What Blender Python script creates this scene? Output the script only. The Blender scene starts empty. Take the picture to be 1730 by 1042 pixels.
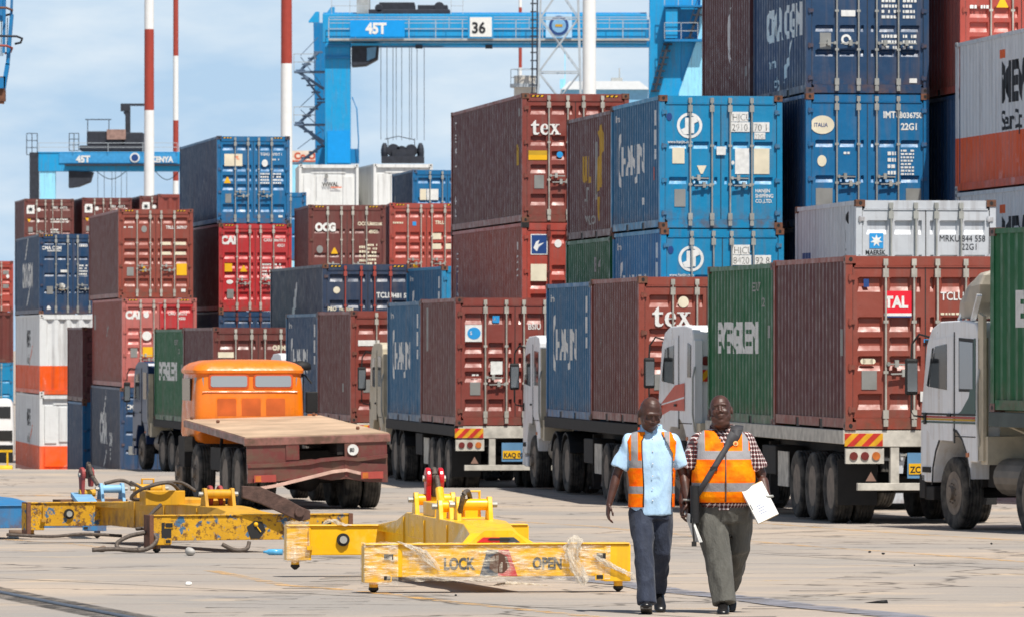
import bpy, bmesh, math, random
from mathutils import Vector, Matrix, noise
R = math.radians
S = bpy.context.scene
COL = S.collection
random.seed(7)

# ------------------------------------------------------------------ camera, world, sun, exposure
F = 10500.0; CX, HY = 865.0, 575.0; CAMZ = 2.22
cam_d = bpy.data.cameras.new('camera'); cam = bpy.data.objects.new('camera', cam_d); COL.objects.link(cam)
cam_d.sensor_width = 36.0; cam_d.lens = 36.0*F/1730.0; cam_d.shift_y = (HY-521.0)/1730.0
cam_d.clip_start = 1.0; cam_d.clip_end = 9000
cam.location = (0, 0, CAMZ); cam.rotation_euler = (R(90), 0, 0); S.camera = cam
cam_d.dof.use_dof = True; cam_d.dof.focus_distance = 52.0; cam_d.dof.aperture_fstop = 14.0
SUN_EL, SUN_AZ = 61.0, 27.0                                   # azimuth: degrees to the right of straight behind the camera
world = bpy.data.worlds.new("World"); S.world = world; world.use_nodes = True
wn = world.node_tree; wn.nodes.clear()
wo = wn.nodes.new('ShaderNodeOutputWorld'); wb = wn.nodes.new('ShaderNodeBackground')
sky = wn.nodes.new('ShaderNodeTexSky'); sky.sky_type = 'NISHITA'; sky.sun_disc = False
sky.sun_elevation = R(SUN_EL); sky.sun_rotation = R(180-SUN_AZ); sky.air_density = 1.0; sky.dust_density = 1.0; sky.ozone_density = 1.5
tc = wn.nodes.new('ShaderNodeTexCoord'); mp = wn.nodes.new('ShaderNodeMapping'); mp.inputs['Scale'].default_value = (16, 16, 50)
nz = wn.nodes.new('ShaderNodeTexNoise'); nz.inputs['Scale'].default_value = 1.6; nz.inputs['Detail'].default_value = 7; nz.inputs['Roughness'].default_value = .55
rp = wn.nodes.new('ShaderNodeValToRGB'); rp.color_ramp.elements[0].position = .36; rp.color_ramp.elements[1].position = .72
rp.color_ramp.elements[0].color = (0, 0, 0, 1); rp.color_ramp.elements[1].color = (1, 1, 1, 1)
mx = wn.nodes.new('ShaderNodeMix'); mx.data_type = 'RGBA'; cl = wn.nodes.new('ShaderNodeMix'); cl.data_type = 'RGBA'; cl.inputs['A'].default_value = (6.4, 8.9, 11.6, 1); cl.inputs['B'].default_value = (10.4, 11.7, 12.8, 1); wn.links.new(cl.outputs['Result'], mx.inputs['B'])
wn.links.new(tc.outputs['Generated'], mp.inputs['Vector']); wn.links.new(mp.outputs['Vector'], nz.inputs['Vector'])
sp0 = wn.nodes.new('ShaderNodeSeparateXYZ'); wn.links.new(tc.outputs['Generated'], sp0.inputs[0])
hr = wn.nodes.new('ShaderNodeMapRange'); hr.inputs['From Min'].default_value = .07; hr.inputs['From Max'].default_value = .20; hr.inputs['To Min'].default_value = 1; hr.inputs['To Max'].default_value = .10
wn.links.new(sp0.outputs['Z'], hr.inputs['Value']); mm = wn.nodes.new('ShaderNodeMath'); mm.operation = 'MULTIPLY'
wn.links.new(nz.outputs['Fac'], rp.inputs['Fac']); wn.links.new(rp.outputs['Color'], cl.inputs['Factor']); mm.inputs[0].default_value = 1; wn.links.new(hr.outputs[0], mm.inputs[1]); wn.links.new(mm.outputs[0], mx.inputs['Factor'])
wn.links.new(sky.outputs['Color'], mx.inputs['A']); wn.links.new(mx.outputs['Result'], wb.inputs['Color'])
wb.inputs['Strength'].default_value = 0.066; wn.links.new(wb.outputs['Background'], wo.inputs['Surface'])
sd = bpy.data.lights.new('sun', 'SUN'); sd.energy = 5.0; sd.angle = R(.53); sd.color = (1.0, .95, .87)
so = bpy.data.objects.new('sun', sd); COL.objects.link(so)
so.rotation_euler = Vector((math.sin(R(SUN_AZ))*math.cos(R(SUN_EL)), -math.cos(R(SUN_AZ))*math.cos(R(SUN_EL)), math.sin(R(SUN_EL)))).to_track_quat('Z', 'Y').to_euler()
so.location = (20, -10, 60)
S.view_settings.view_transform = 'Standard'; S.view_settings.look = 'None'; S.view_settings.gamma = 1; S.view_settings.exposure = 0.17

# ------------------------------------------------------------------ terrain height and measuring helpers
GP = [(-50, .75), (20, .45), (50.7, 0), (90, -.50), (98, -.55), (105, -.66), (109, -.69), (124, -.71), (126, -.82), (140.5, -.84), (143.8, -1.09), (158.5, -1.12), (165, -1.46), (180, -1.50), (200, -2.2), (300, -3.8), (420, -4.4), (4000, -4.4)]
def g(y):
    for (a, za), (b, zb) in zip(GP, GP[1:]):
        if y <= b: return za+(zb-za)*(y-a)/(b-a)
    return GP[-1][1]
def W(px, py, s): return Vector(((px-CX)/s, F/s, CAMZ+(HY-py)/s))
def ground_pt(px, py):
    D = 25.0
    while D < 400:
        if CAMZ+(HY-py)/F*D <= g(D): break
        D += .05
    return Vector(((px-CX)/F*D, D, g(D)))

# ------------------------------------------------------------------ materials
def srgb(r, g_, b):
    f = lambda c: (c/255/12.92) if c <= 10 else ((c/255+.055)/1.055)**2.4
    return (f(r), f(g_), f(b), 1)
MATS = {}
class NT:
    def __init__(s, name):
        s.m = bpy.data.materials.new(name); s.m.use_nodes = True; s.t = s.m.node_tree; s.b = s.t.nodes['Principled BSDF']
    def n(s, typ, **kw):
        nd = s.t.nodes.new(typ)
        for k, v in kw.items():
            if k in nd.inputs: nd.inputs[k].default_value = v
            else: setattr(nd, k, v)
        return nd
    def l(s, a, b): s.t.links.new(a, b)
    def coords(s, scale=(1, 1, 1), rnd=True):
        c = s.n('ShaderNodeTexCoord'); m_ = s.n('ShaderNodeMapping'); m_.inputs['Scale'].default_value = scale
        if rnd:
            oi = s.n('ShaderNodeObjectInfo'); mu = s.n('ShaderNodeMath', operation='MULTIPLY'); mu.inputs[1].default_value = 40
            s.l(oi.outputs['Random'], mu.inputs[0]); va = s.n('ShaderNodeVectorMath', operation='ADD')
            s.l(c.outputs['Object'], va.inputs[0]); s.l(mu.outputs[0], va.inputs[1]); s.l(va.outputs[0], m_.inputs['Vector'])
        else: s.l(c.outputs['Object'], m_.inputs['Vector'])
        return m_.outputs['Vector']
    def noise(s, vec, scale, detail=4, rough=.55):
        n_ = s.n('ShaderNodeTexNoise'); n_.inputs['Scale'].default_value = scale; n_.inputs['Detail'].default_value = detail; n_.inputs['Roughness'].default_value = rough
        s.l(vec, n_.inputs['Vector']); return n_.outputs['Fac']
    def ramp(s, fac, p0, p1, v0=0., v1=1.):
        r_ = s.n('ShaderNodeMapRange'); r_.inputs['From Min'].default_value = p0; r_.inputs['From Max'].default_value = p1
        r_.inputs['To Min'].default_value = v0; r_.inputs['To Max'].default_value = v1; s.l(fac, r_.inputs['Value']); return r_.outputs[0]
    def mix(s, fac, a, b, mode='MIX'):
        m_ = s.n('ShaderNodeMix', data_type='RGBA', blend_type=mode)
        for sock, v in (('Factor', fac), ('A', a), ('B', b)):
            i = m_.inputs[sock]
            if hasattr(v, 'is_output'): s.l(v, i)
            else: i.default_value = v
        return m_.outputs['Result']
    def bump(s, h, strength=.3, dist=.01):
        b_ = s.n('ShaderNodeBump'); b_.inputs['Strength'].default_value = strength; b_.inputs['Distance'].default_value = dist
        s.l(h, b_.inputs['Height']); s.l(b_.outputs['Normal'], s.b.inputs['Normal'])
def scl(c, k): return (c[0]*k, c[1]*k, c[2]*k, 1)
def mat(name, col, rough=.6, metal=0., var=.15, scale=3., bump=0., spec=.5):
    if name in MATS: return MATS[name]
    t = NT(name); v = t.coords(); n1 = t.noise(v, scale, 6)
    t.l(t.mix(t.ramp(n1, .3, .7), scl(col, 1-var), scl(col, 1+var)), t.b.inputs['Base Color'])
    t.b.inputs['Roughness'].default_value = rough; t.b.inputs['Metallic'].default_value = metal; t.b.inputs['Specular IOR Level'].default_value = spec
    if bump: t.bump(t.noise(v, scale*5, 5), bump, .01)
    MATS[name] = t.m; return t.m
def paint(name, col, fade=.38, rust=.5, rough=.42, dirt=(.16, .12, .10, 1), low=None, zl=1.0):
    """weathered container paint: chalky fading, vertical streaks, rust specks; low = second colour below zl"""
    if name in MATS: return MATS[name]
    t = NT(name); v = t.coords(); vs = t.coords((7, 7, .5))
    base = col
    if low:
        c = t.n('ShaderNodeTexCoord'); sp = t.n('ShaderNodeSeparateXYZ'); t.l(c.outputs['Object'], sp.inputs[0])
        lt = t.n('ShaderNodeMath', operation='LESS_THAN'); lt.inputs[1].default_value = zl; t.l(sp.outputs['Z'], lt.inputs[0])
        base = t.mix(lt.outputs[0], col, low)
    lum = .3*col[0]+.55*col[1]+.15*col[2]
    chalk = tuple(c*.72+(lum*1.25+.03)*.28 for c in col[:3])+(1,)
    a = t.mix(t.ramp(t.noise(v, .8, 5, .6), .38, .72, 0, fade), base, chalk)
    b = t.mix(t.ramp(t.noise(vs, 1.0, 6, .65), .50, .72, 0, .7), a, t.mix(.6, a, dirt)); b = t.mix(t.ramp(t.noise(v, 1.7, 7, .7), .60, .68, 0, .35), b, t.mix(.5, b, scl(chalk, 1.5)))
    sc = t.ramp(t.noise(v, 9, 8, .7), .66, .70, 0, rust)
    c_ = t.mix(sc, b, srgb(96, 52, 34))
    zc_ = t.n('ShaderNodeTexCoord'); zs = t.n('ShaderNodeSeparateXYZ'); t.l(zc_.outputs['Object'], zs.inputs[0])
    ed = t.n('ShaderNodeMath', operation='MULTIPLY'); t.l(t.ramp(zs.outputs['Z'], .10, .45, 1, 0), ed.inputs[0]); t.l(t.ramp(t.noise(v, 4, 6, .7), .42, .62, 0, rust*1.3), ed.inputs[1]); c_ = t.mix(ed.outputs[0], c_, srgb(104, 78, 64))
    sc2 = t.ramp(t.noise(vs, 2.3, 8, .7), .67, .72, 0, rust*.7)
    t.l(t.mix(sc2, c_, srgb(120, 74, 52)), t.b.inputs['Base Color'])
    t.l(t.ramp(t.noise(v, 5, 4), .3, .7, rough-.08, rough+.2), t.b.inputs['Roughness'])
    t.bump(t.noise(v, 1.6, 4), .5, .045)
    MATS[name] = t.m; return t.m
def glassy(name, col, rough=.08):
    if name in MATS: return MATS[name]
    t = NT(name); t.b.inputs['Base Color'].default_value = col; t.b.inputs['Roughness'].default_value = rough
    t.b.inputs['Specular IOR Level'].default_value = .8; MATS[name] = t.m; return t.m

BR = dict(
 brown=paint('brown_paint', srgb(132, 60, 50)), brown2=paint('red_brown_paint', srgb(142, 64, 48)), maroon=paint('maroon_and_side_shade_paint', srgb(92, 42, 44)),
 brown3=paint('dark_brown_and_side_shade_paint', srgb(106, 52, 46)), red=paint('red_paint', srgb(182, 38, 42)), pink=paint('faded_pink_paint', srgb(186, 96, 88), fade=.6),
 orange_red=paint('coral_red_paint', srgb(168, 66, 52)),
 blue=paint('azure_blue_paint', srgb(0, 132, 180), fade=.18), blue2=paint('cobalt_blue_paint', srgb(0, 104, 156), fade=.2), blue3=paint('shipping_blue_and_side_shade_paint', srgb(0, 92, 134), fade=.15),
 navy=paint('navy_and_side_shade_paint', srgb(28, 64, 100)), navy2=paint('slate_navy_paint', srgb(48, 62, 86)), green=paint('green_paint', srgb(0, 96, 50)),
 grey=paint('grey_paint', srgb(190, 194, 200), rust=.35), white=paint('white_paint', srgb(225, 226, 224), rust=.25, fade=.1),
 wo=paint('white_over_orange_paint', srgb(222, 224, 224), rust=.2, fade=.1, low=(.86, .10, .0, 1), zl=1.04))
M = dict(
 galv=mat('galvanised_steel', srgb(168, 168, 162), .5, .3, .25), rodp=mat('rod_grey_paint', srgb(176, 172, 162), .55, .1, .3, 5),
 rust=mat('rusty_steel', srgb(112, 74, 56), .8, .1, .35, 9, .3), dark=mat('dark_grease_and_hole_shade', srgb(30, 29, 28), .6, 0, .3),  # dark also fills pockets, ports and holes with painted shade
 black=mat('black_rubber', srgb(24, 24, 25), .7, 0, .3, 6), seal=mat('door_seal', srgb(46, 44, 44), .8),
 white=mat('white_lettering', srgb(226, 226, 222), .6, 0, .12, 12), black_t=mat('black_lettering', srgb(30, 31, 36), .6, 0, .2, 12),
 yellow_t=mat('yellow_sticker', srgb(236, 180, 20), .5, 0, .1), red_t=mat('red_sticker', srgb(226, 24, 48), .5, 0, .05), blue_t=mat('light_blue_sticker', srgb(40, 150, 215), .5, 0, .1),
 navy_t=mat('navy_sticker', srgb(30, 66, 126), .5, 0, .1), cream=mat('cream_sticker', srgb(226, 216, 190), .6, 0, .12), plate=mat('aluminium_plate', srgb(150, 150, 146), .5, .4, .15),
 gold=mat('gold_lettering', srgb(190, 150, 30), .6, 0, .15), orange_t=mat('orange_lettering', srgb(230, 100, 40), .6),
)
def tyre_mat():
    t = NT('dusty_tyre_rubber'); v = t.coords(); n1 = t.noise(v, 6, 6)
    t.l(t.mix(t.ramp(n1, .35, .75), srgb(28, 28, 29), srgb(104, 98, 90)), t.b.inputs['Base Color']); t.b.inputs['Roughness'].default_value = .85
    t.bump(t.noise(v, 40, 3), .4, .01); return t.m
M['tyre'] = tyre_mat(); M['rim'] = mat('dusty_rim_steel', srgb(128, 116, 104), .7, .2, .3, 8)

# ------------------------------------------------------------------ object helpers
def tag(o, label=None, cat=None, group=None, kind=None):
    if label: o['label'] = label
    if cat: o['category'] = cat
    if group: o['group'] = group
    if kind: o['kind'] = kind
    return o
def thing(name, label, cat, loc=(0, 0, 0), rotz=0., group=None, rx=0., ry=0.):
    o = bpy.data.objects.new(name, None); COL.objects.link(o); o.location = loc; o.rotation_euler = (rx, ry, rotz); o.empty_display_size = .2
    return tag(o, label, cat, group)
def inst(name, me, mats=None, parent=None, loc=None, label=None):
    o = bpy.data.objects.new(name, me); COL.objects.link(o)
    if parent: o.parent = parent
    if loc is not None: o.location = loc
    if mats:
        if not isinstance(mats, (list, tuple)): mats = [mats]
        while len(me.materials) < len(mats): me.materials.append(mats[len(me.materials)])
        for i, m_ in enumerate(mats):
            o.material_slots[i].link = 'OBJECT'; o.material_slots[i].material = m_
    if label: o['label'] = label
    return o
class MB:
    def __init__(s): s.v = []; s.f = []; s.mi = []; s.mcur = 0
    def m(s, i): s.mcur = i; return s
    def add(s, vs, fs):
        o = len(s.v); s.v += [tuple(v) for v in vs]
        for f in fs: s.f.append(tuple(o+i for i in f)); s.mi.append(s.mcur)
        return s
    def box(s, x0, x1, y0, y1, z0, z1):
        return s.add([(x0, y0, z0), (x1, y0, z0), (x1, y1, z0), (x0, y1, z0), (x0, y0, z1), (x1, y0, z1), (x1, y1, z1), (x0, y1, z1)],
                     [(0, 3, 2, 1), (4, 5, 6, 7), (0, 1, 5, 4), (1, 2, 6, 5), (2, 3, 7, 6), (3, 0, 4, 7)])
    def bar(s, a, b, w, h=None, up=(0, 0, 1)):
        a = Vector(a); b = Vector(b); h = h or w; d = (b-a).normalized(); u = Vector(up)
        if abs(d.dot(u)) > .98: u = Vector((0, 1, 0))
        r = d.cross(u).normalized()*w/2; t = r.cross(d).normalized()*h/2
        return s.add([a-r-t, a+r-t, a+r+t, a-r+t, b-r-t, b+r-t, b+r+t, b-r+t], [(0, 1, 2, 3), (7, 6, 5, 4), (0, 4, 5, 1), (1, 5, 6, 2), (2, 6, 7, 3), (3, 7, 4, 0)])
    def tube(s, path, r, n=8, rr=None):
        path = [Vector(p) for p in path]; rings = []
        for i, p in enumerate(path):
            d = (path[min(i+1, len(path)-1)]-path[max(i-1, 0)]).normalized(); u = Vector((0, 0, 1)) if abs(d.z) < .9 else Vector((0, 1, 0))
            a = d.cross(u).normalized(); b = a.cross(d); q = rr[i] if rr else r
            rings.append([p+(a*math.cos(2*math.pi*k/n)+b*math.sin(2*math.pi*k/n))*q for k in range(n)])
        return s.loft(rings)
    def cyl(s, a, b, r, n=14, r2=None): return s.tube([a, b], r, n, [r, r2 if r2 is not None else r])
    def loft(s, rings, cap=True):
        n = len(rings[0]); vs = [v for rg in rings for v in rg]; fs = []
        for i in range(len(rings)-1):
            for k in range(n): fs.append((i*n+k, i*n+(k+1) % n, (i+1)*n+(k+1) % n, (i+1)*n+k))
        if cap: fs.append(tuple(range(n-1, -1, -1))); fs.append(tuple((len(rings)-1)*n+k for k in range(n)))
        return s.add(vs, fs)
    def prism(s, poly, ax, a, b):
        """poly of 2-D points extruded along axis ax from a to b; the 2-D axes are the other two in order"""
        def P(p, t):
            return (t, p[0], p[1]) if ax == 'x' else (p[0], t, p[1]) if ax == 'y' else (p[0], p[1], t)
        return s.loft([[P(p, a) for p in poly], [P(p, b) for p in poly]])
    def lathe(s, prof, n=32, c=(0, 0, 0)):
        """profile of (radius, x) turned round the X axis"""
        rings = [[(c[0]+x, c[1]+r*math.cos(2*math.pi*k/n), c[2]+r*math.sin(2*math.pi*k/n)) for k in range(n)] for r, x in prof]
        return s.loft(rings)
    def ball(s, c, r, n=10):
        c = Vector(c); r = Vector(r) if hasattr(r, '__len__') else Vector((r, r, r)); rings = []
        for i in range(1, n):
            a = math.pi*i/n; rings.append([c+Vector((r.x*math.sin(a)*math.cos(2*math.pi*k/(2*n)), r.y*math.sin(a)*math.sin(2*math.pi*k/(2*n)), r.z*math.cos(a))) for k in range(2*n)])
        return s.loft(rings)
    def mesh(s, name, smooth=False, recalc=True):
        me = bpy.data.meshes.new(name); me.from_pydata(s.v, [], s.f); me.polygons.foreach_set('material_index', s.mi)
        if recalc:
            b = bmesh.new(); b.from_mesh(me); bmesh.ops.recalc_face_normals(b, faces=b.faces); b.to_mesh(me); b.free()
        if smooth: me.polygons.foreach_set('use_smooth', [True]*len(me.polygons))
        me.update(); return me
    def build(s, name, mats, parent=None, smooth=False, bevel=0., loc=None, label=None, autos=False):
        me = s.mesh(name, smooth)
        for m_ in (mats if isinstance(mats, (list, tuple)) else [mats]): me.materials.append(m_)
        o = bpy.data.objects.new(name, me); COL.objects.link(o)
        if parent: o.parent = parent
        if loc is not None: o.location = loc
        if bevel:
            b = o.modifiers.new('bevel', 'BEVEL'); b.width = bevel; b.segments = 2; b.limit_method = 'ANGLE'; b.harden_normals = False
        if autos: me.set_sharp_from_angle(angle=R(38))
        if label: o['label'] = label
        return o

# ------------------------------------------------------------------ lettering
TXT = {}
def text_bm(txt, size, bold=.0, sx=1.0):
    key = (txt, round(size, 4), bold, sx)
    if key not in TXT:
        cu = bpy.data.curves.new('lettering', 'FONT'); cu.body = txt; cu.size = size; cu.offset = bold*size; cu.resolution_u = 3; cu.space_line = .95
        o = bpy.data.objects.new('tmp', cu); COL.objects.link(o)
        dg = bpy.context.evaluated_depsgraph_get(); me = bpy.data.meshes.new_from_object(o.evaluated_get(dg))
        bpy.data.objects.remove(o); bpy.data.curves.remove(cu)
        vs = [(v.co.x*sx, v.co.y) for v in me.vertices]; fs = [tuple(p.vertices) for p in me.polygons]; bpy.data.meshes.remove(me); TXT[key] = (vs, fs)
    return TXT[key]
def door_text(parent, txt, x, z, size, m_, y=-.006, bold=.02, sx=.85, name='lettering'):
    vs, fs = text_bm(txt, size, bold, sx)
    me = bpy.data.meshes.new('lettering'); me.from_pydata([(x+a, y, z+b) for a, b in vs], [], fs); me.materials.append(m_)
    o = bpy.data.objects.new(name, me); COL.objects.link(o); o.parent = parent; return o
# ------------------------------------------------------------------ ground
def build_ground():
    ys = sorted({y for y, _ in GP} | {0, 35, 65, 80, 250, 360, 900})
    xs = [-3000, -300, -60, -30, -15, 0, 15, 30, 60, 300, 3000]
    me = bpy.data.meshes.new('ground')
    vs = [(x, y, g(y)) for y in ys for x in xs]; n = len(xs)
    me.from_pydata(vs, [], [(j*n+i, j*n+i+1, (j+1)*n+i+1, (j+1)*n+i) for j in range(len(ys)-1) for i in range(n-1)])
    t = NT('worn_concrete'); v = t.coords((1, 1, 1), False); vs_ = t.coords((.25, 1.3, 1), False)
    c1 = t.mix(t.ramp(t.noise(v, .16, 5, .6), .36, .64), srgb(158, 152, 145), srgb(192, 174, 155))
    c2 = t.mix(t.ramp(t.noise(vs_, .7, 9, .68), .42, .66, 0, .65), c1, srgb(158, 150, 144))
    c3 = t.mix(t.ramp(t.noise(v, 34, 8, .75), .40, .70, 0, .35), c2, srgb(120, 112, 104))
    c4 = t.mix(t.ramp(t.noise(vs_, 2.4, 8, .7), .68, .76, 0, .28), c3, srgb(98, 94, 92))
    c5 = t.mix(t.ramp(t.noise(v, .5, 6, .6), .60, .70, 0, .45), c4, srgb(214, 186, 152)); c5 = t.mix(t.ramp(t.noise(t.coords((.06, .9, 1), False), 1.1, 7, .6), .54, .66, 0, .38), c5, srgb(150, 146, 144)); c5 = t.mix(t.ramp(t.noise(t.coords((.35, .35, 1), False), 1.0, 8, .72), .64, .68, 0, .5), c5, srgb(122, 116, 112))
    # fine cracks
    vo = t.n('ShaderNodeTexVoronoi', feature='DISTANCE_TO_EDGE'); vo.inputs['Scale'].default_value = .22
    wv = t.n('ShaderNodeVectorMath', operation='ADD'); nn = t.n('ShaderNodeTexNoise'); nn.inputs['Scale'].default_value = 1.3; nn.inputs['Detail'].default_value = 6
    t.l(v, nn.inputs['Vector']); t.l(v, wv.inputs[0]); t.l(nn.outputs['Color'], wv.inputs[1]); t.l(wv.outputs[0], vo.inputs['Vector'])
    c6 = t.mix(t.ramp(vo.outputs['Distance'], .002, .012, .8, 0), c5, srgb(80, 74, 68)); c6 = t.mix(t.ramp(t.noise(v, 7, 9, .8), .58, .66, 0, .35), c6, srgb(104, 98, 92)); c6 = t.mix(t.ramp(t.noise(v, 90, 3, .8), .66, .74, 0, .6), c6, srgb(84, 78, 74))
    t.l(c6, t.b.inputs['Base Color']); t.b.inputs['Roughness'].default_value = .9; t.b.inputs['Specular IOR Level'].default_value = .2
    t.bump(t.noise(v, 22, 8, .7), .5, .02)
    me.materials.append(t.m); o = bpy.data.objects.new('ground', me); COL.objects.link(o); tag(o, kind='structure')
build_ground()
def strip_mat(name, col, cover, sc=3., rough=.85):
    """worn paint or tar: holes where the concrete below shows"""
    t = NT(name); v = t.coords((1, 1, 1), False); v2 = t.coords((.5, 2.5, 1), False)
    t.l(t.mix(t.ramp(t.noise(v, 4, 5), .3, .7), scl(col, .8), scl(col, 1.15)), t.b.inputs['Base Color'])
    t.l(t.ramp(t.noise(v2, sc, 9, .75), cover, cover+.07), t.b.inputs['Alpha']); t.b.inputs['Roughness'].default_value = rough
    return t.m
def ground_strip(name, pts, w, m_, h=.004, **kw):
    P_ = [ground_pt(*p) for p in pts]; Q = []
    for a, b in zip(P_, P_[1:]):
        k = max(1, int((b-a).length/1.5)); Q += [a.lerp(b, i/k) for i in range(k)]
    Q.append(P_[-1]); vs = []
    for i, p in enumerate(Q):
        d = (Q[min(i+1, len(Q)-1)]-Q[max(i-1, 0)]); nrm = Vector((-d.y, d.x, 0)).normalized()*w/2
        for q in (p-nrm, p+nrm): vs.append((q.x, q.y, g(q.y)+h))
    me = bpy.data.meshes.new(name); me.from_pydata(vs, [], [(2*i, 2*i+1, 2*i+3, 2*i+2) for i in range(len(Q)-1)]); me.materials.append(m_)
    o = bpy.data.objects.new(name, me); COL.objects.link(o); tag(o, kind='structure'); return o
yl = strip_mat('worn_orange_line_paint', srgb(226, 176, 106), .50); tar = strip_mat('old_tar', srgb(132, 131, 138), .43, 1.6)
ground_strip('painted_line', [(0, 910), (110, 917), (220, 930)], .14, yl)
ground_strip('painted_line', [(355, 963), (480, 988), (620, 999), (760, 1016), (900, 1031), (1010, 1042), (1120, 1052)], .16, yl)
ground_strip('painted_line', [(860, 880), (1010, 889), (1270, 914), (1400, 925), (1540, 934), (1760, 951)], .17, yl)
ground_strip('painted_line', [(1240, 882), (1300, 884), (1400, 892), (1560, 903), (1760, 915)], .17, yl)
ground_strip('painted_line', [(1010, 1027), (1090, 1028), (1300, 1027)], .10, strip_mat('faint_line_paint', srgb(232, 180, 96), .54))
ground_strip('painted_line', [(1140, 983), (1300, 981), (1420, 979)], .30, strip_mat('faint_line_paint', srgb(232, 190, 116), .56))
ground_strip('painted_line', [(0, 838), (60, 836), (300, 846)], .5, strip_mat('faint_line_paint', srgb(222, 170, 110), .5))
ground_strip('tar_strip', [(930, 974), (1080, 988), (1120, 997), (1250, 1010), (1345, 1023), (1480, 1036), (1640, 1056)], .42, tar, .008)
tyre_m = strip_mat('faint_tyre_marks', srgb(112, 106, 100), .55, 1.4)
for pts, w_ in (([(420, 1060), (760, 960), (1180, 905), (1730, 880)], .5), ([(300, 1050), (690, 950), (1150, 898), (1730, 872)], .5), ([(-20, 960), (300, 955), (700, 968), (1200, 1000), (1740, 1020)], .35), ([(-20, 880), (400, 890), (900, 905), (1740, 960)], .6), ([(1240, 1050), (1420, 980), (1740, 930)], .45)):
    ground_strip('tyre_marks', pts, w_, tyre_m, .003)
joint_m = strip_mat('slab_joint_grime', srgb(92, 86, 80), .36, 6.)
for pts in ([(-20, 862), (600, 893), (1740, 963)], [(-20, 975), (700, 1012), (1300, 1050)]): ground_strip('slab_joint', pts, .03, joint_m, .0035)
ground_strip('tar_strip', [(180, 1004), (330, 1006), (400, 1010)], .25, strip_mat('thin_tar', srgb(128, 126, 132), .52), .008)
# crane rail let into the concrete in the lower left corner
rail_pts = [(-60, 988), (0, 1001), (100, 1021), (200, 1040), (300, 1060)]
ground_strip('rail_groove', rail_pts, .50, strip_mat('oily_grit', srgb(50, 46, 42), .47, 9.), .006)
RP = [ground_pt(*p) for p in rail_pts]
rb = MB()
def rail_sec(a, b):
    d = (b-a).normalized(); n_ = Vector((-d.y, d.x, 0))
    A = [p+n_*o+Vector((0, 0, z)) for p in (a, b) for o, z in ((-.03, .007), (.03, .007), (.026, .018), (-.026, .018))]
    rb.add(A, [(0, 1, 5, 4), (1, 2, 6, 5), (2, 3, 7, 6), (3, 0, 4, 7)])
for a, b in zip(RP, RP[1:]): rail_sec(a, b)
tag(rb.build('crane_rail', [mat('worn_rail_steel', srgb(96, 100, 110), .45, .5, .3)]), 'polished steel crane rail set flush in the concrete at the lower left', 'rail')

# ------------------------------------------------------------------ shipping containers
CW = 2.438; ROD_X = [.61, 1.04, 1.398, 1.828]
ST = dict(A=[(2.05, .22), (1.46, .22), (1.18, .2), (.88, .22), (.30, .24)], H=[(2.42, .2), (1.72, .22), (1.40, .2), (1.10, .2), (.38, .26)],
          B=[(1.55, .14), (.86, .14)], C=[(1.85, .12), (1.20, .13), (.72, .13)], D=[(2.0, .24), (1.45, .2), (.86, .16)],
          E=[(2.5, .10), (1.95, .13), (1.35, .13), (.75, .13)], G=[(2.0, .14), (1.25, .14), (.45, .12)])
GEO = {}
def grid_sheet(us, ws, fn):
    vs = [fn(u, w_) for w_ in ws for u in us]; n = len(us)
    return vs, [(j*n+i, j*n+i+1, (j+1)*n+i+1, (j+1)*n+i) for j in range(len(ws)-1) for i in range(n-1)]
def corr_profile(a, b, per=.278, depth=.036):
    """breakpoints (position, depth) of a trapezoid corrugation from a to b"""
    n = int((b-a)/per); per = (b-a)/n; out = [(a, 0)]
    for k in range(n):
        o = a+k*per; out += [(o+per*.25, 0), (o+per*.5, depth), (o+per*.75, depth), (o+per, 0)]
    return out
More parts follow.
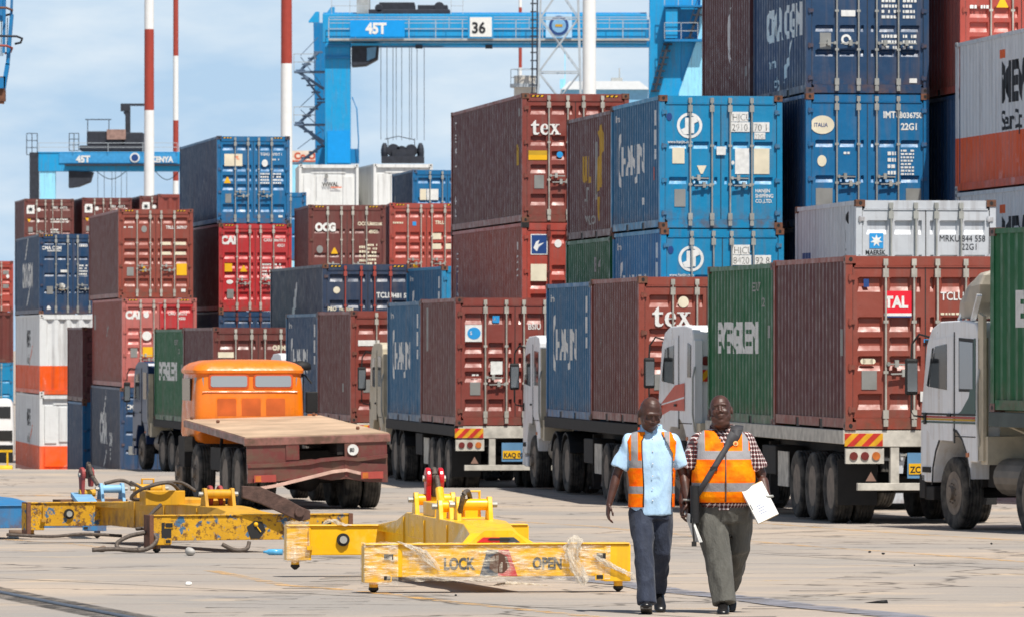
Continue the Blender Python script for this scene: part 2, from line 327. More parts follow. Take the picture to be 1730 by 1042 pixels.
def cgeo(L, h, style):
    key = (L, h, style)
    if key in GEO: return GEO[key]
    G = {}; fork = L < 7
    # frame: posts, rails, header and sill, cross members
    b = MB()
    for x0, x1 in ((.004, .11), (CW-.11, CW-.004)):
        b.box(x0, x1, .012, .15, .118, h-.118)
        b.box(x0, x1-.0 if x0 < 1 else x1, L-.15, L-.012, .118, h-.118)
    b.box(.162, CW-.162, .03, .10, h-.15, h-.012); b.box(.162, CW-.162, .012, .14, .01, .155); b.box(.162, CW-.162, L-.12, L-.012, .01, .15); b.box(.162, CW-.162, L-.10, L-.02, h-.12, h-.012)
    for x0, x1 in ((.010, .07), (CW-.07, CW-.010)):
        b.box(x0, x1, .178, L-.178, h-.085, h-.012)
        segs = [.178, L/2-1.12, L/2-.84, L/2+.84, L/2+1.12, L-.178] if fork else [.178, L-.178]
        for i in range(0, len(segs), 2): b.box(x0, x1, segs[i], segs[i+1], .03, .17)
        if fork:
            for i in (1, 3):
                b.box(x0, x1, segs[i], segs[i+1], .145, .17); b.m(1).box(x0+.012, x1-.012, segs[i], segs[i+1], .01, .144); b.m(0)  # pocket closed by a dark box, the hollow's shade put into colour
    b.box(.09, CW-.09, .15, L-.15, .06, .13)
    if style != 'R':
        for zc, yy in ((h-.165, 0), (.165, 0)): b.box(.14, CW-.14, .018, .05, zc-.012, zc+.012)
    G['frame'] = b.mesh('container_frame')
    # side wall as real corrugation
    prof = corr_profile(.15, L-.15); G['prof'] = prof
    for nm, x0, s_ in (('wall0', .022, 1), ('wall1', CW-.022, -1)):
        vs, fs = [], []
        for y, d in prof: vs += [(x0+s_*d, y, .17), (x0+s_*d, y, h-.085)]
        for i in range(len(prof)-1): fs.append((2*i, 2*i+2, 2*i+3, 2*i+1))
        me = bpy.data.meshes.new('container_wall'); me.from_pydata(vs, [], fs); G[nm] = me
    pr = corr_profile(.1, L-.1, .21, .02); vs, fs = [], []
    for y, d in pr: vs += [(.07, y, h-.02-d), (CW-.07, y, h-.02-d)]
    for i in range(len(pr)-1): fs.append((2*i, 2*i+1, 2*i+3, 2*i+2))
    me = bpy.data.meshes.new('container_roof'); me.from_pydata(vs, [], fs); G['roof'] = me
    # far end wall
    pr = corr_profile(.11, CW-.11, .25, .04); vs, fs = [], []
    for x, d in pr: vs += [(x, L-.03-d, .15), (x, L-.03-d, h-.12)]
    for i in range(len(pr)-1): fs.append((2*i, 2*i+2, 2*i+3, 2*i+1))
    me = bpy.data.meshes.new('container_end'); me.from_pydata(vs, [], fs); G['end'] = me
    if style == 'V':                                                   # corrugated end turned to the yard
        pr = corr_profile(.11, CW-.11, .37, .07); vs, fs = [], []
        for x, d in pr: vs += [(x, .03+d, .15), (x, .03+d, h-.14)]
        for i in range(len(pr)-1): fs.append((2*i, 2*i+2, 2*i+3, 2*i+1))
        me = bpy.data.meshes.new('end_wall'); me.from_pydata(vs, [], fs); G['near'] = me
    elif style == 'R':                                                 # refrigerated box: flat end with a framed recess
        b = MB(); b.box(.11, CW-.11, .14, .16, .155, h-.15)
        for x0, x1, z0, z1 in ((.2, 1.15, .3, 1.0), (1.28, 2.2, .3, 1.0), (.2, .62, 1.15, h-.4), (.72, 1.7, 1.2, h-.45), (1.8, 2.2, 1.2, h-.5)): b.box(x0, x1, .10, .15, z0, z1)
        b.box(.5, 1.9, .11, .15, h-.36, h-.28); G['near'] = b.mesh('end_wall')
    else:
        gro = ST[style]; d = .05
        for nm, x0, x1, segs in (('door0', .115, 1.215, [(.19, .56), (.67, .985), (1.085, 1.15)]), ('door1', 1.223, CW-.115, [(CW-1.15, CW-1.085), (CW-.985, CW-.67), (CW-.56, CW-.19)])):
            us = {x0, x1}
            for a, c in segs: us |= {a, a+.028 if c-a > .1 else a+.015, c-.028 if c-a > .1 else c-.015, c}
            ws = {.18, h-.18}; gz = []
            for zb, gh in gro:
                if zb+gh < h-.2: gz.append((zb, zb+gh)); ws |= {zb, zb+.075, zb+gh-.022, zb+gh}
            us = sorted(us); ws = sorted(ws)
            def fn(u, w_):
                inx = any(a+.014 < u < c-.014 for a, c in segs); inz = any(zb+.01 < w_ < zt-.01 for zb, zt in gz)
                return (u, .032+(d if inx and inz else 0), w_)
            vs, fs = grid_sheet(us, ws, fn); me = bpy.data.meshes.new('container_door'); me.from_pydata(vs, [], fs)
            G[nm] = me
        # rubber seal strips: centre seam and round the leaf
        b = MB(); b.box(1.212, 1.226, .026, .04, .18, h-.18); b.box(.108, .118, .020, .034, .18, h-.18); b.box(CW-.118, CW-.108, .020, .034, .18, h-.18); G['seal'] = b.mesh('door_seal')
        b = MB()                                                       # one locking bar, guides and cams, at x = 0
        b.tube([(0, -.012, .07), (0, -.012, h-.07)], .017, 8)
        for z in (.1, h-.1): b.box(-.035, .035, -.026, .03, z-.05, z+.05)
        for z in (.23, h-.26): b.box(-.042, .042, -.030, .032, z-.065, z+.065)
        for z in (h*.33, h*.62): b.box(-.036, .036, -.028, .032, z-.022, z+.022)
        G['rod'] = b.mesh('locking_bar')
        b = MB(); z = .98 if h < 2.7 else 1.05                         # handle reaching towards +x
        b.bar((.01, -.03, z), (.36, -.045, z-.01), .035, .022); b.box(.13, .19, -.06, .032, z-.05, z+.06); b.box(.02, .06, -.05, .032, z-.03, z+.03); G['handle'] = b.mesh('door_handle')
        b = MB()                                                       # four hinges of one leaf at x = 0
        b.box(-.055, .05, -.008, .04, -.035, .035); b.cyl((-.03, .004, -.05), (-.03, .004, .05), .02, 8)
        G['hinge'] = b.mesh('hinge')
    if 'cast' not in GEO:
        b = MB(); b.box(0, .162, 0, .178, 0, .118); b.m(1)
        for k in (0, 1):
            pass
        b.prism([(.081+.030*math.cos(t), .059+.036*math.sin(t)) for t in [2*math.pi*i/12 for i in range(12)]], 'y', -.0015, .01)  # dark discs on the faces paint the shade inside the casting holes
        b.prism([(.089+.045*math.cos(t), .059+.03*math.sin(t)) for t in [2*math.pi*i/12 for i in range(12)]], 'x', -.0015, .01)
        GEO['cast'] = b.mesh('corner_casting')
        b = MB()
        b.box(0, .30, -.0, .01, 0, .045)
        for k in range(3): b.m(1).add([(.02+.1*k, -.002, .006), (.07+.1*k, -.002, .006), (.095+.1*k, -.002, .039), (.045+.1*k, -.002, .039)], [(0, 1, 2, 3)])
        GEO['hazard'] = b.mesh('height_warning_strip')
    GEO[key] = G; return G

CONTS = {}
def container(label, L, h, loc, rz, body, style='A', rod='rodp', cast=None, side=None, doors=None, items=(), side_items=(), haz=False, group='stacked shipping containers', rx=0., ry=0., mirror=True, handles=(0, 1, 2, 3), detail=True, hmirror=True):
    """near left bottom corner at loc; doors face -y; items on the doors, side_items on the left side"""
    G = cgeo(L, h, style); t = thing('shipping_container', label, 'shipping container', loc, rz, group, rx, ry)
    bm_ = BR[body]; sm = BR[side] if side else bm_; cm = (M[cast] if cast in ('rust', 'dark', 'galv') else BR[cast]) if cast else bm_  # side: darker paint that puts the shade of the side walls into colour
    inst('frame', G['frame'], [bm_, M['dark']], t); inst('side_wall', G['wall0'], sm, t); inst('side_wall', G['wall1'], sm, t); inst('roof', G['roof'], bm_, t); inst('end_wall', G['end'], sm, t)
    if detail:
        for x in (0, CW-.162):
            for z in (0, h-.118): inst('corner_casting', GEO['cast'], [cm, M['dark']], t, (x, 0, z))
        inst('corner_casting', GEO['cast'], [cm, M['dark']], t, (0, L-.178, 0)); inst('corner_casting', GEO['cast'], [cm, M['dark']], t, (0, L-.178, h-.118))
    if style in 'VR': inst('end_wall', G['near'], bm_, t)
    else:
        dm = doors or (body, body)
        for k in (0, 1):
            d = inst('door', G['door%d' % k], BR[dm[k]], t)
            for j in (2*k, 2*k+1):
                inst('locking_bar', G['rod'], M[rod] if rod in M else BR[rod], d, (ROD_X[j], 0, 0))
                if j in handles:
                    ho = inst('door_handle', G['handle'], M['galv'], d, (ROD_X[j], 0, 0 if j % 2 == 0 else -.14*(1 if mirror else 0)))
                    if j % 2 and hmirror or (not hmirror and j < 2): ho.scale = (-1, 1, 1)
            for z in (.3, h*.36, h*.62, h-.33): inst('hinge', G['hinge'], bm_, d, (.10 if k == 0 else CW-.10, 0, z))
        if detail: inst('door_seal', G['seal'], M['seal'], t)
    if haz:
        for x in (.2, CW-.55): inst('warning_strip', GEO['hazard'], [M['black'], M['yellow_t']], t, (x, .024, h-.085))
    for it in items: door_item(t, *it)
    for it in side_items: side_item(t, G['prof'], L, h, *it)
    CONTS[label] = t; return t
EM = MB
def plate(parent, name, poly, m_, y=.026, th=.004):
    b = MB(); b.prism(poly, 'y', y-th, y); return b.build(name, [m_], parent)
def door_item(t, kind, x, z, *a):
    """kinds: t text | r rectangle | c disc | tri triangle | ring | star | lines small print | stack of text"""
    yy = .026
    if kind == 't':
        txt, size, m_ = a[:3]; door_text(t, txt, x, z, size, M[m_], yy-(a[4] if len(a) > 4 else 0), a[3] if len(a) > 3 else .02)
    elif kind == 'r': w_, hh, m_ = a[:3]; plate(t, 'sticker', [(x, z), (x+w_, z), (x+w_, z+hh), (x, z+hh)], M[m_], yy+(a[3] if len(a) > 3 else 0))
    elif kind == 'c': rx_, rz_, m_ = a[:3]; plate(t, 'sticker', [(x+rx_*math.cos(2*math.pi*i/28), z+rz_*math.sin(2*math.pi*i/28)) for i in range(28)], M[m_], yy-(a[3] if len(a) > 3 else 0))
    elif kind == 'tri':
        s_, m_ = a[:2]; dn = len(a) > 2; plate(t, 'warning_triangle', [(x-s_/2, z+(s_*.85 if dn else 0)), (x+s_/2, z+(s_*.85 if dn else 0)), (x+.02, z+(0 if dn else s_*.85)), (x-.02, z+(0 if dn else s_*.85))], M[m_], yy)
    elif kind == 'ring':
        r1, r0, m_ = a; n = 36; b = MB(); vs = []
        for i in range(n):
            c_, s_ = math.cos(2*math.pi*i/n), math.sin(2*math.pi*i/n); vs += [(x+r0*c_, yy-.003, z+r0*s_), (x+r1*c_, yy-.003, z+r1*s_)]
        b.add(vs, [(2*i, 2*i+1, (2*i+3) % (2*n), (2*i+2) % (2*n)) for i in range(n)]); b.build('ring_mark', [M[m_]], t)
    elif kind == 'star':
        r1, m_ = a; p = []
        for i in range(14): r_ = r1 if i % 2 == 0 else r1*.45; p.append((x+r_*math.sin(math.pi*i/7), z+r_*math.cos(math.pi*i/7)))
        plate(t, 'star_mark', p, M[m_], yy-.004)
    elif kind == 'lines':                                              # rows of small print
        w_, hh, n, m_ = a; b = MB(); rr = random.Random(int(x*991+z*77))
        for k in range(n):
            zz = z+hh*(k+.15)/n; q = x
            while q < x+w_*.92:
                l = rr.uniform(.025, .075); l = min(l, x+w_-q); b.box(q, q+l, yy-.003, yy, zz, zz+hh/n*.55); q += l+.018+(.06 if rr.random() < .15 else 0)
        b.build('small_print', [M[m_]], t)
    elif kind == 'tex':                                                # the three serif letters of the big logo
        k, = a; L_ = [[(.22, .15), (.22, .82), (.02, .82), (.02, .94), (.16, 1.0), (.30, 1.22), (.44, 1.38), (.50, 1.38), (.50, 1.0), (.80, 1.0), (.80, .84), (.50, .84), (.50, .28), (.56, .16), (.68, .15), (.80, .22), (.84, .14), (.66, -.02), (.44, -.04), (.28, .02)],
            [(1.72, .28), (1.64, .30), (1.52, .16), (1.38, .14), (1.24, .26), (1.20, .50), (1.74, .50), (1.74, .60), (1.68, .84), (1.54, .98), (1.36, 1.03), (1.12, .96), (.96, .76), (.92, .48), (.98, .20), (1.16, .02), (1.38, -.04), (1.58, .02)],
            [(1.96, .96), (2.22, .96), (2.78, .04), (2.48, .04)], [(2.46, .96), (2.64, .96), (2.10, .04), (1.90, .04)], [(1.82, .90), (2.34, .90), (2.34, 1.0), (1.82, 1.0)], [(2.40, .91), (2.78, .91), (2.78, 1.0), (2.40, 1.0)], [(1.78, 0), (2.16, 0), (2.16, .09), (1.78, .09)], [(2.34, 0), (2.88, 0), (2.88, .10), (2.34, .10)]]
        b = MB()
        for i, p in enumerate(L_): b.prism([(x+q[0]*k, z+q[1]*k) for q in p], 'y', yy-.016-.0009*i, yy-.012)
        b.m(1).prism([(x+q[0]*k, z+q[1]*k) for q in [(1.21, .61), (1.48, .61), (1.47, .80), (1.36, .92), (1.25, .82)]], 'y', yy-.026, yy-.02); b.build('lettering', [M['white'], BR['brown2']], t)
    elif kind == 'poly': pts, m_ = a; plate(t, 'mark', [(x+p[0], z+p[1]) for p in pts], M[m_], yy-.004)
def side_item(t, prof, L, h, kind, y, z, *a):
    """text or shapes painted on the corrugated left side; y is the distance from the door end of the text's LEFT edge"""
    m_ = M[a[-1]]
    if kind == 't':
        txt, size, bold, sx = a[:4]; vs, fs = text_bm(txt, size, bold, sx)
    elif kind == 'r': w_, hh = a[:2]; vs, fs = [(0, 0), (w_, 0), (w_, hh), (0, hh)], [(0, 1, 2, 3)]
    elif kind == 'poly': vs = a[0]; fs = [tuple(range(len(vs)))]
    bmx = bmesh.new(); vv = [bmx.verts.new((u, w_, 0)) for u, w_ in vs]
    for f in fs:
        try: bmx.faces.new([vv[i] for i in f])
        except ValueError: pass
    ymin = y-max(u for u, _ in vs)-.01; ymax = y+.01
    for yp, _ in prof:
        if ymin < yp < ymax:
            bmesh.ops.bisect_plane(bmx, geom=bmx.verts[:]+bmx.edges[:]+bmx.faces[:], plane_co=(y-yp, 0, 0), plane_no=(1, 0, 0))
    def dep(q):
        for (a_, da), (b_, db) in zip(prof, prof[1:]):
            if q <= b_: return da+(db-da)*(q-a_)/max(1e-6, b_-a_)
        return 0
    for v in bmx.verts:
        q = y-v.co.x; zz = z+v.co.y; v.co = (.022+dep(q)-.0035, q, zz)
    me = bpy.data.meshes.new('lettering'); bmx.to_mesh(me); bmx.free(); me.materials.append(m_)
    o = bpy.data.objects.new('lettering' if kind == 't' else 'painted_mark', me); COL.objects.link(o); o.parent = t
def place(px, ytop, s, h, below=0.):
    """world position of the near left bottom corner of a box whose near left top corner shows at (px, ytop) at scale s"""
    p = W(px, ytop, s); p.z -= h+below; return p
L20, L40, STD, HC = 6.058, 12.192, 2.591, 2.896
# ------------------------------------------------------------------ the stacks
HD = R(8.1)
def side_code(y, z, m_='white', hh=.16):   # a vertical pile of code plates
    return [('r', y, z, .16, .30, m_), ('r', y+.02, z-.38, .2, .30, m_), ('r', y, z-.66, .16, .2, m_)]
# side_item text signature: (kind, y, z, txt, size, bold, sx, material)
def HJ():
    return [('poly', 5.2, 1.05, [(.0, .1), (.12, -.1), (.3, -.2), (.3, -.08), (.2, .05), (.14, .25), (.14, .55), (.2, .75), (.3, .88), (.3, 1.0), (.12, .9), (0, .7)], 'white'),
            ('t', 4.80, 1.15, 'HANJIN', .80, .03, 1.02, 'white'), ('t', 5.6, 2.24, 'hanjin', .19, .02, 1.3, 'white')]+side_code(.72, 2.02)
def vert(txt, y, z, size, m_='white', dz=None):
    return [('t', y, z-i*(dz or size*1.05), c, size, .02, 1.3, m_) for i, c in enumerate(txt) if c != ' ']
def cma_side(y0, z, k=1.):
    return [('t', y0, z, 'CMA CGM', .85*k, .045, 1.0, 'white'), ('poly', y0-.1, z+1.15, [(0, 0), (.25, .05), (.75, .55), (.8, .8), (.5, .45), (.1, .15)], 'white'),
            ('poly', y0-1.9, z-.9, [(0, 0), (.3, .1), (.8, .5), (.9, .85), (.6, .5), (.1, .3)], 'white'), ('t', y0-.3, z-.55, 'north', .3, .02, 1.1, 'white'), ('t', y0-.8, z-.95, 'rcilly', .3, .02, 1.1, 'white')]
def logo_ring(x, z):
    return [('ring', x, z, .25, .195, 'white'), ('poly', x, z, [(-.02, -.17), (-.02, .15), (-.09, .15), (-.09, -.04), (-.17, -.08), (-.12, -.17)], 'white'),
            ('poly', x, z, [(.02, .17), (.02, -.15), (.09, -.15), (.09, .04), (.17, .08), (.12, .17)], 'white')]
def hjcu(a, b):
    return logo_ring(.6, 2.0)+[('c', .20, 2.17, .055, .075, 'navy_t'), ('t', .17, 1.655, 'www.hanjin.com', .085, 'white', .01), ('r', .26, 1.26, .24, .31, 'cream'), ('lines', .28, 1.3, .2, .22, 4, 'plate'),
            ('tri', .84, 1.06, .19, 'cream', 1), ('r', 1.13, 1.43, .18, .16, 'white', -.03), ('r', 1.50, 1.06, .28, .50, 'white'), ('lines', 1.52, 1.1, .22, .42, 4, 'plate'), ('r', 1.87, 1.06, .31, .50, 'cream'), ('lines', 1.9, 1.1, .24, .42, 6, 'gold'),
            ('r', 1.42, 2.08, .34, .19, 'white', -.001), ('t', 1.44, 2.10, 'HJCU', .19, 'black_t', .0, .005), ('r', 1.42, 1.88, .37, .19, 'white', -.001), ('t', 1.43, 1.90, a, .19, 'black_t', .0, .005), ('r', 1.86, 1.88, .32, .19, 'white', -.001), ('t', 1.87, 1.90, b, .19, 'black_t', .0, .005),
            ('r', 1.88, 1.74, .22, .13, 'white', -.001), ('t', 1.89, 1.75, '22G1', .12, 'black_t', .0, .005), ('r', .3, .42, .22, .34, 'plate'), ('t', 1.9, .70, 'HANJIN', .1, 'white', .02), ('t', 1.9, .60, 'SHIPPING', .1, 'white', .02), ('t', 1.9, .50, 'CO.,LTD.', .1, 'white', .02), ('c', 1.45, 1.28, .03, .04, 'white', .04)]
def code(x, z, size, txt, sub=None, m_='white', gap=1.25):
    o = [('t', x, z, txt, size, m_, .03)]
    if sub: o.append(('t', x+size*2.4, z-size*gap, sub, size, m_, .03))
    return o
def common(h, tri='yellow_t'):
    k = h/2.896
    return [('r', .28, .72*k, .22, .28, 'plate'), ('tri', .84, .86*k, .2, tri)]
def prints(x, z, n=4, hh=.4, w_=.3): return [('lines', x, z, w_, hh, n, 'white'), ('lines', x+.42, z, w_*.9, hh, n, 'white')]

# tex stack (four high cubes would not fit: three, the lowest hidden)
p = place(882, 157.8, 75.3, HC)
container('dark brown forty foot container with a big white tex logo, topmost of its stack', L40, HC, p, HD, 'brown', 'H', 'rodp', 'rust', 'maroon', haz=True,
  items=[('tex', .20, 1.97, .235), ('r', .15, 1.40, .42, .11, 'yellow_t'), ('r', .15, 1.51, .42, .10, 'gold'), ('c', .86, 1.52, .07, .07, 'blue_t'), ('r', .28, .76, .22, .30, 'plate'), *prints(1.5, 1.9)],
  side_items=vert('TEXU  42', 11.6, 2.45, .26, 'white', .3)+[('r', .7, 2.4, .10, .18, 'plate'), ('r', 1.0, 1.50, .3, .2, 'gold'), ('r', 1.0, 1.30, .3, .2, 'gold'), ('r', 1.0, 1.65, .15, .12, 'gold')])
container('brown container with a blue and white sail sticker, under the big tex container', L40, HC, p-Vector((0, .05, HC)), HD, 'orange_red', 'A' if False else 'H', 'brown3', 'dark', 'brown2',
  items=[('r', .2, 2.17, .38, .46, 'white'), ('r', .22, 2.19, .34, .42, 'navy_t', -.002), ('poly', .26, 2.3, [(0, .02), (.06, .16), (.26, .26), (.14, .2), (.1, .1), (.24, .14), (.12, .04), (.08, -.06)], 'white'), ('c', .82, 2.42, .08, .09, 'white'), ('r', .2, 1.58, .36, .38, 'cream'), ('lines', .23, 1.62, .3, .3, 3, 'gold')],
  side_items=vert('COLA', 11.3, 2.2, .22, 'white', .3)+[('r', 11.4, 1.3, .22, .7, 'navy_t')]+vert('I22', 1.0, 2.3, .24, 'white', .3))
container('dark brown container at the foot of the tall brown stack, behind the lorries', L40, HC, p-Vector((0, .05, 2*HC)), HD, 'brown3', 'H')
# the two columns of twenty footers right of it
p = place(1114, 161, 86.8, STD); u = Vector((-math.sin(HD), math.cos(HD), 0))
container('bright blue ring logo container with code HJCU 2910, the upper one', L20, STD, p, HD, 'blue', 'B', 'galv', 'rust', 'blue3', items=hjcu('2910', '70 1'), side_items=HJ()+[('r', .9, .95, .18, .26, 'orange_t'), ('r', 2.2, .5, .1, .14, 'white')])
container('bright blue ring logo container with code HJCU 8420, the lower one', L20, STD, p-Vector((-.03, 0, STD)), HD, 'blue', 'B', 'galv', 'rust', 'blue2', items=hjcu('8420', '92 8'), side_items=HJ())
container('blue container on the ground under the two with white ring logos', L20, STD, p-Vector((-.03, 0, 2*STD)), HD, 'blue3', 'B')
container('maroon container with gold lettering on its side, behind the upper ring logo container', L20, STD, p+u*6.12+Vector((.02, 0, -.06)), HD, 'maroon', 'A', cast='rust', detail=True,
  side_items=[('t', 4.0, 1.2, 'U.L', .75, .04, 1.0, 'gold'), ('poly', 2.2, .9, [(0, .0), (.9, .2), (.7, .7), (1.1, 1.0), (.8, 1.5), (.3, 1.3), (.5, .9), (.1, .6)], 'gold'), ('r', 2.4, .8, .4, 1.2, 'plate'), ('t', 3.8, .8, 'LIT', .4, .03, 1.1, 'plate'), ('t', 3.6, .3, 'WWLRCO', .26, .03, 1.0, 'plate'), ('poly', 2.0, .35, [(0, .5), (.4, .5), (.3, 0), (.15, 0)], 'gold')])
container('dark green container standing under the maroon one with gold lettering', L20, STD, p+u*6.12+Vector((-.01, 0, -.06-STD)), HD, 'green', 'A', detail=True, side_items=[('t', 2.2, 1.9, 'E144', .42, .02, .9, 'plate'), ('t', 1.5, 1.4, '12', .42, .02, .9, 'plate')])
q = place(1361.5, 158, 87.0, STD); Z = Vector((0, 0, STD))
container('navy container with white lettering down its side, highest right of the tall crane leg', L20, STD, q+Z, HD-.01, 'navy', 'C', 'galv', 'navy2', 'navy', mirror=False, hmirror=False,
  items=[('r', .28, .86, .22, .32, 'plate'), ('ring', .80, 1.05, .10, .055, 'white'), ('r', .70, 1.5, .28, .12, 'white'), ('r', 2.05, .21, .15, .09, 'white'), ('r', .3, 1.9, .2, .2, 'plate'), ('ring', .72, 2.0, .08, .04, 'white')]+prints(1.5, 1.45, 4, .42)+prints(1.5, .85, 3, .33)+prints(1.5, 2.05, 2, .3),
  side_items=cma_side(4.6, 1.2)+[])
container('weathered blue container with a white oval badge and code IMTU', L20, STD, q, HD-.01, 'blue2', 'B', 'galv', 'rust', 'navy',
  items=[('c', .33, 1.98, .235, .18, 'cream'), ('t', .16, 1.94, 'ITALIA', .11, 'navy_t', .02, .006), ('t', 1.53, 2.12, 'IMTU', .18, 'white', .03), ('t', 1.86, 2.12, '3036750', .15, 'white', .03), ('t', 1.88, 1.89, '22G1', .18, 'white', .03),
         ('c', .32, 1.28, .09, .11, 'cream', .0), ('r', .2, .3, .33, .45, 'plate'), ('r', 1.98, .35, .3, .4, 'plate'), ('lines', 1.62, 1.0, .16, .5, 4, 'white'), ('lines', 1.88, 1.0, .26, .52, 8, 'white'), ('lines', .75, 1.4, .14, .08, 1, 'white')])
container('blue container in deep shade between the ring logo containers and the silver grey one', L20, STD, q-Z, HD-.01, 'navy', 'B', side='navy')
container('dark red brown container standing behind the highest navy one', L20, STD, q+Z+u*6.12+Vector((0, 0, .02)), HD-.01, 'maroon', 'A', detail=True, side_items=[('r', 2.6, 1.9, .12, .5, 'plate'), ('t', 2.9, 1.3, '(', 1.1, .03, 1.2, 'white'), ('t', 2.8, .9, 'V', .5, .03, 1.0, 'white'), ('t', 2.7, .55, '4', .4, .03, 1.0, 'plate'), ('r', .7, .6, .12, .2, 'plate')])
q2 = place(1622, 158, 87.6, STD)
container('coral red container with a yellow triangle, behind the white and orange one at right', L20, STD, q2+Z, HD, 'orange_red', 'A', 'rodp', None, 'brown', items=[('tri', .84, 1.66, .24, 'yellow_t'), ('lines', .2, 1.62, .4, .12, 1, 'white')]+prints(1.5, 1.6), side_items=[('t', 5.6, 1.0, 'LA', .9, .02, 1.1, 'plate')])
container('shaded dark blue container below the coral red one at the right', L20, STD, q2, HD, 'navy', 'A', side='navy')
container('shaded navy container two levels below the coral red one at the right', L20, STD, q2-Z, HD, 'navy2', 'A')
# white over orange forty footers at the right edge
xf, Df = (1613.5-CX)/87.4, F/87.4
def eur_side(z): return [('t', 8.3, 1.62, 'MEVER', 1.0, .05, 1.1, 'black_t'), ('r', 8.35, 2.42, .35, .16, 'orange_t'), ('poly', 6.4, 1.2, [(0, 0), (1.2, .35), (1.9, .2), (1.2, .2)], 'orange_t'), ('poly', 6.4, 1.0, [(0, 0), (1.2, .3), (1.9, .1), (1.2, .12)], 'orange_t'), ('t', 8.2, 1.08 if False else .98+.1, 'SeurOp', .5, .02, 1.1, 'black_t')]
q = Vector((xf+L40*math.sin(HD), Df-L40*math.cos(HD), CAMZ+(HY-73)/87.4-HC))
container('white over orange forty foot container with black logo at the right edge, the higher one', L40, HC, q, HD, 'wo', 'V', cast='white', side_items=eur_side(0))
container('white container with black logo at the right edge, under the white over orange one', L40, HC, q-Vector((0, 0, HC)), HD, 'wo', 'V', cast='white', side_items=eur_side(0))
# silver grey one behind the lorry row
q = place(1446, 337.5, 99.0, STD)
container('silver grey container with a white star on light blue and code MRKU 844 558', L20, STD, q, R(7.27), 'grey', 'D', 'galv', 'rust',
  items=[('r', .24, 1.76, .24, .26, 'blue_t'), ('star', .36, 1.89, .11, 'white'), ('t', .17, 1.655, 'MAERSK', .11, 'black_t', .02), ('t', 1.45, 1.88, 'MRKU', .155, 'black_t', .0), ('t', 1.84, 1.88, '844 558', .15, 'black_t', .0), ('t', 1.84, 1.74, '22G1', .15, 'black_t', .0)], side_items=vert('M152', 1.2, 2.2, .3, 'black_t', .32)+[('r', 5.4, 1.55, .7, .2, 'navy_t')])
container('silver grey container standing on the ground behind the lorry with the red TAL sign', L20, STD, q-Z, R(7.27), 'grey', 'D', 'galv', 'rust')
# navy P&O box and small blue one
q = place(545, 446, 63.5, HC)
container('slate navy container with brown locking bars and yellow hazard marks, above the lorries', L40, HC, q, R(8.8), 'navy2', 'H', 'orange_red', 'rust', 'navy2', haz=True,
  items=[('ring', .38, 2.2, .09, .04, 'cream'), ('c', .38, 2.2, .09, .09, 'cream', -.0), ('t', .14, 1.66, 'P&O', .14, 'cream', .03), ('t', .45, 1.66, 'Nedlloyd', .12, 'cream', .02), ('t', 1.45, 2.0, 'TCLU', .2, 'white', .03), ('t', 1.85, 2.0, '4481 52', .17, 'white', .03), ('t', 1.85, 1.75, '45G1', .18, 'white', .03)],
  side_items=[('t', 9.2, .05+.2, 'NEDLLOYD', .8, .05, 1.15, 'white'), ('poly', 7.2, 1.3, [(0, 0), (.5, .1), (1.1, .7), (1.2, 1.2), (.7, .9), (.1, .3)], 'white'), ('poly', 8.0, .9, [(0, 0), (.5, .1), (.5, .3), (.1, .2)], 'white')])
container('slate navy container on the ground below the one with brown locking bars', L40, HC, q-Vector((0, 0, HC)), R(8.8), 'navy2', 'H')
q = place(746.5, 449, 66, STD)
container('small blue container showing its side between the slate navy one and the brown tower', L20, STD, q, R(9.6), 'blue', 'B', 'galv', 'rust', 'blue3', side_items=HJ())
container('blue container on the ground below the small blue one beside the brown tower', L20, STD, q-Z, R(9.6), 'blue', 'B', side='blue3')

# left part of the yard
HCV = Vector((0, 0, HC))
q = place(66, 395, 46.8, HC)
cm = dict(style='C')
container('navy container with yellow triangle on its door, topmost of the stack at the far left', L40, HC, q, R(8.65), 'navy', 'E', 'galv', 'rust', haz=True, items=common(HC)+[('t', .1, 2.32, 'CMA CGM', .18, 'white', .03), ('r', .78, 1.95-.45, .24, .09, 'white'), ('c', .84, .98, .1, .13, 'white', .0), ('c', .35, .2, .07, .1, 'white'), ('r', .3, 2.26, .5, .03, 'white')]+prints(1.45, 1.4)+prints(1.45, 2.4, 1, .15),
  side_items=[('t', 8.6, 1.05, 'CMA CGM', 1.15, .05, .95, 'white'), ('poly', 7.4, 2.0, [(0, 0), (.6, .1), (1.6, .7), (1.7, .9), (.9, .5)], 'white'), ('poly', 6.6, .3, [(0, 0), (.6, .1), (1.6, .5), (1.7, .7), (.9, .4)], 'white')])
container('white over orange container with ribbed end wall, middle of the stack at the far left', L40, HC, q-HCV+Vector((.02, -.05, 0)), R(8.65), 'wo', 'V', cast='white', side_items=[('t', 6.6, 1.75, 'MEVE', .8, .05, .9, 'black_t'), ('poly', 5.4, 1.1, [(0, 0), (1.2, .35), (1.9, .8), (1.2, .5)], 'orange_t'), ('t', 6.6, 1.1, 'SeurOp', .5, .02, 1.0, 'plate')])
container('white over orange refrigerated container with flat end, lowest of the stack at the far left', L40, HC, q-HCV*2+Vector((.02, -.05, 0)), R(8.65), 'wo', 'R', cast='white', side_items=[('t', 6.6, 1.75, 'MEVE', .8, .05, .9, 'black_t'), ('poly', 5.4, 1.1, [(0, 0), (1.2, .35), (1.9, .8), (1.2, .5)], 'orange_t'), ('t', 6.6, 1.1, 'SeurOp', .5, .02, 1.0, 'plate')])
q = place(139, 552, 49, STD)
container('maroon container wedged between the white and orange stack and the pale red one', L20, STD, q, R(9), 'maroon', 'A', cast='rust')
container('dull blue container on the ground wedged beside the white and orange stack', L20, STD, q-Z, R(9), 'blue2', 'B', cast='rust', side='navy')
